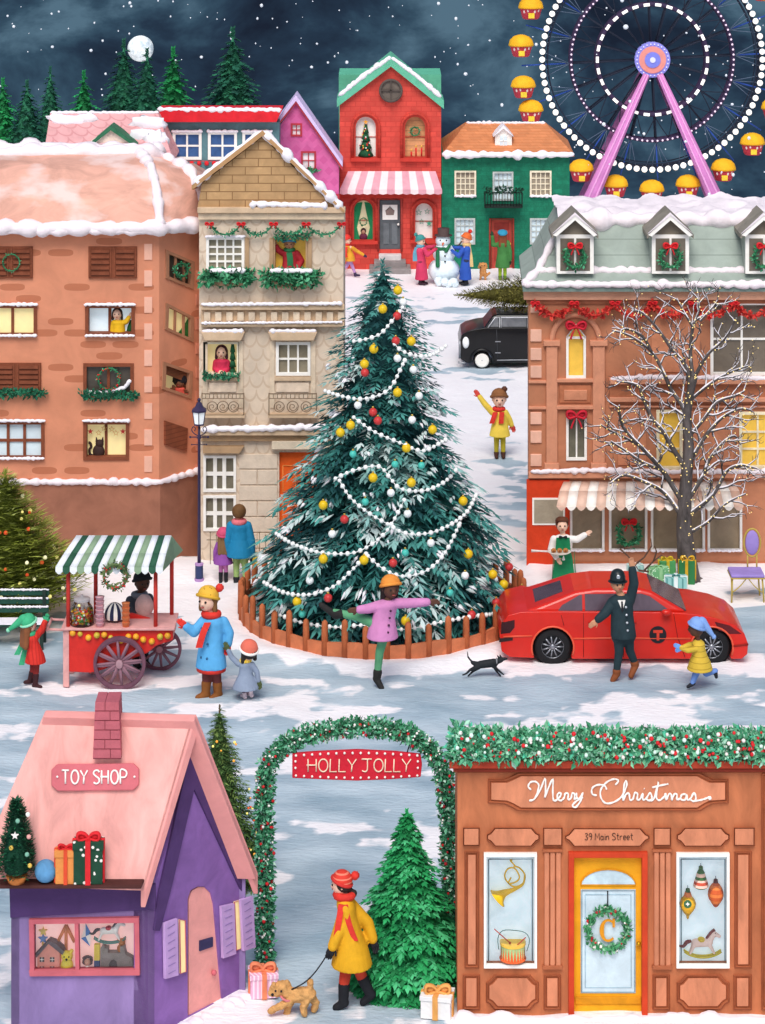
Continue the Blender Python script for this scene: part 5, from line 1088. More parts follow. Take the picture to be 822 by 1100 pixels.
    rocking_horse(pl,755,1013,.72,-.07,'pink rocking horse with dark tail and yellow saddle in the right shop window',M('#fadbd0',var=.08),M('#7d3f3f'),M('#e3c23a'),M('#d8c840'))
    s=MB(); lumpy(s,[Vector((x0-.1,D-.16,-.06)),Vector((x1,D-.16,-.06))],.15,161,SNOW); s.build('snow_drift',loc=Vector((x0,D,0)),kind='structure')
gift_shop()
# ================================================================ holly arch with sign
def arch():
    D=33.0; pl=frontal(D); T=thing('garland_arch','leafy garland arch with red berries standing over the path','arch',W(380,1034,D)*Vector((1,1,0)) if False else Vector((W(380,1034,D).x,D,0)))
    path=[(284,1036),(285,960),(284,890),(285,835),(294,812),(318,794),(350,785),(385,781),(418,783),(446,793),(466,810),(477,835),(482,880),(484,940),(485,1036)]
    P=smooth(pl.pts(path),5); k=D/F; ms=[M('#4c9a70',var=.2,sc=9),M('#2f7550',var=.2,sc=9),M('#7cc6a0',var=.15,sc=9),M('#4fa579',var=.2,sc=9),M('#bfe3cd',var=.1)]
    g=MB(); g.tube(P,[.045]*len(P),M('#26432f'),7); g.build('frame',T)
    g=MB(); leafs(g,P,.115,10500,.062,ms,12,wts=[5,5,3,4,1.2]); g.build('foliage',T,norm=False)
    b=MB(); berries(b,P,.115,150,.019,[REDR,M('#b3202c')],4); berries(b,P,.12,170,.014,[WHITE],14); b.build('berries',T,norm=False,kind='stuff')
    S=thing('hanging_sign','red HOLLY JOLLY sign with white dots hanging under the garland arch','sign',pl.q(383,822,.0))
    g=MB(); B=[(314,810),(340,808),(383,806),(425,808),(452,811),(453.5,822),(452,835),(420,837.5),(383,839),(345,837.5),(314,836)]; pl.poly(g,B,.1,.06,M('#cc1f33',var=.1,sc=5)); g.build('board',S,bevel=.01)
    g=MB(); CR=M('#f3dcc0',var=.05); stroke(g,pl,'HOLLY',331,829,13.5,.75,.108,CR,gap=.16,wd=1.0); stroke(g,pl,'JOLLY',388,829,13.5,.75,.108,CR,gap=.14,wd=1.0); g.build('lettering',S)
    for i in range(16):
        x=318+i*8.7; g=MB(); g.ball(pl.q(x,810.5-3*math.sin((x-314)/139*PI)+1.5,.105),1.4*k,WHITE,8,6); g.build('dot',S); g=MB(); g.ball(pl.q(x,833+2.6*math.sin((x-314)/139*PI),.105),1.3*k,WHITE,8,6); g.build('dot',S)
    for x in(317.5,449):
        for y in(818,825): g=MB(); g.ball(pl.q(x,y,.105),1.3*k,WHITE,8,6); g.build('dot',S)
    for x0,x1 in((319,316),(437,441)): g=MB(); pl.line(g,[(x0,810),(x1,797)],.8,.06,BLACK); g.build('hook',S)
arch()
present('striped pink present with orange bow beside the toy shop wall',Vector((W(283,1072,32.2).x,32.15,0)),.33,.3,.29,M('#e9b4cf',var=.1,pat='vline',hex2='#f6e9f2',a=.055,b=.4),M('#ee8a62'),M('#ee8a62'),bsz=.15,rz=.15)
present('white present with orange ribbon beside the gift shop corner',Vector((W(470,1088,31.6).x,31.6,0)),.36,.3,.27,M('#efece9',var=.05),M('#eda85a'),M('#eda85a'),bsz=.15,rz=-.2)
# ================================================================ people
SK1=M('#f0c3a8',var=.05,bump=0,rough=.6); SK2=M('#8a5a40',var=.05,bump=0,rough=.6); SK3=M('#5d3b2c',var=.05,bump=0,rough=.6); SK4=M('#c78d6a',var=.05,bump=0,rough=.6)
def hand(mb,w,dr,size,m,curl=.35,thumb=1,fat=1.0):
    w=Vector(w); dr=Vector(dr).normalized(); up=Vector((0,-1,0)) if abs(dr.y)<.8 else Vector((0,0,1)); sd=dr.cross(up).normalized()*thumb; nrm=sd.cross(dr).normalized()
    pl_=size*.5; a=w+dr*pl_*.15; b=w+dr*pl_
    for t in(-.5,0,.5): mb.cap(w+dr*pl_*.1+sd*t*size*.18,b+sd*t*size*.32,size*.13*fat,size*.12*fat,m,8)
    for i,L in enumerate((.42,.5,.46,.34)):
        o=(1.5-i)/3*2; p0=b+sd*o*size*.17; p1=p0+(dr+sd*o*.12+nrm*curl*.4).normalized()*size*L*.5; p2=p1+(dr*(1-curl)+nrm*curl).normalized()*size*L*.5
        mb.cap(p0,p1,size*.068*fat,size*.06*fat,m,6); mb.cap(p1,p2,size*.06*fat,size*.05*fat,m,6)
    p0=w+dr*pl_*.3+sd*size*.17; p1=p0+(dr*.6+sd*.8).normalized()*size*.24; p2=p1+(dr*.95+sd*.35).normalized()*size*.2
    mb.cap(p0,p1,size*.08*fat,size*.065*fat,m,6); mb.cap(p1,p2,size*.065*fat,size*.05*fat,m,6)
def person(label,base,hp,face=0,d=None,skin=SK1,head=None,hs=1.0,J={},coat=None,hem=None,hemw=.13,collar=None,sleeve=True,sleeve_m=None,legs=None,boots=None,boot_h=.16,hat=None,scarf=None,hair=None,gloves=None,bust=False,buttons=None,skirt=None,group=None,apron=None,neck=None,face_y=0,shirt=None,sw=.1,eyes=True,bodyw=1.0,puff=0,thick=1.0):
    """face: 0 towards camera, 90 to picture right, 180 away, 270 to picture left. J holds picture points of joints."""
    bx,by=base; d=d or gd(by); k=d/F; u=hp*k; O=W(bx,by,d); T=thing('person',label,'person',O,group)
    f=Vector((math.sin(math.radians(face)),-math.cos(math.radians(face)),0)); sd=Vector((-f.y,f.x,0)); 
    if sd.x<-.01: sd=-sd
    def P(pt):
        if isinstance(pt,Vector): return pt
        y=pt[2]*u if len(pt)>2 else 0
        return Vector(((pt[0]-CX)*k,d+y,H-(pt[1]-HZ)*k))
    up=Vector((0,0,1)); L=lambda v,z,s_=0: O+f*(v*u)+up*(z*u)+sd*(s_*u)
    j=dict(hd=L(0,.915),pv=L(0,.47),ch=L(0,.74))
    for kx in('hd','pv','ch','nk'):
        if kx in J: j[kx]=P(J[kx])
    hd=j['hd']; R=.068*u*hs; rx,ry,rz=R*.95,R*1.08,R*1.15
    nk=j.get('nk') or hd-up*(rz*1.15)-f*(R*.1); ch=j['ch'] if 'ch' in J else nk*.72+j['pv']*.28; pv=j['pv']; ax=(nk-pv).normalized()
    sh={}
    for n_,s_ in(('L',-1),('R',1)):
        sh['s'+n_]=P(J['s'+n_]) if 's'+n_ in J else nk-up*(.035*u)+sd*(s_*sw*u)
        sh['h'+n_]=P(J['h'+n_]) if 'h'+n_ in J else sh['s'+n_]-up*(.33*u)+sd*(s_*.03*u)+f*(.02*u)
        if 'e'+n_ in J: sh['e'+n_]=P(J['e'+n_])
        else: sh['e'+n_]=(sh['s'+n_]+sh['h'+n_])/2+sd*(s_*.02*u)-f*(.02*u)
        sh['p'+n_]=pv+sd*(s_*.045*u)
        sh['a'+n_]=P(J['a'+n_]) if 'a'+n_ in J else O+sd*(s_*.05*u)+up*(.045*u)
        sh['k'+n_]=P(J['k'+n_]) if 'k'+n_ in J else (sh['p'+n_]+sh['a'+n_])/2+f*(.012*u)
    # body -------------------------------------------------
    b=MB(); hv=hd
    b.ball(hv,(math.hypot(rx*sd.x,ry*f.x),math.hypot(rx*sd.y,ry*f.y),rz),skin,18,14); b.ball(hv+f*R*.25-up*R*.45,R*.68,skin,14,10)
    b.cap(hv+f*(ry*.9)+up*0.02*R,hv+f*(ry*1.03)-up*R*.22,R*.1,R*.15,skin,8)
    for s_ in(-1,1): b.ball(hv+sd*(s_*rx*.98)-up*R*.08-f*R*.1,(R*.18,R*.18,R*.26),skin,8,6)
    b.cap(hv-up*rz*.5-f*R*.12,nk,.03*u*hs**.5,.033*u,skin); b.cap(nk,ch,.04*u,.065*u,skin); b.cap(ch+sd*.025*u,pv+sd*.02*u,.06*u,.058*u,skin); b.cap(ch-sd*.025*u,pv-sd*.02*u,.06*u,.058*u,skin)
    for n_ in'LR':
        b.cap(nk-up*.03*u,sh['s'+n_],.035*u,.036*u,skin); b.cap(sh['s'+n_],sh['e'+n_],.033*u,.026*u,skin); b.cap(sh['e'+n_],sh['h'+n_],.026*u,.018*u,skin)
        dr=sh['h'+n_]-sh['e'+n_]
        if not gloves: hand(b,sh['h'+n_],dr,.1*u*max(1,hs*.85),skin,thumb=(1 if n_=='R' else -1))
        if not bust:
            b.cap(sh['p'+n_],sh['k'+n_],.05*u,.034*u,skin); b.cap(sh['k'+n_],sh['a'+n_],.034*u,.022*u,skin)
    b.build('body',T,voxel=max(.006,.0062*u) if not gloves else max(.009,.009*u))
    # face -------------------------------------------------
    if eyes and face not in(180,):
        for s_ in(-1,1):
            if abs(f.x)>.9 and False: continue
            g=MB(); c=hv+(f*math.cos(.42)*ry+sd*(s_*math.sin(.42)*rx))*1.0+up*R*.08; g.ball(c,(R*.13,R*.1,R*.15),M('#2c2320',var=0,bump=0,rough=.3),8,6); g.build('eye',T)
        g=MB(); g.ball(hv+f*(ry*.94)-up*R*.55,(R*.17*abs(sd.x)+R*.06,R*.17*abs(sd.y)+R*.06,R*.08),M('#b0524a',var=0,bump=0),8,6); g.build('mouth',T)
    # hair -------------------------------------------------
    if hair:
        hm,st=hair[0],hair[1]; g=MB(); g.ball(hv-f*R*.22+up*R*.16,(R*1.12,R*1.12,R*1.14),hm,16,12)
        if st=='long':
            n=hair[2] if len(hair)>2 else 2.6
            for s_ in(-.55,0,.55): g.cap(hv-f*R*.45+sd*(s_*R),hv-f*R*.75+sd*(s_*R*1.25)-up*R*n,R*.62,R*.42,hm,10)
        if st=='side':
            for s_ in(-1,1): g.cap(hv+sd*(s_*R*.8)+up*R*.2-f*R*.1,hv+sd*(s_*R*.95)-up*R*1.1-f*R*.1,R*.36,R*.3,hm,8)
        if st=='bun':
            bp=P(hair[2]); g.cap(hv-f*R*.7-up*R*.5,bp,R*.4,R*.35,hm,8); g.ball(bp,R*.5,hm,10,8,nz=.3)
        if st=='afro': g.ball(hv-f*R*.2+up*R*.25,R*1.3,hm,16,12,nz=.15)
        g.build('hair',T,voxel=max(.008,.012*u))
    if hat:
        st,hm=hat[0],hat[1]; hm2=hat[2] if len(hat)>2 else hm; pp=hat[3] if len(hat)>3 else None
        g=MB(); c=hv+up*R*.46-f*R*.12; tl=(-f*.38+up).normalized(); rt=up.rotation_difference(tl).to_matrix(); 
        def RV(x,y,z): return c+rt@Vector((x,y,z))
        prof=dict(beanie=[(1.16,-.15),(1.2,.1),(1.14,.42),(.95,.78),(.6,1.05),(.2,1.17),(.01,1.18)],helmet=[(1.12,-.05),(1.12,.3),(1.06,.7),(.9,1.15),(.62,1.45),(.25,1.6),(.01,1.62)],cap=[(1.12,-.05),(1.14,.25),(1.0,.6),(.6,.85),(.01,.9)],beret=[(1.05,0),(1.35,.3),(1.3,.6),(.7,.85),(.01,.9)])[ 'beanie' if st in('hood','tall') else st]
        if st=='helmet': rt=Matrix.Identity(3)
        g.loft([[RV(math.cos(a*PI/10)*r_*R,math.sin(a*PI/10)*r_*R*1.05,z*R*(1.25 if st=='tall' else 1)) for a in range(20)] for r_,z in prof],hm,True)
        hb=g.build('hat',T)
        if st in('beanie','tall','hood'):
            g=MB(); g.tube([RV(math.cos(a*PI/10)*1.2*R,math.sin(a*PI/10)*1.25*R,-.08*R) for a in range(20)],R*.2,hm2,8,closed=True); g.build('hat_brim',hb)
        if st=='helmet':
            g=MB(); g.lathe([(1.12*R,0),(1.38*R,-.12*R),(1.4*R,-.16*R),(1.1*R,-.1*R)],c,hm2,20); g.build('hat_brim',hb); g=MB(); q=frontal(c.y-1.12*R); q_=c+f*0; g.ball(Vector((c.x,c.y-1.07*R,c.z+.75*R)),(R*.3,R*.1,R*.34),M('#c9cdd2',metal=.8,rough=.3),8,6); g.build('badge',hb)
        if pp: pv_=P(pp[0])-c; pq=c+pv_.normalized()*min(pv_.length,1.6*R*(1.25 if st=='tall' else 1)); g=MB(); g.ball(pq,pp[2]*k,pp[1],12,10,nz=.25); g.build('pompom',hb)
        if st=='hood': g=MB(); tip=P(hat[4]); g.cap(c-f*R*.7+up*R*.5,tip,R*.7,R*.25,hm,10); g.ball(tip,R*.35,hm2,8,6); g.build('hat_tip',hb)
    # legs -------------------------------------------------
    if legs and not bust:
        g=MB(); lw=(.052 if not puff else .065)*bodyw
        for n_ in'LR':
            q=sh['a'+n_]; g.cap(sh['p'+n_],sh['k'+n_],lw*u,lw*.78*u,legs); g.cap(sh['k'+n_],q+up*.01*u,lw*.78*u,lw*.6*u,legs)
        g.cap(sh['pL'],sh['pR'],.066*u,.066*u,legs)
        g.build('trousers',T,voxel=max(.008,.01*u))
    if boots and not bust:
        for n_ in'LR':
            g=MB(); q=sh['a'+n_]; kk=sh['k'+n_]; dv=(kk-q).normalized(); g.cap(q,q+dv*boot_h*u,(.034 if boot_h<.06 else .036)*u,(.04 if boot_h<.06 else .043)*u,boots)
            ff=P(J['t'+n_])-q if 't'+n_ in J else f*(.095*u)+Vector((0,0,-.012*u))
            g.cap(q-ff*.15-up*.012*u,q+ff,.034*u,.026*u,boots); g.build('boot',T,voxel=max(.007,.009*u))
    # coat -------------------------------------------------
    if coat:
        g=MB(); hz=P((bx,hem)).z if hem else O.z+.42*u; hc=P(J['hem']) if 'hem' in J else Vector((pv.x,pv.y,hz))
        hc.z=hz
        top=nk+up*.01*u; rings=[]; tk=.74*thick
        for t_,w_ in((0,.055),(.07,.1),(.14,.112),(.3,.105*bodyw),(.5,.1*bodyw+.15*(hemw-.1)),(.75,.1+.6*(hemw-.1)),(1,hemw)):
            if puff: w_=w_+puff*math.sin(t_*PI)
            c=top.lerp(hc,t_) if 'hem' in J or t_>.5 or True else top
            m_=top.lerp(pv,min(1,t_/.6)) if t_<.6 else pv.lerp(hc,(t_-.6)/.4) if abs(hc.z-pv.z)>1e-3 else hc
            cz=top.z+(hz-top.z)*t_; cc=Vector((m_.x,m_.y,cz)) if pv.z>hz+.02*u else Vector((c.x,c.y,cz))
            rings.append([cc+sd*(math.cos(a*PI/10)*w_*u)+f*(math.sin(a*PI/10)*w_*u*(tk+(.95-tk)*smst(.25,.9,t_))) for a in range(20)])
        g.loft(rings,coat,True); sm=sleeve_m or coat
        if sleeve:
            for n_ in'LR':
                e=sh['h'+n_]; s0=sh['s'+n_]; w0=.047*(1+puff*3); g.cap(s0,sh['e'+n_],w0*u,w0*.95*u,coat); g.cap(sh['e'+n_],sh['e'+n_].lerp(e,.88),w0*.95*u,w0*.8*u,coat)
        g.build('coat',T,voxel=max(.008,.01*u))
        if skirt: g=MB(); q=[[p+ (Vector((hc.x,hc.y,p.z))-p)*.06-up*z_ for p in rings[-1]] for z_ in(-.01*u,.03*u)]; g.loft(q,skirt,True); g.build('skirt',T)
        if buttons:
            bm_,rows,cols=buttons; 
            for i in range(rows):
                for cx in cols:
                    z=top.z+(hz-top.z)*(.22+.55*i/max(1,rows-1)); t_=(top.z-z)/(top.z-hz); c=top.lerp(hc,t_); q=c+f*((.112+.3*max(0,t_-.4)*(hemw-.09)/.5)*.86*thick*u*1.03)+sd*cx*u; q.z=z; g=MB(); g.ball(q,.011*u,bm_,8,6); g.build('button',T)
        if collar: g=MB(); g.tube([nk+sd*(math.cos(a*PI/8)*.062*u)+f*(math.sin(a*PI/8)*.058*u)+up*.008*u for a in range(16)],.03*u,collar,8,closed=True); g.build('collar',T)
    if gloves:
        for n_ in'LR':
            g=MB(); e=sh['h'+n_]; dr=e-sh['e'+n_]; hand(g,e-dr.normalized()*.012*u,dr,.1*u*max(1,hs*.8),gloves,thumb=(1 if n_=='R' else -1),fat=1.25,curl=.5); g.cap(e-dr.normalized()*.03*u,e,.03*u,.024*u,gloves,8); g.build('glove',T)
    if scarf:
        sm=scarf[0]; g=MB(); g.tube([nk+sd*(math.cos(a*PI/8)*.056*u*hs**.4)+f*(math.sin(a*PI/8)*.056*u)+up*(.012*u) for a in range(16)],.03*u*hs**.3,sm,8,closed=True)
        for tl in scarf[1:]:
            pts=[P(q) for q in tl[0]]; S=smooth(pts,4); w_=tl[1]*k; g.loft([[p+Vector((w_*a,0,w_*.0)) +Vector((0,bb,0)) for a,bb in((-1,-.012),(1,-.012),(1,.014),(-1,.014))] for p in S],sm,False)
        g.build('scarf',T)
    T['_u']=u; return T
def extra(T,name,mb,cat=None): return mb.build(name,T)
RED=M('#d8352a',var=.12,sc=9)
# foreground woman with dog
HAIRB=M('#2a2320',var=.1); 
person('woman in long mustard coat and red striped hat walking the small dog',(379,1083),152,270,head=None,skin=SK1,hs=.9,d=gd(1083),
 J=dict(hd=(366.5,950),nk=(370,963),pv=(377,1012),sL=(372,972,-.03),eL=(364,995,-.08),hL=(357,1012,-.1),sR=(374,972,.05),eR=(395,996,.06),hR=(401,1014,.05),kL=(370,1052,-.02),aL=(369,1075,-.02),tL=(361,1081,-.02),kR=(388,1050,.03),aR=(398,1070,.03),tR=(390,1079,.03),hem=(378,1036)),
 coat=M('#dda318',var=.1,sc=5),hem=1036,hemw=.155,legs=M('#cf3f28'),boots=BLACK,boot_h=.12,gloves=BLACK,hat=('beanie',M('#d63b2c',var=.1,pat='hline',a=.05,b=.3,hex2='#f08a70'),M('#c8302a'),((389,938),RED,4.6)),hair=(HAIRB,'bun',(379.5,960)),
 scarf=(RED,([(367,966,-.09),(364,985,-.11),(360,1008,-.11)],3.2),([(371,966,-.09),(375,985,-.1),(382,1004,-.1)],3.0)),thick=.8)
# dogs
def dogcaps(label,name,cat,d,cs,m,vox,disp,extras,group=None):
    k=d/F; loc=W(cs[0][0][0],cs[0][0][1],d); P=lambda q: Vector(((q[0]-CX)*k,d+(q[2] if len(q)>2 else 0)*k,H-(q[1]-HZ)*k)); zmin=min(P(c[1]).z for c in cs); loc.z=max(0,0)
    T=thing(name,label,cat,loc,group); g=MB()
    for a,b,ra,rb in cs: g.cap(P(a),P(b),ra*k,rb*k,m,10)
    g.build('body',T,voxel=vox,disp=disp)
    for nm,c,r,mm in extras:
        g=MB()
        if isinstance(c,list): g.tube([P(q) for q in c],r*k,mm,7,closed=len(c)>5)
        else: g.ball(P(c),tuple(x*k for x in r) if isinstance(r,tuple) else r*k,mm,10,8)
        g.build(nm,T)
    return T
TAN=M('#d9a263',var=.18,sc=14,bump=.8)
dogcaps('curly tan puppy on a black lead trotting ahead of the woman','dog','dog',gd(1091),[((316,1069),(332,1068),8.5,8),((316,1069),(304,1064),7,6.5),((302,1062),(297,1065,-3),8.5,5),((299,1062),(294,1066,-3),6,3.6),((294,1057,-2),(291,1066,-2),3.2,3.4),((309,1057,3),(311,1067,3),3.2,3.2),
 ((311,1074,-5),(298,1080,-6),4.5,3.8),((298,1080,-6),(291,1083,-6),3.8,3.8),((314,1074,4),(309,1085,4),4.6,4),((309,1085,4),(308,1091,4),4,4),((333,1072,4),(340,1080,5),5,3.8),((340,1080,5),(337,1087,5),3.8,3.8),((330,1073,-4),(326,1080,-5),4.5,3.8),((326,1080,-5),(327,1087,-5),3.8,3.8),((334,1064),(333,1055),3.2,3.4)],TAN,.012,.035,
 [('nose',(293,1065.5,-7),1.6,BLACK),('eye',(296.5,1060.5,-9.2),1.2,BLACK),('eye',(302.5,1061,-9),1.2,BLACK),('collar',[(308+7*math.cos(a*PI/6),1069+2.2*math.sin(a*PI/6)+2*math.cos(a*PI/6),-9*math.sin(a*PI/6)) for a in range(12)],1.3,M('#d97a7d'))])
ld=MB(); a=W(356.5,1017,gd(1083)-.17); b=W(313,1063,gd(1091)-.05); pts=[a.lerp(b,t/10)-Vector((0,0,.10*math.sin(t/10*PI))) for t in range(11)]; ld.tube(pts,.0085,BLACK,6); ld.tube([a+Vector((.02*math.cos(t*PI/5),0,.03*math.sin(t*PI/5))) for t in range(10)],.007,BLACK,5,closed=True); tag(ld.build('dog_lead',loc=b),'black lead running from the woman\'s glove to the tan puppy','lead')
KD=M('#1f2226',var=.2,sc=10)
dogcaps('lean black dog leaping over the snow beside the red car','dog','dog',gd(727),[((516,714),(531,712),4.2,4.6),((531,712),(538,709),3.2,3),((538,708.5),(544.5,707.5),2.6,1.2),((536,706,-1),(534,703.5,-1.5),1.2,.5),((538,706,1.5),(537,703.5,2),1.2,.5),((516,714),(508,712),3,2.2),((508,712),(503,706),1.2,1),((503,706),(502,700),1,.6),
 ((513,716,-2),(505,719,-2),3,1.5),((505,719,-2),(501,723,-2),1.5,1.1),((501,723,-2),(497,724.5,-2),1.1,.9),((515,717,2),(508,722,2),2.6,1.4),((508,722,2),(503,727,2),1.4,.9),((530,715,-2),(535,719,-2),2.2,1.3),((535,719,-2),(541,724,-2),1.3,.9),((530,715,2),(533,721,2),2,1.2),((533,721,2),(538,727,2),1.2,.9)],KD,.012,0,[('collar',(533.6,710.6,0),(1.3,4,4),M('#8f8f93'))])
# lady in blue coat + child
MUST=M('#e3b13c',var=.08,pat='dots',hex2='#8a6420',a=16,b=.18)
person('woman in sky blue double-breasted coat and mustard bobble hat beside the cart',(228,749),127,330,hs=1.12,J=dict(hd=(223,645),nk=(227,661),pv=(227,700),sL=(219,667),sR=(240,668),eL=(209,677,-.05),hL=(200,669,-.08),eR=(246,680,0),hR=(245,692,-.02),aL=(221,745,0),aR=(234,746,.02),kL=(222,727,0),kR=(233,727,0),tL=(213,748,-.03),tR=(227,750,-.02)),
 coat=M('#5aa9dc',var=.08,sc=5),hem=716,hemw=.135,skirt=RED,legs=M('#6b3230'),boots=M('#8a5222'),boot_h=.09,gloves=M('#d8352a'),hat=('beanie',MUST,M('#dba830'),((238,630),RED,4.4)),hair=(M('#7b5530'),'side'),scarf=(RED,([(224,665,-.1),(219,676,-.13),(215,690,-.14)],3.6)),buttons=(M('#2f5f85'),3,(-.03,.03)),sw=.085)
person('small child in grey blue coat with coral bobble hat holding the blue-coated woman\'s hand',(265,752),68,215,hs=1.75,skin=SK1,J=dict(hd=(267,700),nk=(264,710),pv=(264,726),sL=(256,713),eL=(249,706,0),hL=(245,697,-.02),sR=(271,714),eR=(276,722),hR=(278,732),aL=(263,748),aR=(270,746),kL=(262,741),kR=(269,740)),
 coat=M('#8996ab',var=.08,sc=5),hem=739,hemw=.22,legs=M('#4a3148'),boots=M('#d7c3c8'),boot_h=.05,gloves=M('#4f5a35'),hat=('beanie',M('#e2705a',var=.1),WHITE,((273,699),RED,4)),hair=(HAIRB,'side'),scarf=(M('#e5b82e',pat='vline',a=.05,b=.4,hex2='#f3d97a'),),thick=1.1)
# girl with green hat by the cart
GHT=M('#3fae7b',var=.1,sc=8)
person('girl in red pleated coat and green stocking hat reaching up behind the cart',(38,738),80,120,hs=1.35,skin=SK1,J=dict(hd=(31,671),nk=(32,681),pv=(38,702),sL=(34,686),sR=(38,685),eR=(45,676,-.03),hR=(49,666,-.03),eL=(44,680,.1),hL=(48,669,.1),aL=(32,732,.03),aR=(38,735,-.03),tR=(44,737,-.04),tL=(27,733,0),kL=(35,720),kR=(39,721)),
 coat=M('#d63126',var=.08,pat='vline',a=.06,b=.3,hex2='#b5241c'),hem=711,hemw=.15,legs=M('#8a2420'),boots=M('#3b1a1e'),boot_h=.13,gloves=GHT,hat=('hood',GHT,M('#8fd9b4'),None,(9,677)),hair=(M('#8a5230'),'long',3),scarf=(GHT,([(28,684,.05),(22,696,.1),(17,706,.1)],3),([(30,686,.06),(26,700,.1),(22,717,.1)],3)))
# mother and child seen from behind
person('woman with brown bun and teal coat seen from behind holding a yellow bag',(258,628),93,180,hs=1.1,skin=SK1,J=dict(hd=(257,550),nk=(257,561),hR=(271,598),hL=(246,594),aL=(254,624),aR=(264,624)),coat=M('#167ba6',var=.08,sc=5),hem=597,hemw=.16,collar=M('#d9717a'),legs=M('#9dbb70'),boots=BLACK,boot_h=.03,gloves=M('#2c2c34'),hair=(M('#6b4a28'),'cap'),scarf=(M('#d9717a'),))
g=MB(); c=W(275,598,gd(628)); k=c.y/F; g.loft([[c+Vector((x*k*s_,y*k*2,-z*k)) for x,y in((-1,-1),(1,-1),(1,1),(-1,1))] for z,s_ in((0,3.4),(9,4.4))],M('#c9ac33'),False); bt=thing('handbag','small yellow bag in the hand of the teal-coated woman','bag',c); g.build('bag_body',bt,bevel=.01); g=MB(); g.tube([c+Vector((math.cos(a*PI/8)*3*k,0,math.sin(a*PI/8)*5*k)) for a in range(9)],.5*k,M('#8a7420'),5); g.build('handle',bt)
person('small girl in purple coat and pink hat seen from behind beside the lamp post',(240,627),57,180,hs=1.4,skin=SK1,J=dict(hR=(247,592),hL=(231,600)),coat=M('#8a4a9a',var=.08,sc=5),hem=605,hemw=.19,legs=M('#c97ab5'),boots=BLACK,boot_h=.16,gloves=M('#8a4a9a'),hat=('beanie',M('#cf4f72')),hair=(M('#7a5c3a'),'long',3.4))
# skater girl
person('girl in pink coat and orange hat balancing on one leg before the tree fence',(406,738),120,20,hs=1.1,skin=SK3,J=dict(hd=(420,632),nk=(417,645),pv=(411,671),ch=(415,655),sL=(409,650),eL=(396,652,-.05),hL=(385,652,-.08),sR=(424,648),eR=(442,646,-.05),hR=(461,644.5,-.06),kL=(386,664,.03),aL=(359,661,.06),tL=(345,652,.06),kR=(408,700),aR=(405,729),tR=(410,737,-.05),hem=(411,683)),
 coat=M('#cf86b8',var=.08,sc=5),hem=685,hemw=.145,legs=M('#5a9c70'),boots=M('#22201f'),boot_h=.06,hat=('beanie',M('#e8913a'),M('#e8913a')),hair=(M('#241a18'),'long',2.2),buttons=(M('#4a2440'),4,(.0,)),thick=1.0)
# policeman
NV=M('#1f3238',var=.15,sc=6)
PO=person('policeman in dark uniform and tall helmet waving one arm before the red car',(668,731),121,12,hs=.92,skin=SK4,J=dict(hd=(664,627),nk=(667,640),pv=(670,684),sL=(658,647),eL=(650,656,-.06),hL=(641,663,-.08),sR=(677,645),eR=(681,626,-.02),hR=(679,609,-.02),kL=(665,700,-.02),aL=(662,722,-.03),tL=(658,729,-.04),kR=(677,700,.03),aR=(683,716,.05),tR=(678,726,.0)),
 coat=NV,hem=684,hemw=.115,legs=NV,boots=M('#8a4a26'),boot_h=.015,hat=('helmet',M('#182428',rough=.4),M('#182428',rough=.4)),hair=(M('#2b2220'),'cap') if False else None,buttons=(M('#d5d8dc',metal=.5,rough=.3),4,(.012,)))
k=gd(731)/F; g=MB(); y=gd(731)-.068*121*k-.03
V=lambda x,z,yy=0: Vector(((x-CX)*k,y+yy,H-(z-HZ)*k))
g.ext([V(663,642),V(671,642),V(668,654)],[p+Vector((0,.06,0)) for p in (V(663,642),V(671,642),V(668,654))],WHITE); g.build('shirt',PO)
g=MB(); g.ext([V(666.4,643,-.012),V(668.2,643,-.012),V(669,652,-.012),V(667.6,655,-.012),V(666.6,652,-.012)],[p+Vector((0,.02,0)) for p in (V(666.4,643,-.012),V(668.2,643,-.012),V(669,652,-.012),V(667.6,655,-.012),V(666.6,652,-.012))],BLACK); g.build('tie',PO)
# child in yellow puffer
PUF=M('#d6b23c',var=.1,pat='hline',a=.09,b=.16,hex2='#a98624')
person('toddler in padded yellow coat and light blue hat running beside the red car',(751,739),74,265,hs=1.5,skin=SK3,J=dict(hd=(748,675),nk=(750,688),pv=(752,712),sL=(747,695,-.08),eL=(738,695,-.14),hL=(730,692,-.14),sR=(752,694,.1),eR=(742,696,.12),hR=(733,699,.1),kL=(747,724,-.03),aL=(744,733,-.03),tL=(739,737,-.03),kR=(759,724,.03),aR=(769,722,.03),tR=(770,728,.03),hem=(752,717)),
 coat=PUF,hem=719,hemw=.2,puff=.012,legs=M('#6d8fd0'),boots=M('#22222a'),boot_h=.05,gloves=M('#6f9fe0'),hat=('hood',M('#7fa3dc',var=.1),M('#7fa3dc'),None,(767,684)),thick=1.1)
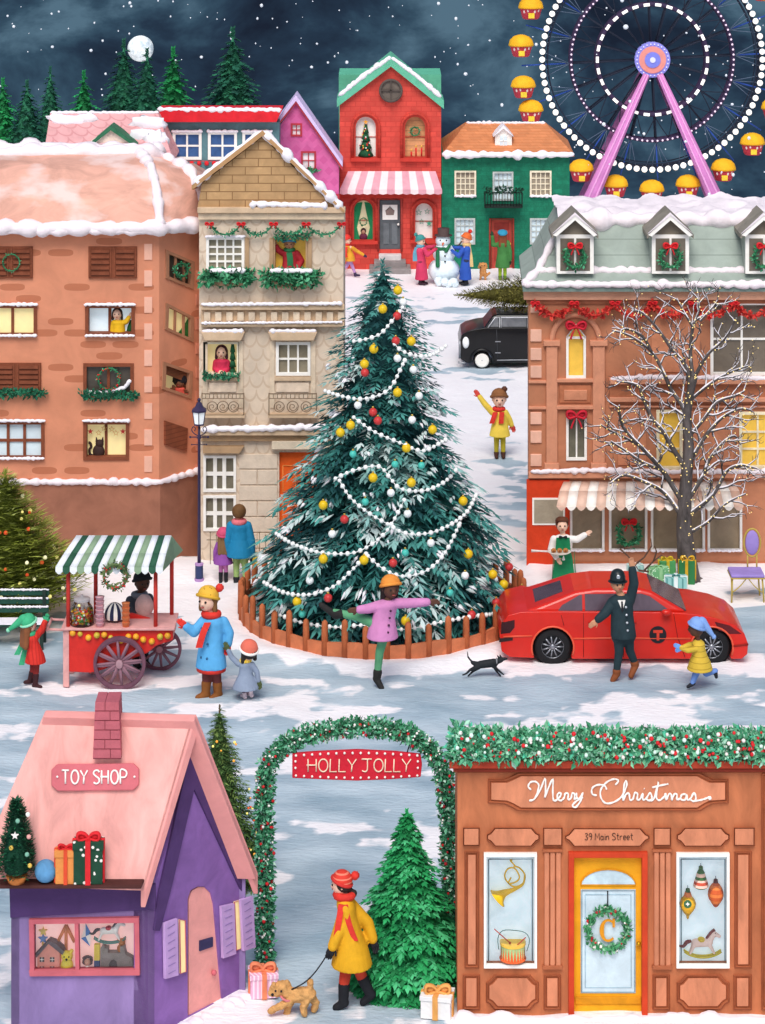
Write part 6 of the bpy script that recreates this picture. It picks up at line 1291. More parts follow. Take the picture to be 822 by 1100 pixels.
# waiter
WA=person('waiter in green apron and bow tie holding a tray of buns outside the shop',(606,632),83,0,hs=1.15,skin=SK1,d=49.0,J=dict(hd=(604,564),nk=(605,575),sL=(595,579),eL=(592,590),hL=(598,597,-.12),sR=(614,579),eR=(620,579,-.02),hR=(629,573,-.04),pv=(605,600)),
 coat=M('#efe9e4',var=.05),hem=600,hemw=.1,legs=M('#c6d8d8'),boots=M('#d7dfe0'),boot_h=.03,hair=(M('#5d3320'),'cap'),hat=('cap',M('#5d3320'),M('#5d3320')))
k=49/F; V=lambda x,y,o: frontal(49-o).q(x,y,0)
g=MB(); fr=[V(x,y,.13) for x,y in((598,578),(612,578),(613,592),(615,600),(618,625),(594,625),(596,600),(597,592))]; bk=[p+Vector((0,.02,0)) for p in fr]; g.ext(fr,bk,M('#0f7a4c',var=.12,sc=6)); 
for sg,cx in((-1,595),(1,617)): 
    q=[V(cx,592,.12),V(cx,592,-.05),V(cx+sg*2,625,-.05),V(cx+sg*1,625,.12)]; g.add(q,[(0,1,2,3)],M('#0f7a4c',var=.12,sc=6))
g.build('apron',WA,solid=.01)
g=MB()
for sg in(-1,1): g.cap(V(605,577,.15),V(605+sg*3,577,.15),.4*k,1.7*k,BLACK,8)
g.build('bow_tie',WA)
TY=thing('serving_tray','oval long-handled serving tray carried by the waiter','tray',V(601,594,.2)); g=MB(); c=V(601,594,.26); g.loft([[c+Vector((math.cos(a*PI/12)*r_*k,math.sin(a*PI/12)*r_*.55*k*1.6,z)) for a in range(24)] for r_,z in((10,0),(13,.03),(12,.03),(9.5,.012))],M('#d9cfc4'),True); g.build('plate',TY); g=MB(); g.tube([c+Vector((-12*k,0,.03)),c+Vector((-21*k,0,.035)),c+Vector((-30*k,0,.04))],[1.0*k,.9*k,1.6*k],M('#efe2da'),6); g.build('handle',TY)
for i,x in enumerate((-6,0.3,6.6)): g=MB(); q=c+Vector((x*k,-.01,.05)); g.ball(q,(2.9*k,2.9*k,2.4*k),M('#b9773f',var=.15,sc=12),12,8); g.ball(q-Vector((0,2.2*k,0)),(1.2*k,1*k,1.2*k),M('#7d4422'),8,6); tag(g.build('bun',loc=q),['bun on the waiter\'s tray nearest the tray handle','middle bun on the waiter\'s tray','bun on the waiter\'s tray under his pointing arm'][i],'bun','buns on the tray')
# yellow child on the upper snow
person('cheerful child in yellow coat and red scarf waving on the open snow',(537,492),74,0,hs=1.45,skin=SK1,J=dict(hd=(536.5,429),nk=(536,440),sL=(529,443),eL=(521,434),hL=(514.5,425),sR=(543,443),eR=(547,450),hR=(550,457)),
 coat=M('#e6c94c',var=.08,sc=5),hem=468,hemw=.155,legs=M('#bfae2c'),boots=M('#4a2a1e'),boot_h=.03,gloves=M('#c7453a'),hat=('beanie',M('#8a5a34'),M('#8a5a34'),((542,418),M('#5d3524'),3.2)),scarf=(RED,([(532,441,-.1),(530,447,-.11),(528,453,-.11)],2.6),([(539,441,-.1),(538.5,447,-.11),(538,453,-.11)],2.6)))
# far group
person('child in orange jacket and red hat running past the corner of the tan house',(378,298),44,75,hs=1.3,skin=SK1,J=dict(hd=(373,258),hR=(391,274),eR=(384,270),sR=(379,266,-.05),sL=(376,266,.06),hL=(368,273,.1),kL=(379,287),aL=(382,295),kR=(372,287,.05),aR=(366,291,.1),pv=(376,278)),coat=M('#dd9c2c'),hem=280,hemw=.14,legs=M('#b98fc0'),boots=M('#3b2f4a'),boot_h=.04,gloves=M('#3b2f4a'),hat=('beanie',RED),scarf=(RED,([(372,264,-.15),(371,270,-.16),(372,275,-.16)],1.8)))
person('child in long magenta coat and teal hat reaching to the snowman',(453,306),54,60,hs=1.2,skin=SK1,J=dict(hd=(452,259),hR=(466,268,-.1),eR=(459,273,-.1),sR=(456,267,-.08),sL=(453,267,.08),hL=(465,266,.1)),coat=M('#d0395f'),hem=300,hemw=.14,legs=M('#8a2c48'),boots=M('#3b2430'),boot_h=.04,gloves=M('#d0395f'),hat=('beanie',M('#3f8f8a'),M('#3f8f8a'),((446,251),M('#3f8f8a'),2)),scarf=(M('#5f9fb5'),([(448,265,-.05),(446,272,-.05),(446,280,-.05)],2.4)))
person('child in long blue coat with orange hat and tan scarf beside the snowman',(500,306),57,290,hs=1.2,skin=SK1,J=dict(hd=(501,257),hL=(488,270,-.1),eL=(493,274,-.1),sL=(497,267,-.08),sR=(500,267,.08),hR=(489,267,.1)),coat=M('#2c55b0'),hem=300,hemw=.125,legs=M('#27314f'),boots=BLACK,boot_h=.04,gloves=M('#2c55b0'),hat=('beanie',M('#dd6a30'),M('#dd6a30'),((506,247),RED,2.2)),scarf=(M('#d9b97c'),([(503,264,-.05),(505,275,-.05),(506,286,-.05)],2.6)))
person('woman in dark green coat and blue beret waving at the red door',(540,301),54,180,hs=1.1,skin=SK1,J=dict(hd=(540,253),hL=(529,253),eL=(530,263),sL=(534,263),hR=(548,280)),coat=M('#3f7a3c'),hem=287,hemw=.15,legs=M('#9cbb2c'),boots=M('#5d7a20'),boot_h=.03,gloves=M('#233d28'),hat=('beret',M('#2f8fb0'),M('#2f8fb0')),hair=(M('#7a3f24'),'long',2.6))
# snowman
d=gd(305); k=d/F; V=lambda x,y,o=0: W(x,y,d)+Vector((0,-o,0)); SM=thing('snowman','snowman with dark hat and green scarf between two children','snowman',W(477,305,d)); SB=M('#e4f1f6',var=.1,sc=4)
for c,r in(((477,290),(17,13,14)),((477,272),(12,10,11.5)),((476,258.5),(8,8,8))): g=MB(); g.ball(V(*c),tuple(x*k for x in r),SB,18,12,nz=.08); g.build('snowball',SM)
g=MB(); g.lathe([(9.5*k,0),(9.5*k,.8*k),(6*k,1*k),(6.4*k,8*k),(0,8*k)],V(476.5,253),M('#4d3c3a'),18); g.build('hat',SM)
g=MB(); g.tube([V(476,266.5)+Vector((math.cos(a*PI/8)*7.5*k,math.sin(a*PI/8)*7.5*k,0)) for a in range(16)],2.2*k,M('#1f6b45'),8,closed=True); g.cap(V(470,268,.28),V(470,283,.36),2*k,2.3*k,M('#1f6b45'),8); g.cap(V(479,268,.28),V(483,262,.2),2*k,1.5*k,M('#1f6b45'),8); g.build('scarf',SM)
for x,y,r in((473,257,.9),(479.5,257,.9)): g=MB(); g.ball(V(x,y,.2),r*k,BLACK,8,6); g.build('eye',SM)
for x,y in((478,273),(478,279)): g=MB(); g.ball(V(x,y,.31),1*k,BLACK,8,6); g.build('button',SM)
g=MB(); g.cap(V(476,260,.2),V(475,261.5,.42),1.2*k,.3*k,M('#e0662c'),8); g.build('nose',SM)
for p in([(467,272),(458,262),(452,254)],[(487,271),(494,262),(498,257)]): g=MB(); g.tube([V(*q) for q in p],.8*k,M('#5d4030'),5); g.build('stick_arm',SM)
rr=random.Random(4)
for i in range(11): x=466+rr.random()*24; y=296+rr.random()*10; g=MB(); q=V(x,y,.38+.02*i); q.z=max(.1,q.z*.5+.06); g.ball(q,rr.uniform(3,4.6)*k,SB,12,8,nz=.15,seed=i); tag(g.build('snowball',loc=q),'pale snowball in the heap at the foot of the snowman','snowball','snowballs heaped at the snowman')
dogcaps('small ginger puppy sitting between the snowman group and the woman in green','dog','dog',gd(301),[((519,293),(519,287),4,3.2),((519,285),(517,285.5,-2),3.4,2.2),((516,283,-1),(514.5,287,-1),1.2,1.3),((522,283,-1),(523,287,-1),1.2,1.3),((517,294,-2),(516,299.5,-2),1.3,1.2),((521,294,-2),(521.5,299.5,-2),1.3,1.2),((523,296),(526,293),1.4,1.2)],M('#c98a50',var=.15,sc=9),.02,.03,[('nose',(516,286,-4.4),.7,BLACK),('eye',(517.6,284.4,-3.8),.5,BLACK),('eye',(520.4,284.4,-3.8),.5,BLACK)])
# ---- people in windows
def wbust(label,pl,x,y,hp,off,**kw):
    dd=pl.q(x,y,off).y; return person(label,(x,y),hp,d=dd,bust=True,**kw)
wbust('person in blue hat and red coat waving from a window of the tan house',PLT,312,331,74,-.2,hs=1.1,skin=SK4,J=dict(hd=(311,262),nk=(311,269),sL=(304,272),eL=(299,268,-.05),hL=(297,263,-.07),sR=(319,272),eR=(324,280),hR=(320,288,-.05),pv=(312,292)),coat=M('#b52c36'),hem=292,hemw=.13,hat=('beanie',M('#4f9fc9')),scarf=(M('#2f7a4c'),([(311,270,-.08),(312,278,-.09),(312,288,-.09)],3.2)))
wbust('dark-haired woman in pink top leaning at the middle window of the tan house',PLT,238,438,70,-.18,hs=1.25,skin=SK1,J=dict(hd=(238,378),nk=(238,386),sL=(232,389),eL=(231,396),hL=(235,398,-.08),sR=(244,389),eR=(245,396),hR=(241,398,-.08),pv=(238,402)),coat=M('#d02f52'),hem=403,hemw=.1,hair=(M('#4a2430'),'side'))
wbust('woman in yellow jumper decorating a tree in the second floor window of the brick block',PLL,128,390,66,-.17,hs=1.15,skin=SK1,J=dict(hd=(126,337),nk=(126.5,344),sL=(122,347),eL=(121,355),hL=(126,360,-.05),sR=(131,347),eR=(136,345,-.03),hR=(139,340,-.03),pv=(128,360)),coat=M('#e5b41c'),hem=362,hemw=.11,hair=(M('#3b2620'),'side'))
def wtree(label,pl,pts,off): g=MB(); pl.poly(g,pts,off,.04,M('#1f6a30',var=.25,sc=12)); c=pl.q(*pts[0],off); rr=random.Random(2); 
wt=MB(); c=PLL.q(141,361,-.24); k=50/F; 
for i in range(260):
    z=rr.random()*30; r=(10*(1-z/31))*(.4+.7*rr.random()); a=rr.uniform(PI,2*PI); q=c+Vector((math.cos(a)*r*k*.9,math.sin(a)*r*k*.3,z*k)); dn=Vector((math.cos(a),-.3,-.5))*.05
    wt.add([q-Vector((0,0,.015)),q+Vector((0,0,.015)),q+dn],[(0,1,2)],M('#1f6a30',var=.25,sc=12))
wt.lathe([(7*k,0),(5*k,10*k),(2*k,22*k),(.2*k,30*k)],c,M('#185226'),10); tag(wt.build('indoor_christmas_tree',loc=c,norm=False),'dark green Christmas tree at the edge of the yellow-jumper woman\'s window','tree')
wt=MB(); c=SIDEL.q(203,364,-.06); 
wt.ext(*(lambda a:(a,[p-SIDEL.n*.02 for p in a]))(SIDEL.pts([(190,361),(194,355),(193,357),(199,348),(198,350),(205,338),(206,365)],-.04)),M('#2a6a2c',var=.3,sc=12)); tag(wt.build('indoor_christmas_tree',loc=c),'green Christmas tree showing in the yellow side window of the brick block','tree')
wt=MB(); c=PLT.q(250,402,-.1); 
for i in range(4): wt.lathe([(4.2*k*(1-i*.1),i*8*k),(1.5*k,i*8*k+9*k)],c,DARKG,12)
tag(wt.build('indoor_christmas_tree',loc=c),'narrow Christmas tree beside the dark-haired woman in pink','tree')
dq=SIDEL.q(193,420,-.16).y; person('black-haired child peeping over the sill of a brick block side window',(192,458),62,d=dq,face=-10,bust=True,hs=1.5,skin=SK2,J=dict(hd=(193,409),nk=(192,416),pv=(192,428),sL=(187,420),sR=(197,421),hL=(186,419,-.05),hR=(200,422,-.05),eL=(185,424),eR=(200,426)),coat=M('#dd5a4a'),hem=428,hemw=.1,hair=(M('#1f1c24'),'afro'))
# ================================================================ trees
def needle_tree(T,base,Ht,Rf,mats,wts,nb,bl,bw,seed,droop=.25,name='crown',tiers=0,core=None,up=0,nblade=9,ltop=.35,snowy=None,z0=.04,clump=0):
    """boughs spread through a cone: each bough is a spine with pairs of needle blades"""
    r=random.Random(seed); g=MB(); base=Vector(base)
    if core: 
        rings=[]
        for i in range(9):
            t=i/8; z=z0*Ht+(1-z0)*Ht*t*.97; rr=max(.01,Rf(t)*.55); rings.append([base+Vector((math.cos(a*PI/8)*rr*(1+.25*noise.noise(Vector((a,i,seed)))),math.sin(a*PI/8)*rr,z)) for a in range(16)])
        g.loft(rings,core,True)
    gold=2.399963
    for i in range(nb):
        t=(i+.5)/nb; t=1-math.sqrt(1-t) if True else t
        if tiers: tt=(t*tiers)%1; 
        a=i*gold+r.uniform(-.3,.3); R=Rf(t)*(r.uniform(.86,1.08) if r.random()<.7 else r.uniform(.5,.8)); z=z0*Ht+(1-z0)*Ht*t
        if tiers:
            ti=math.floor(t*tiers); R*=1.12-.42*(t*tiers-ti)
        m=r.choices(mats,wts)[0]
        if clump:
            lay=(z*2.1+.9*noise.noise(Vector((math.cos(a)*1.5,math.sin(a)*1.5,z*.4))))%1; R*=1.12-.34*lay+.17*noise.noise(Vector((math.cos(a)*2.4,math.sin(a)*2.4,z*1.6))); R=min(R,2.28) if z<1.0 else R; cn=noise.noise(Vector((math.cos(a)*R*1.5,math.sin(a)*R*1.5,z*1.8+9)))+(.22 if lay<.3 else -.12 if lay>.7 else 0)
            m=mats[1] if cn<-.12 else mats[0] if cn<.14 else mats[2] if cn<.36 else mats[4] if r.random()<.65 else mats[3]
        dr=Vector((math.cos(a),math.sin(a),0)); ins=max(0,R-max(bl*2.2,R*.5)); n=4; sp=[]
        for q in range(n+1):
            u=q/n; rad=ins+(R-ins)*u; sp.append(base+dr*rad+Vector((0,0,z+up*(rad-ins)-droop*R*u*u*.5)))
        L=bl*(ltop+(1-ltop)*(1-t))*r.uniform(.8,1.2); w=bw*(.6+.4*(1-t))
        side=Vector((-dr.y,dr.x,0))
        for q in range(nblade):
            u=(q+.6)/nblade; k=min(n-1,int(u*n)); c=sp[k].lerp(sp[k+1],u*n-k); ax=(sp[k+1]-sp[k]).normalized()
            for s_ in(-1,1):
                d_=(ax*r.uniform(.55,1.0)+side*s_*r.uniform(.5,.95)+Vector((0,0,r.uniform(-.28,.18)))).normalized(); l=L*(1-.45*u)*r.uniform(.75,1.2); b=d_.cross(Vector((r.uniform(-.3,.3),r.uniform(-.3,.3),1))).normalized()*w
                mm=m if clump or r.random()<.8 else r.choices(mats,wts)[0]
                g.add([c-b*.4,c+d_*l*.45-b,c+d_*l,c+d_*l*.45+b],[(0,1,2,3)],mm)
        d_=(sp[-1]-sp[-2]).normalized(); b=side*w*1.1; c=sp[-1]; g.add([c-d_*L*.2,c+d_*L*.2-b,c+d_*L*.6,c+d_*L*.2+b],[(0,1,2,3)],m)
    # leader
    for i in range(14):
        a=i*gold; c=base+Vector((0,0,Ht*(1-.05*i/14))); d_=Vector((math.cos(a)*.5,math.sin(a)*.5,.9)).normalized(); g.add([c,c+d_*bl*.12+Vector((bw*.5,0,0)),c+d_*bl*.24,c+d_*bl*.12-Vector((bw*.5,0,0))],[(0,1,2,3)],mats[0])
    return g.build(name,T,norm=False)
def trunk(T,base,h,r): g=MB(); g.cap(Vector(base)+Vector((0,0,-.1)),Vector(base)+Vector((0,0,h)),r,r*.15,M('#5a3d2a',var=.2,sc=8),10); g.build('trunk',T)
# ---- the great tree in the ring fence
TC=Vector((W(411,659,47.2).x,47.2,0)); TA=W(413,281,47.2); TH=TA.z; LEAN=TA.x-TC.x
prof=[(0,2.1),(.05,2.28),(.12,2.26),(.2,2.02),(.28,1.80),(.36,1.58),(.44,1.38),(.52,1.22),(.6,1.08),(.68,.98),(.76,.86),(.84,.74),(.90,.52),(.95,.28),(1,.04)]
def RP_(t):
    for (a,x),(b,y) in zip(prof,prof[1:]):
        if t<=b: return x+(y-x)*(t-a)/(b-a)
    return .04
def RF_(t): return RP_(t)
T1=M('#2f716b',var=.25,sc=7); T2=M('#1b4d4f',var=.25,sc=7); T3=M('#4f9990',var=.2,sc=7); T4=M('#c6d6d3',var=.1,sc=7); T5=M('#86b3ad',var=.15,sc=7)
BT=thing('christmas_tree','huge teal Christmas tree inside the ring fence in the middle of the square','tree',TC)
trunk(BT,TC,TH*.93,.22)
needle_tree(BT,TC,TH,RF_,[T1,T2,T3,T4,T5],[34,24,20,8,10],2900,.42,.038,7,droop=.36,core=T2,nblade=8,ltop=.5,z0=.06,clump=1)
sn=MB(); rr=random.Random(31)
for i in range(90):
    t=1-math.sqrt(1-rr.random()*.93); a=rr.uniform(PI*1.02,PI*1.98); R=RF_(t)*rr.uniform(.9,1.02); z=.035*TH+.965*TH*t; c=TC+Vector((math.cos(a)*R,math.sin(a)*R,z+.01)); dr=Vector((math.cos(a),math.sin(a),-.5)).normalized(); sd=Vector((-dr.y,dr.x,0)).normalized(); dr=(dr+sd*rr.uniform(-.6,.6)).normalized()
    L=rr.uniform(.16,.36)*(1-.5*t)
    for j in range(5):
        o=sd*rr.uniform(-.09,.09)+Vector((0,0,rr.uniform(-.03,.05))); l=L*rr.uniform(.6,1.1); w=.028
        sn.tube([c+o-dr*l*.5,c+o+Vector((0,0,.012)),c+o+dr*l*.5],[.005,w,.004],rr.choice([SNOW,T4,T4]),5)
sn.build('snow_on_boughs',BT,norm=False,kind='stuff')
def cone_pt(px,py,out=.0,d0=None):
    o=Vector((0,0,H)); r=Vector(((px-CX)/F,1,-(py-HZ)/F)); y=44.3
    while y<47.6:
        p=o+r*y; t=(p.z-.035*TH)/(.965*TH)
        R=RP_(max(0,min(1,t))) if t>-.1 else 2.5
        if math.hypot(p.x-TC.x,p.y-TC.y)<R+out: return p
        y+=.015
    return o+r*46.9
def zz(L): return [(240+x/2.283,260+y/2.283) for x,y in L]
BEAD=M('#f2f4f1',var=.03,rough=.35)
strands=[([(320,243),(350,238),(385,225),(412,195),(440,160)],'highest bead string curling under the tip of the big tree'),([(420,250),(440,268),(480,280),(515,275),(545,255)],'short bead string hooked on the right shoulder of the big tree'),
([(250,365),(290,378),(340,385),(390,372),(415,350),(435,310),(445,290)],'bead string from the left edge of the big tree level with the tan house balconies'),([(320,430),(370,465),(440,495),(490,512),(545,485)],'bead string sagging to the right across the upper middle of the big tree'),
([(275,580),(320,560),(380,550),(410,580),(435,605),(490,610),(540,590),(570,560)],'wavy bead string across the middle of the big tree'),([(285,585),(310,625),(350,660),(400,690),(450,715),(520,710),(590,670),(620,620)],'long deep bead swag sweeping to the right edge of the big tree'),
([(130,715),(170,740),(230,760),(290,765),(340,755),(400,710),(445,630)],'bead string rising from the left edge of the big tree beside the orange door'),([(355,770),(390,800),(440,820),(500,805),(545,760),(580,690)],'bead string hanging low above the skater on the big tree'),
([(100,835),(150,860),(210,865),(270,845),(320,800),(350,765)],'bead string at the lower left skirt of the big tree'),([(140,915),(200,935),(280,945),(340,940),(440,950),(520,935),(600,920),(690,910)],'lowest bead string running just above the fence posts')]
for L,lb in strands:
    P=zz(L); pts=[cone_pt(x,y,.17) for x,y in smooth([(x,0,y) for x,y in P],5) and [(v.x,v.z) for v in smooth([(x,0,y) for x,y in P],5)]]
    g=MB(); B=resample(pts,.118)
    for i,p in enumerate(B): g.ball(p,.044 if i%2 else .036,BEAD,8,6)
    g.tube(pts,.008,BEAD,4); tag(g.build('bead_garland',loc=pts[0]),lb,'bead garland','bead strings on the big tree')
BY=M('#e3bd1c',var=.1,rough=.35); BRd=M('#c93a3a',var=.1,rough=.35); BW=M('#eef2f0',var=.04,rough=.35); BTl=M('#4cc0b0',var=.1,rough=.35)
for nm,m,r_,L in(('yellow',BY,.082,[(428,118),(391,164),(369,262),(461,243),(346,299),(427,369),(312,449),(287,467),(513,460),(449,505),(367,578),(461,590),(245,645),(588,635),(245,777),(345,780),(601,765),(661,815),(688,840),(181,882),(447,929)]),
 ('red',BRd,.075,[(426,181),(423,242),(347,320),(367,417),(379,438),(297,680),(416,787),(257,873),(701,797),(732,852),(669,884),(609,914)]),
 ('white',BW,.07,[(441,147),(466,313),(427,285),(480,377),(463,436),(330,400),(411,615),(452,666),(509,738),(267,716),(212,830),(593,818)]),
 ('turquoise',BTl,.065,[(318,520),(486,548),(421,545),(348,637),(446,762),(556,860),(193,912)])):
    for (x,y) in zz(L):
        p=cone_pt(x,y,.15); g=MB(); g.ball(p,r_,m,14,10); T=thing('bauble',nm+' bauble hanging on the big teal Christmas tree','bauble',p,nm+' baubles on the big tree'); g.build('ball',T); g=MB(); g.lathe([(.02,0),(.02,.03)],p+Vector((0,0,r_*.95)),M('#c8a850',metal=.6,rough=.3),8); g.build('cap',T)
# ring fence
FT=thing('ring_fence','round wooden picket fence with low board circling the big Christmas tree','fence',TC); WDF=M('#b5633a',var=.18,sc=6,st=(1,1,.4)); RF=2.56
for i in range(44):
    a=2*PI*i/44+.03; p=TC+Vector((math.cos(a)*RF,math.sin(a)*RF,0)); z=gz(p.x,p.y); h=.60+.05*math.sin(i*2.3); g=MB(); g.tube([p+Vector((0,0,-.1)),p+Vector((0,0,h*.9)),p+Vector((0,0,h)),p+Vector((0,0,h+.03))],[.062,.056,.046,.012],WDF,8); g.build('picket',FT)
g=MB(); RB=M('#c9764e',var=.15,sc=3)
rings=[[TC+Vector((math.cos(2*PI*i/72)*r_,math.sin(2*PI*i/72)*r_,z)) for r_,z in((RF-.03,-.1),(RF+.03,-.1),(RF+.03,.26+.02*math.sin(i)),(RF-.03,.26+.02*math.sin(i)))] for i in range(72)]
g.loft(rings,RB,False,False,True); g.build('board',FT)
# ---- far pines
def pine(label,px,tip,d,rpx,py0,mats,wts,seed,nb=420,group='dark pines on the hill behind the houses',style=0):
    k=d/F; base=W(px,0,d); base.z=-(d-86)*.2; Ht=W(px,tip,d).z-base.z; R=Ht*(rpx+5)/105; T=thing('pine_tree',label,'tree',base,group); trunk(T,base,Ht*.9,.12)
    needle_tree(T,base,Ht,lambda t:R*(1-t)**.88+.01,mats,wts,nb,R*.26,R*.032,seed,droop=.5,core=mats[-1],nblade=7,tiers=style,ltop=.3)
    return T
DG=[M('#1d5c46',var=.25,sc=3),M('#174a3c',var=.25,sc=3),M('#28704f',var=.25,sc=3)]; LG=[M('#1f8a4a',var=.2,sc=3),M('#2ba35a',var=.2,sc=3),M('#17703c',var=.2,sc=3)]
for i,(px,tip,d,r,ls,lb) in enumerate(((29,88,91,34,0,'dark pine at the left edge in front of the other hill pines'),(54,73,95,24,0,'dark pine between the left edge pine and the low bright one'),(3,86,96,34,1,'bright green pine cut by the left edge of the picture'),(90,78,97,33,1,'bright green low pine left of the moon'),(133,44,93,30,0,'dark pine whose tip touches the left of the moon'),(158,54,91,30,0,'dark pine in front of the right half of the moon'),(186,53,96,34,1,'bright green pine right of the moon'),(250,32,93,36,0,'tall dark pine standing alone behind the teal house'))):
    pine(lb,px,tip,d,r,tip+150 if r>25 else tip+120,LG if ls else DG,[3,2,2],40+i,nb=900 if not ls else 700,style=11 if ls else 0)
# ---- foreground green pine
GP=[M('#2ba35d',var=.18,sc=4),M('#1a8549',var=.18,sc=4),M('#4dba7b',var=.15,sc=4),M('#13703c',var=.2,sc=4)]
b=Vector((W(437,1062,32.5).x,32.5,0)); T=thing('pine_tree','bright green pine with layered boughs in front of the arch beside the walking woman','tree',b); trunk(T,b,2,.07)
ht=W(437,871,32.5).z
needle_tree(T,b,ht,lambda t:(.80*(1-t)**.8+.01),GP,[4,3,2,1],2600,.19,.03,77,droop=.5,core=GP[3],nblade=7,tiers=6,ltop=.5,z0=.03)
# ---- lit pine behind the toy shop
b=Vector((W(236,1,35.5).x,35.5,0)); T=thing('pine_tree','slender olive pine with fairy lights behind the toy shop','tree',b); trunk(T,b,2.4,.06); ht=W(233,760,35.5).z
OL=[M('#53743a',var=.25,sc=5),M('#3d5a2c',var=.25,sc=5),M('#78914a',var=.2,sc=5)]
needle_tree(T,b,ht,lambda t:.66*(1-t)**.8+.015,OL,[4,3,2],1300,.17,.013,78,droop=.3,core=OL[1],nblade=7,ltop=.5)
def lights(label,base,Ht,Rf,n,r,mats,seed,z0=.05):
    rr=random.Random(seed); g=MB(); base=Vector(base)
    for i in range(n): t=1-math.sqrt(1-rr.random()*.97); a=rr.uniform(PI,2*PI) if rr.random()<.85 else rr.uniform(0,PI); R=Rf(t)*1.0; p=base+Vector((math.cos(a)*R,math.sin(a)*R,z0*Ht+(1-z0)*Ht*t)); g.ball(p,r*rr.uniform(.7,1.2),rr.choice(mats),7,5)
    tag(g.build('fairy_lights',loc=base,norm=False),label,'lights')
LM=[M('#f6e27a',var=0,bump=0,emit=.7),M('#f0a03c',var=0,bump=0,emit=.7),M('#e2552c',var=.0,bump=0,emit=.5)]
lights('warm fairy lights over the slender pine behind the toy shop',b,ht,lambda t:.66*(1-t)**.8+.02,120,.017,LM,3)
# ---- olive tree at the left edge, long bundled needles
b=Vector((W(6,0,47.0).x,47.0,0)); T=thing('christmas_tree','olive Christmas tree with long needles and coloured lights at the left edge behind the bench','tree',b); trunk(T,b,2.2,.09); ht=W(10,506,47).z
O2=[M('#87922f',var=.2,sc=5),M('#687322',var=.2,sc=5),M('#a8b34c',var=.2,sc=5),M('#c3cd72',var=.15,sc=5)]
RO=lambda t:1.42*(1-t)**.95+.02
needle_tree(T,b,ht,RO,O2,[4,3,2,1],1300,.42,.016,79,droop=-.15,core=O2[1],nblade=8,ltop=.55,up=.22,z0=.08)
lights('round white and red lights on the olive tree at the left edge',b,ht,lambda t:RO(t)*.97,60,.034,[M('#f6efc0',var=0,bump=0,emit=.7),M('#f3e48a',var=0,bump=0,emit=.7),M('#e2552c',var=.0,bump=0,emit=.5)],5,z0=.1)
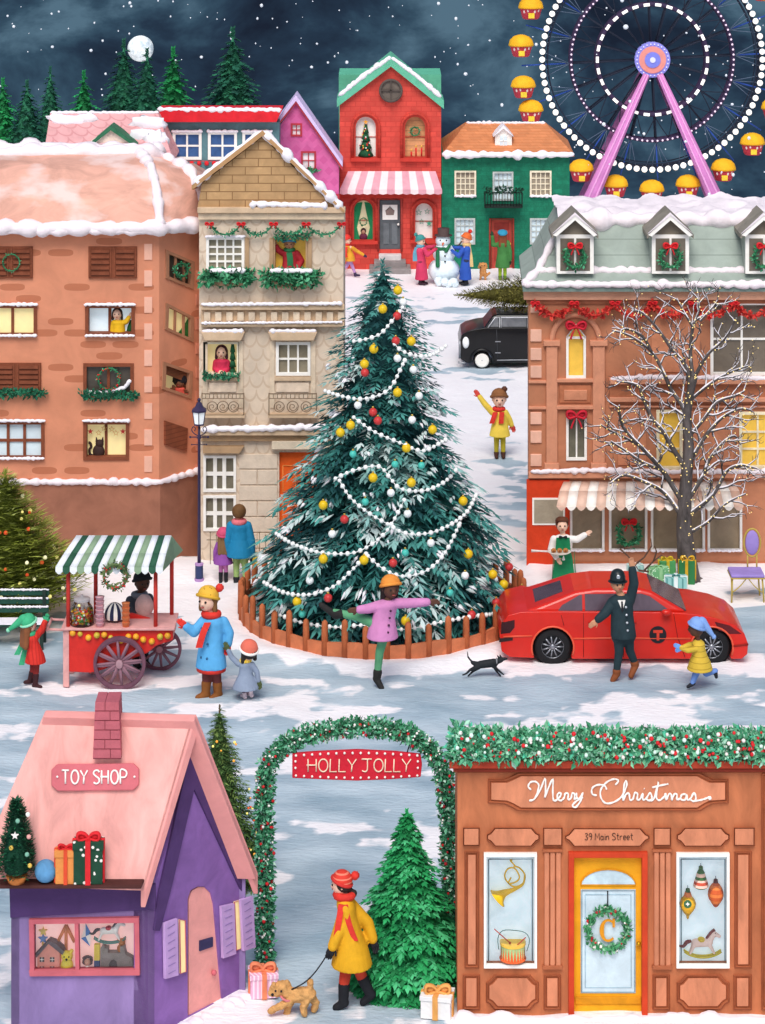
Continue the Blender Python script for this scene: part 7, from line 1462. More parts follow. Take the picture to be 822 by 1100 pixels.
# ---- bare tree wound with lights
def bare():
    d=49.1; k=d/F; B=W(737,622,d); B.z=0; T=thing('bare_tree','leafless tree with snow on its limbs and tiny lights before the corner building','tree',B)
    BK=M('#57504e',var=.45,sc=6,bump=.9,st=(1,1,.35)); V=lambda x,y,z=0: Vector(((x-CX)*k,d+z,H-(y-HZ)*k)); rr=random.Random(12); br=MB(); sn=MB(); tips=[]
    trunkp=[(741,628),(738,600),(735,560),(737,520),(740,480),(738,450),(741,425),(746,405)]; P=smooth([V(*p) for p in trunkp],3); n=len(P); tr=MB(); tr.tube(P,[.10*(1-i/n)**4+.135-.07*i/n for i in range(n)],BK,12)
    for a in range(6):
        an=a*PI/3+.3; tr.cap(B+Vector((0,0,.14)),B+Vector((math.cos(an)*.40,math.sin(an)*.22,-.02)),.09,.04,BK,8)
    tr.build('trunk',T)
    limbs=[([(738,505),(722,480),(712,462),(700,448),(690,425),(684,412),(662,408)],5.5),([(737,545),(712,505),(690,480),(668,455),(664,432)],6),([(739,470),(735,440),(722,420),(712,398),(700,378),(678,362),(658,356)],5),([(741,425),(738,395),(722,375),(706,352),(690,335),(678,332)],4),([(745,408),(742,380),(745,352),(752,332),(748,318)],4),([(746,405),(760,380),(778,362),(790,340)],3.6),([(741,430),(765,412),(786,402),(806,396)],3.5),([(739,470),(756,450),(770,432),(790,425),(800,420)],4),([(738,500),(757,470),(775,450),(795,440),(808,442)],4.5),([(737,540),(755,512),(762,495),(776,478),(790,470),(797,480)],5),([(737,555),(765,530),(780,505),(795,498),(806,500)],5),([(736,560),(715,530),(695,518),(672,512),(655,518)],5),([(712,505),(690,495),(672,482),(655,470)],3.5),([(690,480),(672,470),(656,462),(645,455)],3),([(745,352),(735,335),(728,322)],2.4),([(752,345),(766,330),(772,322)],2.2),([(735,575),(760,560),(778,540),(800,528)],3.6),([(700,378),(690,360),(672,350),(664,352)],2.6)]
    def grow(p,dv,r,L,dep):
        pts=[p]; 
        for i in range(4): dv=(dv+Vector((rr.gauss(0,.22),rr.gauss(0,.15),rr.gauss(.05,.2)))).normalized(); q=pts[-1]+dv*L/4; q.y=max(d-1.1,min(d+.5,q.y)); pts.append(q)
        br.tube(pts,[r*(1-.17*i) for i in range(5)],BK,6)
        if r>.009: sn.tube([q+Vector((0,-r*.2,r*.75)) for q in pts],[r*.75*(1-.17*i) for i in range(5)],SNOW,5)
        tips.extend(pts[1:])
        if dep>0:
            for i in(2,3,4): 
                if rr.random()<.85: s_=rr.choice((-1,1)); nd=(dv+Vector((s_*rr.uniform(.4,1.0)*dv.z+rr.gauss(0,.2),rr.gauss(0,.3),-s_*rr.uniform(.2,.6)*dv.x+rr.uniform(0,.3)))).normalized(); grow(pts[i],nd,r*.62,L*.62,dep-1)
    allp=[]
    for L,w in limbs:
        z=rr.uniform(-.5,.3); n=len(L); P=smooth([V(x,y,z*(i/(n-1))-(0 if y<515 else .25*(i/(n-1)))) for i,(x,y) in enumerate(L)],4); m=len(P); R=[w*k*.46*(1-i/m)**.7+.010 for i in range(m)]; br.tube(P,R,BK,7); allp+=P
        sn.tube([p+Vector((0,-r_*.35,r_*.7)) for p,r_ in zip(P,R)],[r_*.6*(.55+.5*rr.random()) for r_ in R],SNOW,6)
        for i in range(3,m,2):
            dv=(P[i]-P[i-1]).normalized(); s_=1 if (i//2)%2 else -1; nd=(dv*.8+Vector((-dv.z*s_,rr.gauss(0,.3),dv.x*s_))*.9+Vector((0,0,.2))).normalized(); grow(P[i],nd,R[i]*.5+.005,.42*(1.15-i/m*.5),2)
    br.build('branches',T,norm=False); sn.build('snow_on_branches',T,norm=False)
    lg=MB(); LMt=M('#f5d98a',var=0,bump=0,emit=.8)
    for p in allp+[V(737+rr.uniform(-6,6),rr.uniform(430,605),-.14) for _ in range(34)]: 
        for _ in range(1): lg.ball(p+Vector((rr.gauss(0,.03),-.07-abs(rr.gauss(0,.03)),rr.gauss(0,.05))),.012,LMt,6,4)
    for i in range(170): p=rr.choice(tips); lg.ball(p+Vector((rr.gauss(0,.02),-.03,rr.gauss(0,.02))),.010,LMt,6,4)
    tag(lg.build('fairy_lights',loc=B,norm=False,kind='stuff'),'tiny warm lights wound along the limbs of the leafless tree','lights')
    # fallen bough
    g=MB(); 
    for L in ([(664,583),(672,590),(680,600),(684,606)],[(680,600),(690,592),(698,580),(697,572)],[(690,606),(700,596),(708,590),(712,592)],[(684,606),(700,608),(715,606)],[(668,583),(678,581),(690,582)],[(700,596),(703,586),(701,580)]): g.tube([V(x,y,-.4) for x,y in L],[.02,.016,.012,.006][:len(L)],M('#5d4436',var=.2),6)
    T2=thing('dry_bough','dry twiggy bough sticking up behind the presents at the corner shop','bough',V(684,606,-.4)); g.build('twigs',T2)
bare()
# ---- tree lying on the black car is in the vehicles part
# ================================================================ observation wheel
def wheel():
    d=170.; k=d/F; C=W(700,63,d); T=thing('ferris_wheel','big wheel with white bulbs, pink legs and yellow-topped cabins behind the corner building','ferris wheel',Vector((C.x,d,-16)))
    PP=M('#3a2c4a',var=.1); BL=M('#2b4fa0',var=.1); DK=M('#1d2436',var=.1); LB=M('#f7f4ec',var=0,bump=0,emit=.75); PKL=M('#cf82bf',var=.1,sc=1)
    circ=lambda r,n,y=0: [C+Vector((math.cos(2*PI*i/n)*r*k,y,math.sin(2*PI*i/n)*r*k)) for i in range(n)]
    for r,w,m in((116,.07,DK),(87,.13,PP),(59,.16,PP),(112,.04,DK)):
        for y in(-.45,.45): g=MB(); g.tube(circ(r,96,y),w,m,6,closed=True); g.build('rim',T)
    for i in range(88):
        a=2*PI*i/88; g=MB(); g.ball(C+Vector((math.cos(a)*118*k,-.55,math.sin(a)*118*k)),3.2*k,LB,10,8); g.build('bulb',T)
    g=MB()
    for i in range(100): a=2*PI*i/100; g.ball(C+Vector((math.cos(a)*87*k,-.62,math.sin(a)*87*k)),1.15*k,M('#e9d3e6',var=0,bump=0,emit=.5),6,5)
    g.build('small_lights',T).__setitem__('kind','stuff')
    for i in range(30):
        a=2*PI*i/30; g=MB(); c=C+Vector((math.cos(a)*59*k,-.66,math.sin(a)*59*k)); tg=Vector((-math.sin(a),0,math.cos(a))); rd=Vector((math.cos(a),0,math.sin(a))); q=[c+tg*3.2*k*s1+rd*1.5*k*s2 for s1,s2 in((-1,-1),(1,-1),(1,1),(-1,1))]; g.ext(q,[p+Vector((0,.08,0)) for p in q],LB); g.build('light_bar',T)
    for i in range(20):
        a=2*PI*i/20+.05
        for y in(-.4,.4): g=MB(); g.tube([C+Vector((math.cos(a)*18*k,y,math.sin(a)*18*k)),C+Vector((math.cos(a)*87*k,y,math.sin(a)*87*k))],.055,DK,5); g.build('spoke',T)
        g=MB(); g.tube([C+Vector((math.cos(a)*87*k,-.3,math.sin(a)*87*k)),C+Vector((math.cos(a)*140*k,-.2,math.sin(a)*140*k))],.055,BL,5); g.build('blue_arm',T)
        g=MB()
        for s_ in(-1,1):
            for q in(.05,.11): g.tube([C+Vector((math.cos(a)*88*k,-.42,math.sin(a)*88*k)),C+Vector((math.cos(a+s_*q)*115*k,-.42,math.sin(a+s_*q)*115*k))],.022,M('#5a6a80'),4)
            a2=a+s_*PI/20; g.tube(smooth([C+Vector((math.cos(a)*62*k,-.42,math.sin(a)*62*k)),C+Vector((math.cos(a+s_*.1)*76*k,-.42,math.sin(a+s_*.1)*76*k)),C+Vector((math.cos(a2)*85*k,-.42,math.sin(a2)*85*k))],3),.03,DK,4)
        g.build('bracing',T)
    g=MB()
    for r0,m,y in((19,M('#8f8fe0',var=.05),-.7),(14.5,M('#e8948a',var=.05),-.75),(8.5,M('#7f86e0',var=.05),-.8),(3,M('#dfe0f4',var=.05),-.85)): g.lathe([(0.01,0),(r0*k,0),(r0*k,.5),(0.01,.5)],C+Vector((0,y,0)),m,32,False,'y')
    g.lathe([(.5,-.6),(.5,1.6)],C,PP,16,ax='y'); hb=g.build('hub',T)
    g=MB()
    for i in range(26): a=2*PI*i/26; g.ball(C+Vector((math.cos(a)*16.8*k,-.74,math.sin(a)*16.8*k)),.8*k,M('#d8d4f0',var=0,emit=.4),6,5)
    g.build('hub_lights',hb)
    for y in(-1.1,1.3):
        for sx in(-1,1):
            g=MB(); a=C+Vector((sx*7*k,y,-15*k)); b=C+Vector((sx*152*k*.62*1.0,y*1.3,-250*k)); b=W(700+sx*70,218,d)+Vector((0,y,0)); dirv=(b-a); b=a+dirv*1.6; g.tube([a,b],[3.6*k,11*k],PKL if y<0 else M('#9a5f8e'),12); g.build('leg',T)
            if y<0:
                for o in(-1,1): g=MB(); g.tube([a+Vector((o*1.5*k,-3.6*k,0)),b+Vector((o*5.5*k,-9.5*k,0))],[.7*k,1.6*k],M('#e7a3d6',var=.05),5); g.build('leg_trim',T)
    # cabins
    YT=M('#eeb21e',var=.1,sc=2); RB=M('#c23a4a',var=.1,sc=2); angs=[192,174,157,134,122,104,86,68,50,32,14,-4,-22,-40,-57,-74,-90,-106,-122.5,-139,-157]
    def cabin(a):
        p=C+Vector((math.cos(math.radians(a))*141*k,-.2,math.sin(math.radians(a))*141*k)); cb=MB()
        cb.lathe([(7.6*k,-12*k),(9*k,-11*k),(12.2*k,0),(12.2*k,.8*k),(.01,.8*k)],p,RB,18); o=cb.build('cabin',T)
        cb=MB(); cb.lathe([(13.6*k,-.5*k),(13.4*k,1.5*k),(12*k,6*k),(8.5*k,9.5*k),(4*k,11.2*k),(.01,11.8*k)],p,YT,18); cb.build('canopy',o)
        cb=MB(); cb.box(p.x-3.2*k,p.x+3.2*k,p.y-11.6*k,p.y-10*k,p.z-10.5*k,p.z-5*k,M('#f0cc3a')); cb.build('door',o)
        cb=MB(); 
        for i,x in enumerate((-7.4,-3.5,3.5,7.4)): cb.ball(p+Vector((x*k,-math.sqrt(max(0,10.9**2-x*x))*k,-3.4*k+(i%2)*1.2*k)),(1.3*k,.9*k,2*k),M('#efdcd6'),7,5)
        cb.build('ornament',o)
        return o
    for a in angs:
        cabin(a)
wheel()
# ================================================================ cars
def wheel_part(T,c,r,w,rimm,spokes=10,hub=None,white=False):
    TR=M('#17171a',var=.1,rough=.8); g=MB(); g.lathe([(r*.62,-w/2),(r*.92,-w/2),(r,-w*.35),(r,w*.35),(r*.92,w/2),(r*.62,w/2),(r*.6,0),(r*.62,-w/2)],c,TR,28,True,'y'); o=g.build('wheel',T)
    g=MB()
    if white: g.lathe([(r*.62,-w*.51),(r*.8,-w*.53),(r*.8,-w*.4),(r*.6,-w*.4)],c,WHITE,24,True,'y')
    g.lathe([(.01,-w*.2),(r*.64,-w*.2),(r*.64,w*.2),(.01,w*.2)],c,M('#26272b',rough=.5),20,False,'y')
    for i in range(spokes):
        a=2*PI*i/spokes; p=c+Vector((0,-w*.36,0)); d_=Vector((math.cos(a),0,math.sin(a))); g.tube([p+d_*r*.08,p+d_*r*.64+Vector((0,w*.0,0))],[r*.045,r*.05],rimm,5)
    g.tube([c+Vector((math.cos(a*PI/12)*r*.63,-w*.38,math.sin(a*PI/12)*r*.63)) for a in range(24)],r*.035,rimm,5,closed=True); g.ball(c+Vector((0,-w*.38,0)),(r*.16,w*.15,r*.16),rimm,10,8); g.build('rim',o); return o
def car(label,dn,P,belt,glass,wheels,wr,width,body,inset,panes,roofy,group=None,glassm=None,name='parked_car',white=False,rim=None,cat='car',bev=.10,lower=None):
    """P: lower body outline, belt: greenhouse outline base..roof, all picture points on the near side plane"""
    pl=frontal(dn); k=dn/F; loc=Vector(((P[0][0]+P[len(P)//2][0]-2*CX)/2*k,dn+width/2,0)); T=thing(name,label,cat,loc)
    pts=pl.pts(P); g=MB(); g.ext(pts,[p+Vector((0,width,0)) for p in pts],body); bo=g.build('body',T,bevel=bev)
    for q in bo.modifiers: q.segments=5
    for p_ in bo.data.polygons: p_.use_smooth=True
    zb=pl.q(0,belt[0][1]).z; zt=min(pl.q(x,y).z for x,y in belt); zt=max(pl.q(x,y).z for x,y in belt)
    def ins(p): return inset*(p.z-zb)/(zt-zb)
    a=pl.pts(belt); fr=[Vector((p.x,dn+.05+ins(p),p.z)) for p in a]; bk=[Vector((p.x,dn+width-.05-ins(p),p.z)) for p in a]
    g=MB(); g.ext(fr,bk,body); o=g.build('roof',T,bevel=.055); 
    for q in o.modifiers: q.segments=3
    GM=glassm or M('#54434d',var=.2,rough=.15,spec=.6,bump=0)
    for W_ in panes:
        for side in(0,1):
            g=MB(); q=[Vector((p.x,(dn+.05+ins(p)-.012) if side==0 else (dn+width-.05-ins(p)+.012),p.z)) for p in pl.pts(W_)]; g.ext(q,[p+Vector((0,.02*(1 if side==0 else -1),0)) for p in q],GM); g.build('side_window',T)
    for (a0,b0),nm in glass:
        p0,p1=pl.q(*a0),pl.q(*b0); n=Vector((p1.z-p0.z,0,-(p1.x-p0.x))).normalized(); 
        if nm=='windshield' and n.x<0 or nm=='rear_window' and n.x>0: n=-n
        if nm=='windshield_left': n=n if n.x<0 else -n
        g=MB(); e_=.34 if nm=='rear_window' else .13; (p0,p1)=(p0.lerp(p1,.22),p0.lerp(p1,.8)) if nm=='rear_window' else (p0,p1); q=[Vector((p0.x,dn+e_+ins(p0),p0.z)),Vector((p1.x,dn+e_-.02+ins(p1),p1.z)),Vector((p1.x,dn+width-e_+.02-ins(p1),p1.z)),Vector((p0.x,dn+width-e_-ins(p0),p0.z))]; q=[p+n*.012 for p in q]; g.ext(q,[p-n*.02 for p in q],GM); g.build('windshield' if 'wind' in nm and 'rear' not in nm else 'rear_window',T)
    for cx,cy in wheels:
        for yy in(dn+.13,dn+width-.13): 
            c=pl.q(cx,cy); c.y=yy; o=wheel_part(T,c,wr*k,.2,rim or M('#9a9ca3',metal=.7,rough=.3),11,white=white)
            if yy>dn+.5: o.rotation_euler=(0,0,0)
        g=MB(); c=pl.q(cx,cy); g.lathe([(wr*1.12*k,.02),(wr*1.12*k,width-.02)],Vector((c.x,dn,c.z)),M('#121214'),24,True,'y') if False else None
    return T,pl,k
def arcp(cx,cy,r,a0,a1,n=9): return [(cx+r*math.cos(math.radians(a0+(a1-a0)*i/n)),cy-r*math.sin(math.radians(a0+(a1-a0)*i/n))) for i in range(n+1)]
CR=M('#d0200f',var=.07,sc=1.5,rough=.33,bump=0,spec=.35,coat=.2)
wy=696; P=[(539,700),(537,682),(541,668),(546,661),(560,657.5),(590,657),(720,658),(748,660),(772,665),(790,672),(800,681),(804,692),(803,703),(797,707)]+arcp(765,wy,22.5,-28,208)[::1]+[(740,708),(620,708)]+arcp(594,wy,22.5,-30,210)+[(566,707),(548,706)]
P=[(539,700),(537,682),(541,668),(546,661),(560,657.5),(590,657),(720,658),(748,660),(772,665),(790,672),(800,681),(804,692),(803,703),(797,708),(786,708)]+arcp(765,wy,22.5,-28,208)+[(744,708),(615,708)]+arcp(594,wy,22.5,-28,208)+[(573,707),(548,706)]
T,pl,k=car('bright red saloon taxi with black round emblem on its door behind the policeman',44.45,P,[(562,659),(588,650),(618,639),(640,636),(690,636),(702,639),(738,659)],[((740,658),(701,640),),((566,657),(616,641))] and [(((738,658.5),(702,639.5)),'windshield'),(((565,658),(617,640)),'rear_window')],[(594,wy),(765,wy)],19.5,1.45,CR,.13,[[(600,657),(604,652),(624,641.5),(626,641.5),(626,657)],[(629,657),(629,641),(668,640.5),(668,657)],[(672,657),(672,640.5),(690,640.5),(699,643),(720,657)]],0)
g=MB(); c=pl.q(707,682,.012); 
pl.poly(g,[(707+9.2*math.cos(a*PI/14),682-9.2*math.sin(a*PI/14)) for a in range(28)],.012,.02,BLACK); e=g.build('door_emblem',T); g=MB(); CRT=M('#d8402c'); pl.rect(g,702,677,712,680,.018,.008,CRT); pl.rect(g,705.6,679.9,708.4,688,.018,.008,CRT); g.build('letter',e)
g=MB(); LT=M('#e2583c',rough=.35,var=.05); pl.line(g,[(616,686),(660,685.5),(742,686)],1.0,.0,LT); pl.line(g,[(541,684),(572,683)],1.0,.0,LT); g.build('side_trim',T)
for L in([(627,659),(627,706)],[(670,659),(670,706)],[(603,661),(606,672)],[(724,660),(728,684),(736,706)]): g=MB(); pl.line(g,L,.35,.001,M('#5d0f0a')); g.build('door_seam',T)
for L in([(632,669),(640,669)],[(676,669),(684,669)]): g=MB(); pl.line(g,L,.9,.02,M('#b51d10')); g.build('door_handle',T)
g=MB(); pl.poly(g,[(768,668),(784,672),(797,681),(784,681),(772,677)],.004,.03,M('#5b1418',rough=.2)); g.build('headlight',T)
g=MB(); pl.poly(g,[(539,669),(553,666),(553,674),(548,680),(538,681)],.004,.04,M('#3a1216',rough=.2)); g.build('tail_light',T)
g=MB(); pl.poly(g,[(536.5,686),(551,685),(551,688),(536.5,690)],.01,.05,M('#2c1a1a')); g.build('rear_bumper_strip',T); g=MB(); pl.line(g,[(788,694),(804,692)],1.2,.004,M('#8d1a10')); g.build('front_bumper_strip',T)
g=MB(); c=pl.q(716,658,.1); g.ball(c,(.09,.06,.055),CR,10,8); g.build('wing_mirror',T)
for cx in(594,765): g=MB(); g.tube(pl.pts(arcp(cx,wy,22.8,-20,200,16),.0),1.1*k,LT,6); g.build('wheel_arch',T)
for cx in(594,765):
    g=MB(); c=pl.q(cx,wy); g.lathe([(22.3*k,.1),(22.3*k,1.35)],Vector((c.x,44.45,c.z)),M('#101012'),24,True,'y'); g.build('wheel_well',T)
# black vintage car with tree on the roof
KB=M('#0b0b0e',var=.1,rough=.3,bump=0,spec=.3,coat=.15); wy2=387.5
P=[(495,386),(493.5,370),(496,360),(502,356),(512,353.5),(522,352),(560,352),(640,352),(652,360),(658,376),(658,388),(648,390),(641,390)]+arcp(629,wy2,11.5,-12,192)+[(614,390),(532,390)]+arcp(518,wy2,11.5,-12,192)+[(502,390)]
T,pl,k=car('old black rounded car with a tree on its roof, half hidden by the corner building',67.6,P,[(519,354),(529,341),(534,339),(632,339),(642,343),(650,354)],[(((521,352.5),(530,341.5)),'windshield_left')],[(518,wy2),(629,wy2)],9.4,1.4,KB,.1,[[(525,351.5),(532,342.5),(536,342),(536,351.5)],[(539,351.5),(539,342),(566,342),(566,351.5)],[(572,351.5),(572,342),(604,342),(604,351.5)]],0,glassm=M('#6c6d70',var=.2,rough=.15,spec=.6,bump=0),white=True,rim=M('#b9babd',metal=.5,rough=.3),name='vintage_car',bev=.1)
g=MB(); 
for L in([(524,352.3),(532,341),(537,340.8),(537,352.3),(524,352.3)],[(538.5,352.3),(538.5,340.8),(567,340.8),(567,352.3),(538.5,352.3)]): pl.line(g,L,.5,-.03,M('#d9dadc'))
g.build('window_trim',T)
g=MB(); c=pl.q(500.5,368,.02); g.ball(c,(.09,.06,.15),M('#eef0f0',rough=.3),12,8); g.build('headlight',T); g=MB(); pl.line(g,[(534,387),(560,386.5),(612,387)],.6,.03,M('#9b9da1')); g.build('running_board',T); g=MB(); pl.line(g,[(494,366),(494,385)],1.4,.02,M('#8f9196',metal=.5,rough=.3)); pl.line(g,[(492,389),(500,390)],1,.05,M('#9b9da1')); g.build('grille',T)
for L in([(533.5,354),(535,387)],[(569,354),(569,387)]): g=MB(); pl.line(g,L,.35,.002,M('#3c3d42')); g.build('door_seam',T)
for y in(367,379): g=MB(); pl.line(g,[(532,y),(538,y)],.6,.01,M('#8f9196')); g.build('door_hinge',T)
g=MB(); g.tube(pl.pts(arcp(518,wy2,12,-8,188,14),.01),1.3*k,KB,7); g.build('fender',T)
# roof tree: built upright, laid on its side pointing left
zt=W(0,339,67.6).z; L0=W(489,322,68.3); L1=W(655,322,68.3); n=Vector((0,0,0)); OT=[M('#7d7834',var=.2,sc=4),M('#5f5b27',var=.2,sc=4),M('#98914c',var=.2,sc=4)]
Tt=thing('cut_christmas_tree','olive cut Christmas tree lying along the roof of the black car','tree',Vector((L0.x,68.3,zt+.02)))
o=needle_tree(None,Vector((0,0,0)),(L1-L0).length,lambda t:.70*min(1,(1-t)*1.6)**.8+.01,OT,[3,3,2],1200,.30,.024,91,droop=-.7,core=OT[1],nblade=7,ltop=.4,up=0.2)
mx=Matrix.Rotation(-PI/2,4,'Y'); ln=(L1-L0).length
for v in o.data.vertices:
    x,y,z=v.co; v.co=Vector((ln-z,y*.9,x*.82+.38))
o.parent=Tt; o['_w']=tuple(wo(Tt))
g=MB(); b0=wo(Tt); g.cap(b0+Vector((ln-.05,0,.42)),b0+Vector((ln+.25,0,.42)),.07,.07,M('#5a3d2a'),8); g.cap(b0+Vector((.4,0,.42)),b0+Vector((ln,0,.42)),.01,.07,M('#5a3d2a'),8); g.build('trunk',Tt)
# ================================================================ lamp post
def lamp():
    d=gd(626); k=d/F; pl=frontal(d); T=thing('street_lamp','dark violet street lamp with glass lantern between the brick block and the tan house','lamp',W(214,626,d)); PV=M('#37304f',var=.15,sc=5,rough=.4); c=W(214,626,d); LI=M('#b58fc4',var=.1)
    def z(py): return (626-py)*k
    g=MB(); g.lathe([(5*k,-.05),(5*k,z(621)),(.01,z(621))],c,LI,16,False); g.lathe([(4.3*k,z(622)),(4.3*k,z(607)),(3.2*k,z(605)),(.01,z(605))],c,M('#33406a',rough=.4),16,False); g.lathe([(4.6*k,z(607)),(4.6*k,z(605)),(.01,z(604))],c,LI,16,False); g.build('base',T)
    g=MB(); g.lathe([(2*k,z(606)),(1.7*k,z(560)),(1.5*k,z(472)),(2.4*k,z(470)),(1.4*k,z(467)),(1.2*k,z(458))],c,PV,14); g.build('pole',T)
    g=MB(); pl.line(g,[(204.5,469.5),(223.5,469.5)],.6,0,PV); 
    for x in(204.5,223.5): g.ball(pl.q(x,469.5),1.3*k,PV,8,6)
    pl.line(g,[(206,477.5),(222,477.5)],.4,0,PV); 
    for x in(206,222): g.ball(pl.q(x,477.5),.8*k,PV,8,6)
    for s_ in(-1,1): P=smooth(pl.pts([(214+s_*1,468),(214+s_*5,466),(214+s_*8,462),(214+s_*6.5,458.5),(214+s_*4,460),(214+s_*5,463)]),4); g.tube(P,.55*k,PV,6)
    g.build('bracket',T)
    g=MB(); hx=lambda r,zz: [c+Vector((math.cos(a*PI/3+PI/6)*r*k,math.sin(a*PI/3+PI/6)*r*k,z(zz))) for a in range(6)]
    g.loft([hx(5.5,455),hx(7.6,441.5)],M('#eef3f6',var=.05,emit=.25,rough=.3),False); o=g.build('lantern_glass',T); g=MB()
    for i in range(6): g.tube([hx(5.6,455)[i],hx(7.7,441.5)[i]],.5*k,PV,5)
    g.loft([hx(5.9,456.5),hx(5.9,455),hx(5.7,454.8)],PV,False); g.loft([hx(8.8,442),hx(8.8,440),hx(5,437),hx(3.6,434),hx(1.6,431.5),hx(1,431)],PV,False); g.ball(c+Vector((0,0,z(429.5))),2*k,PV,10,8); g.build('lantern_frame',T)
lamp()
# ================================================================ snack cart
def cart():
    d=gd(738); k=d/F; pl=frontal(d); RD=M('#d12b22',var=.09,sc=3,rough=.45); PK=M('#dca19c',var=.12,sc=5); WH=M('#6f4756',var=.15,sc=6); X=lambda px:(px-CX)*k; Z=lambda py:H-(py-HZ)*k; DP=.72
    T=thing('food_cart','red snack cart with big spoked wheels and green striped awning at the left','cart',Vector((X(125),d+DP/2,0)))
    g=MB(); P=[(73,677),(186,677),(186,688),(168,694),(158,702),(110,720),(97,723),(74,722)]; pl.poly(g,P,0,DP,RD); g.build('body',T,bevel=.02)
    zc=Z(675); g=MB(); g.box(X(66),X(188),d-.06,d+DP+.05,zc-.02,zc+.02,PK); g.build('counter',T,bevel=.008)
    g=MB(); pts=[(110,674),(112,664),(122,660),(142,659),(160,664),(172,668),(181,668),(181,674)]; q=frontal(d+.45); q.poly(g,pts,0,.05,RD); g.build('backboard',T,bevel=.01)
    for x,y in((71,d+.02),(71,d+DP-.02),(94,d+DP-.05)): g=MB(); g.box(X(x)-.05,X(x)+.05,y-.03,y+.04,0 if x==71 else 0,zc-.02,PK); g.build('leg',T,bevel=.01)
    g=MB(); g.tube([Vector((X(70),d+.1,Z(679))),Vector((X(50),d+.1,Z(678)))],.022,PK,8); g.tube([Vector((X(70),d+DP-.1,Z(679))),Vector((X(50),d+DP-.1,Z(678)))],.022,PK,8); g.tube([Vector((X(50),d+.05,Z(678))),Vector((X(50),d+DP-.05,Z(678)))],.025,PK,8); g.build('handle',T)
    def wh(cx,cy,r,y):
        c=Vector((X(cx),y,Z(cy))); g=MB(); g.loft([[c+Vector((math.cos(2*PI*i/40)*rr*k,yy,math.sin(2*PI*i/40)*rr*k)) for rr,yy in((r-3.4,-.03),(r,-.03),(r,.03),(r-3.4,.03))] for i in range(40)],WH,False,False,True); w_=g.build('wheel',T)
        for i in range(12): a=2*PI*i/12+.1; g=MB(); g.tube([c+Vector((math.cos(a)*2*k,0,math.sin(a)*2*k)),c+Vector((math.cos(a)*(r-2)*k,0,math.sin(a)*(r-2)*k))],[.03,.02],M('#8d6672',var=.1),6); g.build('spoke',w_)
        g=MB(); g.lathe([(.01,-.06),(3.6*k,-.06),(3.6*k,.06),(.01,.06)],c,M('#b08890'),14,False,'y'); g.build('hub',w_)
    r=28; wh(129,738-28+2,28,d-.07); wh(167,738-25+2,25,d+.12) if False else None
    wh(129,712,28,d+DP+.07) if False else None
    c2=(738-28); wh(128+1,c2,28,d-.08); wh(167,738-24,24,d-.0-.0+.62+.2)
    g=MB(); g.tube([Vector((X(129),d-.1,Z(c2))),Vector((X(129),d+DP+.1,Z(c2)))],.03,WH,8); g.build('axle',T)
    posts=[]
    for x,y,t in((73,d+.04,606),(98,d+DP-.04,606),(167,d+.04,606),(181,d+DP-.04,592)): g=MB(); g.tube([Vector((X(x),y,zc)),Vector((X(x),y,Z(t)))],.034,M('#cf3a30'),8); g.build('post',T)
    # awning
    g=MB(); A=[M('#e9ecee',var=.05),M('#2b5a43',var=.12),M('#8aa383',var=.1)]; n=15; yr=d+DP*.55; zr=Z(575)-.12; ye=d-.16; ze=Z(606); yb_=d+DP+.16
    for i in range(n):
        u0,u1=i/n,(i+1)/n; top=lambda u:X(79+(182-79)*u); bot=lambda u:X(61+(176-61)*u); m=[A[0],A[2],A[1]][i%3] if i%3 else A[0]
        m=(A[0],A[1],A[0],A[2])[i%4]
        t0,t1=Vector((top(u0),yr,zr)),Vector((top(u1),yr,zr)); mz=ze+(zr-ze)*.5; m0,m1=[Vector(((top(u)*.42+bot(u)*.58),d+.02,ze+.17)) for u in(u0,u1)]; b0,b1=[Vector((bot(u),ye,ze)) for u in(u0,u1)]
        lo=[Vector((bot(u0+(u1-u0)*j/4),ye-.01,ze-.07-(0,.035,.05,.035,0)[j])) for j in range(5)]
        g.add([t0,t1,m1,m0],[(0,1,2,3)],m,True); g.add([m0,m1,b1,b0],[(0,1,2,3)],m,True); g.add([b0,b1]+lo[::-1],[tuple(range(7))],m)
        bb0,bb1=Vector((bot(u0)+.15,yb_,ze)),Vector((bot(u1)+.15,yb_,ze)); g.add([t0,t1,bb1,bb0],[(0,1,2,3)],m)
    R0=[Vector((top(1),yr,zr)),Vector((X(176),ye,ze)),Vector((X(176),ye,ze-.07)),Vector((X(184),yb_-.2,ze-.1)),Vector((X(192),yb_,ze-.02))]; g.add(R0,[(0,1,2),(0,2,3),(0,3,4)],A[2])
    g.build('awning',T,solid=.015)
    for i,(x,y) in enumerate(((78,680),(86,681),(95,685),(104,682.5),(112,682),(119,685),(130,688),(138,684),(146,684),(154,687),(163,689),(172,684),(180,683))):
        g=MB(); g.ball(pl.q(x,y,.02),(3.4 if i not in(1,5) else 2.8)*k,M('#eba52c',var=.15,rough=.4) if i not in(1,3,5,11) else M('#c9b13c',rough=.4),12,8); g.build('round_lamp',T)
    # goods on the counter
    B=lambda x,y:Vector((X(x),d+y,zc+.02))
    J=thing('candy_jar','glass jar full of coloured sweets on the cart counter','jar',B(87,.14)); g=MB(); g.lathe([(.01,0),(12*k,.0),(13*k,.04),(12.4*k,.26),(8.5*k,.36),(8.5*k,.40)],B(87,.14),glass_mat(),20); g.build('glass',J); g=MB(); g.lathe([(.01,.40),(9*k,.40),(9*k,.44),(2*k,.47),(1*k,.5),(.01,.5)],B(87,.14),M('#b9b3b5',rough=.3),18,False); g.build('lid',J)
    g=MB(); rr=random.Random(9); cm=[M(h,var=.05,rough=.4) for h in('#d8352a','#efc531','#4f9a3c','#f2efe6','#e5822c')]
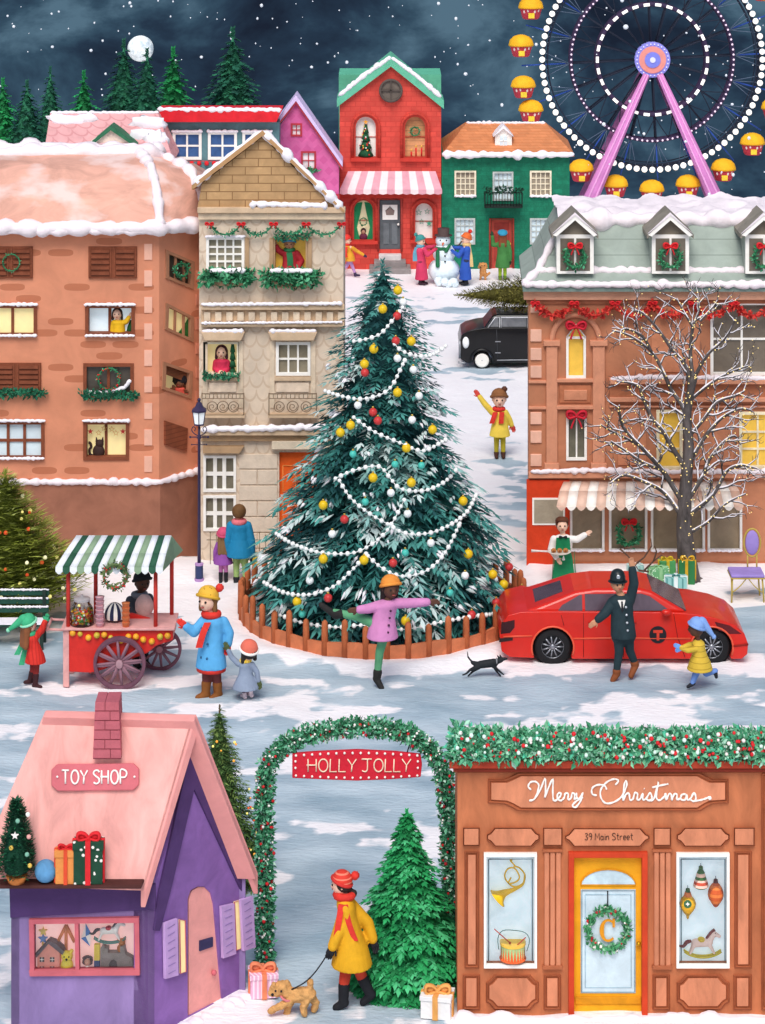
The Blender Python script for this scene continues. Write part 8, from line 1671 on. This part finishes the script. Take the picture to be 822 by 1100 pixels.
    for i in range(240): a=rr.random()*2*PI; q=11.5*k*math.sqrt(rr.random()); g.ball(B(87,.14)+Vector((math.cos(a)*q,math.sin(a)*q,.03+.22*rr.random())),.021,rr.choice(cm),7,5)
    g.build('sweets',J,norm=False)
    def cups(x,y,h,w,m,lb):
        T_=thing('cup_stack',lb,'cups',B(x,y)); n=int(h/.07)
        for i in range(n): g=MB(); g.lathe([(w*.8*k,i*h/n),(w*1.05*k,i*h/n+h/n*.96),(w*1.12*k,i*h/n+h/n*.99),(.01,i*h/n+h/n)],B(x,y),m,14); g.build('cup',T_)
    cups(107,.03,.50,4.6,M('#e6b0b8'),'tall stack of pale pink cups on the cart counter'); cups(135,.03,.40,4.2,M('#ee8a55'),'stack of orange cups on the cart counter')
    bl=B(121,.33)+Vector((0,0,.11)); g=MB(); nn_=16
    for i in range(nn_):
        a0,a1=2*PI*i/nn_,2*PI*(i+1)/nn_; m=M('#23294a') if i%2 else WHITE
        rings=[[bl+Vector((math.cos(a)*.17*math.cos(e),math.sin(a)*.17*math.cos(e),.2*math.sin(e))) for a in(a0,(a0+a1)/2,a1)] for e in [x*PI/16-PI/2*.2 for x in range(0,10)]]
        vs=[p for r_ in rings for p in r_]; g.add(vs,[(j*3+q,j*3+q+1,(j+1)*3+q+1,(j+1)*3+q) for j in range(len(rings)-1) for q in(0,1)],m,True)
    tag(g.build('striped_tin',loc=bl),'navy and white striped dome tin on the cart counter','tin')
    wreath('thin leafy wreath with red berries hanging from the cart awning',frontal(d-.2),124,619,12.5,off=0,th=.22,n=200,berry=[REDR,M('#b5443a')],mats=[M('#5f7445',var=.2),M('#47603a',var=.2),M('#7d8a58')])
    V=Vector; dv=d+DP+.32; kv=dv/F; bp=-HZ and (HZ+H*F/dv)
    person('seller in dark coat, grey scarf and black cap behind the snack cart',(151,bp),108,25,d=dv,hs=1.1,skin=SK3,J=dict(hd=(153,626),nk=(150,640),hR=(160,655,-.12),hL=(150,660,-.2)),coat=M('#4b4e55'),hem=680,hemw=.13,legs=M('#33363c'),boots=BLACK,boot_h=.05,hat=('beanie',M('#1c1b1f'),M('#1c1b1f')),scarf=(M('#7c7f86'),))
    g=MB(); q=W(155,651,dv-.32); g.ball(q,(10*kv,.12,12.5*kv),M('#edc3b8',var=.08,sc=12,bump=.6),18,12,nz=.08); cf=thing('candy_floss','pale pink puff of candy floss held by the cart seller','candy floss',q); g.build('puff',cf); g=MB(); g.tube([q-Vector((0,0,.15)),q-Vector((0,0,.42))],.012,WHITE,6); g.build('stick',cf)
cart()
# ================================================================ bench, chair, presents, snow under the olive tree
def bench():
    d=gd(694); k=d/F; T=thing('bench','dark green slatted bench dusted with snow at the left edge','bench',Vector((W(15,694,d).x,d,0))); GR=M('#1d4a3c',var=.15,sc=5); x0,x1=W(-60,0,d).x,W(51,0,d).x
    for i,z in enumerate((.86,.72,.58)): g=MB(); g.box(x0,x1,d+.22-.03*i,d+.25-.03*i,z-.05,z+.05,GR); g.build('slat',T,bevel=.008); g=MB(); lumpy(g,[Vector((x0,d+.22-.03*i,z+.055)),Vector((x1,d+.22-.03*i,z+.055))],.022,i,SNOW,1.2); g.build('snow',T)
    for i in range(3): g=MB(); g.box(x0,x1,d-.2+i*.13,d-.1+i*.13,.40,.43,GR); g.build('slat',T,bevel=.008)
    g=MB(); g.box(x0,x1,d-.215,d+.16,.432,.45,SNOW); g.build('snow',T,bevel=.008)
    for x in(x0+.1,x1-.08):
        for y in(d-.17,d+.2): g=MB(); g.box(x-.03,x+.03,y-.03,y+.03,-.02,.41 if y<d else .92,M('#22332c')); g.build('leg',T)
bench()
def chair():
    d=gd(648); k=d/F; pl=frontal(d); T=thing('cafe_chair','gold framed chair with lilac seat standing in snow at the right edge','chair',W(802,648,d)); GO=M('#b9a04a',var=.1,rough=.4); LI=M('#9c86c9',var=.1)
    c=W(802,648,d); X=lambda px:(px-CX)*k; zs=.47
    g=MB(); g.box(X(785),X(822),d-.05,d+.5,zs-.02,zs,GO); g.build('seat_frame',T,bevel=.006); g=MB(); g.box(X(785.5),X(821.5),d-.04,d+.49,zs,zs+.06,LI); g.build('seat',T,bevel=.02)
    for (x,y,tx) in((787,d,786),(819,d,821),(789,d+.42,790),(818,d+.42,820)): g=MB(); g.tube([Vector((X(x),y,zs)),Vector((X(tx),y,-.02))],.016,GO,7); g.build('leg',T)
    for a,b in((787,802),(819,804)): g=MB(); g.tube(smooth([Vector((X(a),d,.2)),Vector((X((a+b)/2),d,.30)),Vector((X(b),d,zs-.02))],3),.01,GO,6); g.build('stretcher',T)
    g=MB(); P=[Vector((X(812)+math.cos(a*PI/12)*9*k,d+.46,1.0-.02+math.sin(a*PI/12)*.26)) for a in range(24)]; g.tube(P,.017,GO,7,closed=True); g.build('back_frame',T); g=MB(); g.ball(Vector((X(812),d+.46,.98)),(7.5*k,.035,.23),LI,16,12); g.build('backrest',T)
    for x in(807,817): g=MB(); g.tube([Vector((X(x),d+.46,zs)),Vector((X(x),d+.46,.75))],.015,GO,6); g.build('back_post',T)
chair()
def pr(label,px,py,w,h,m,rb,bm,rz=0,bs=5): d=gd(py); k=d/F; present(label,Vector((W(px,py,d).x,d+w*k*.3,0)),w*k,w*k*.75,h*k,m,rb,bm,bsz=bs*k,rz=rz,lid=False)
pr('pale teal present with silver ribbon nearest the dry bough',683,628,17,20,M('#a6cdc6',var=.1,pat='vline',hex2='#7fae a8'.replace(' ',''),a=.07,b=.3),M('#dfe9e6'),M('#dfe9e6'))
pr('light green spotted present between two striped ones under the bare tree',708,633,20,22,M('#6fae78',var=.1,pat='dots',hex2='#d9efd2',a=22,b=.3),M('#9ccf98'),M('#9ccf98'),.25,4)
pr('dark green present with golden bow beside the bare tree trunk',739,629,17,26,M('#2f7a45',var=.15),M('#d9a92c'),M('#d9a92c'),-.2,7)
pr('teal striped present in front of the bare tree',727,641,23,20,M('#8dc3bd',var=.08,pat='vline',hex2='#3f7f7c',a=.09,b=.3),M('#e4efec'),M('#5f9a95'),-.1,4)
pr('mid green present with yellow bow behind the teal striped one',717,627,17,24,M('#4f9a5c',var=.12),M('#d9b92c'),M('#d9b92c'),.1,6)
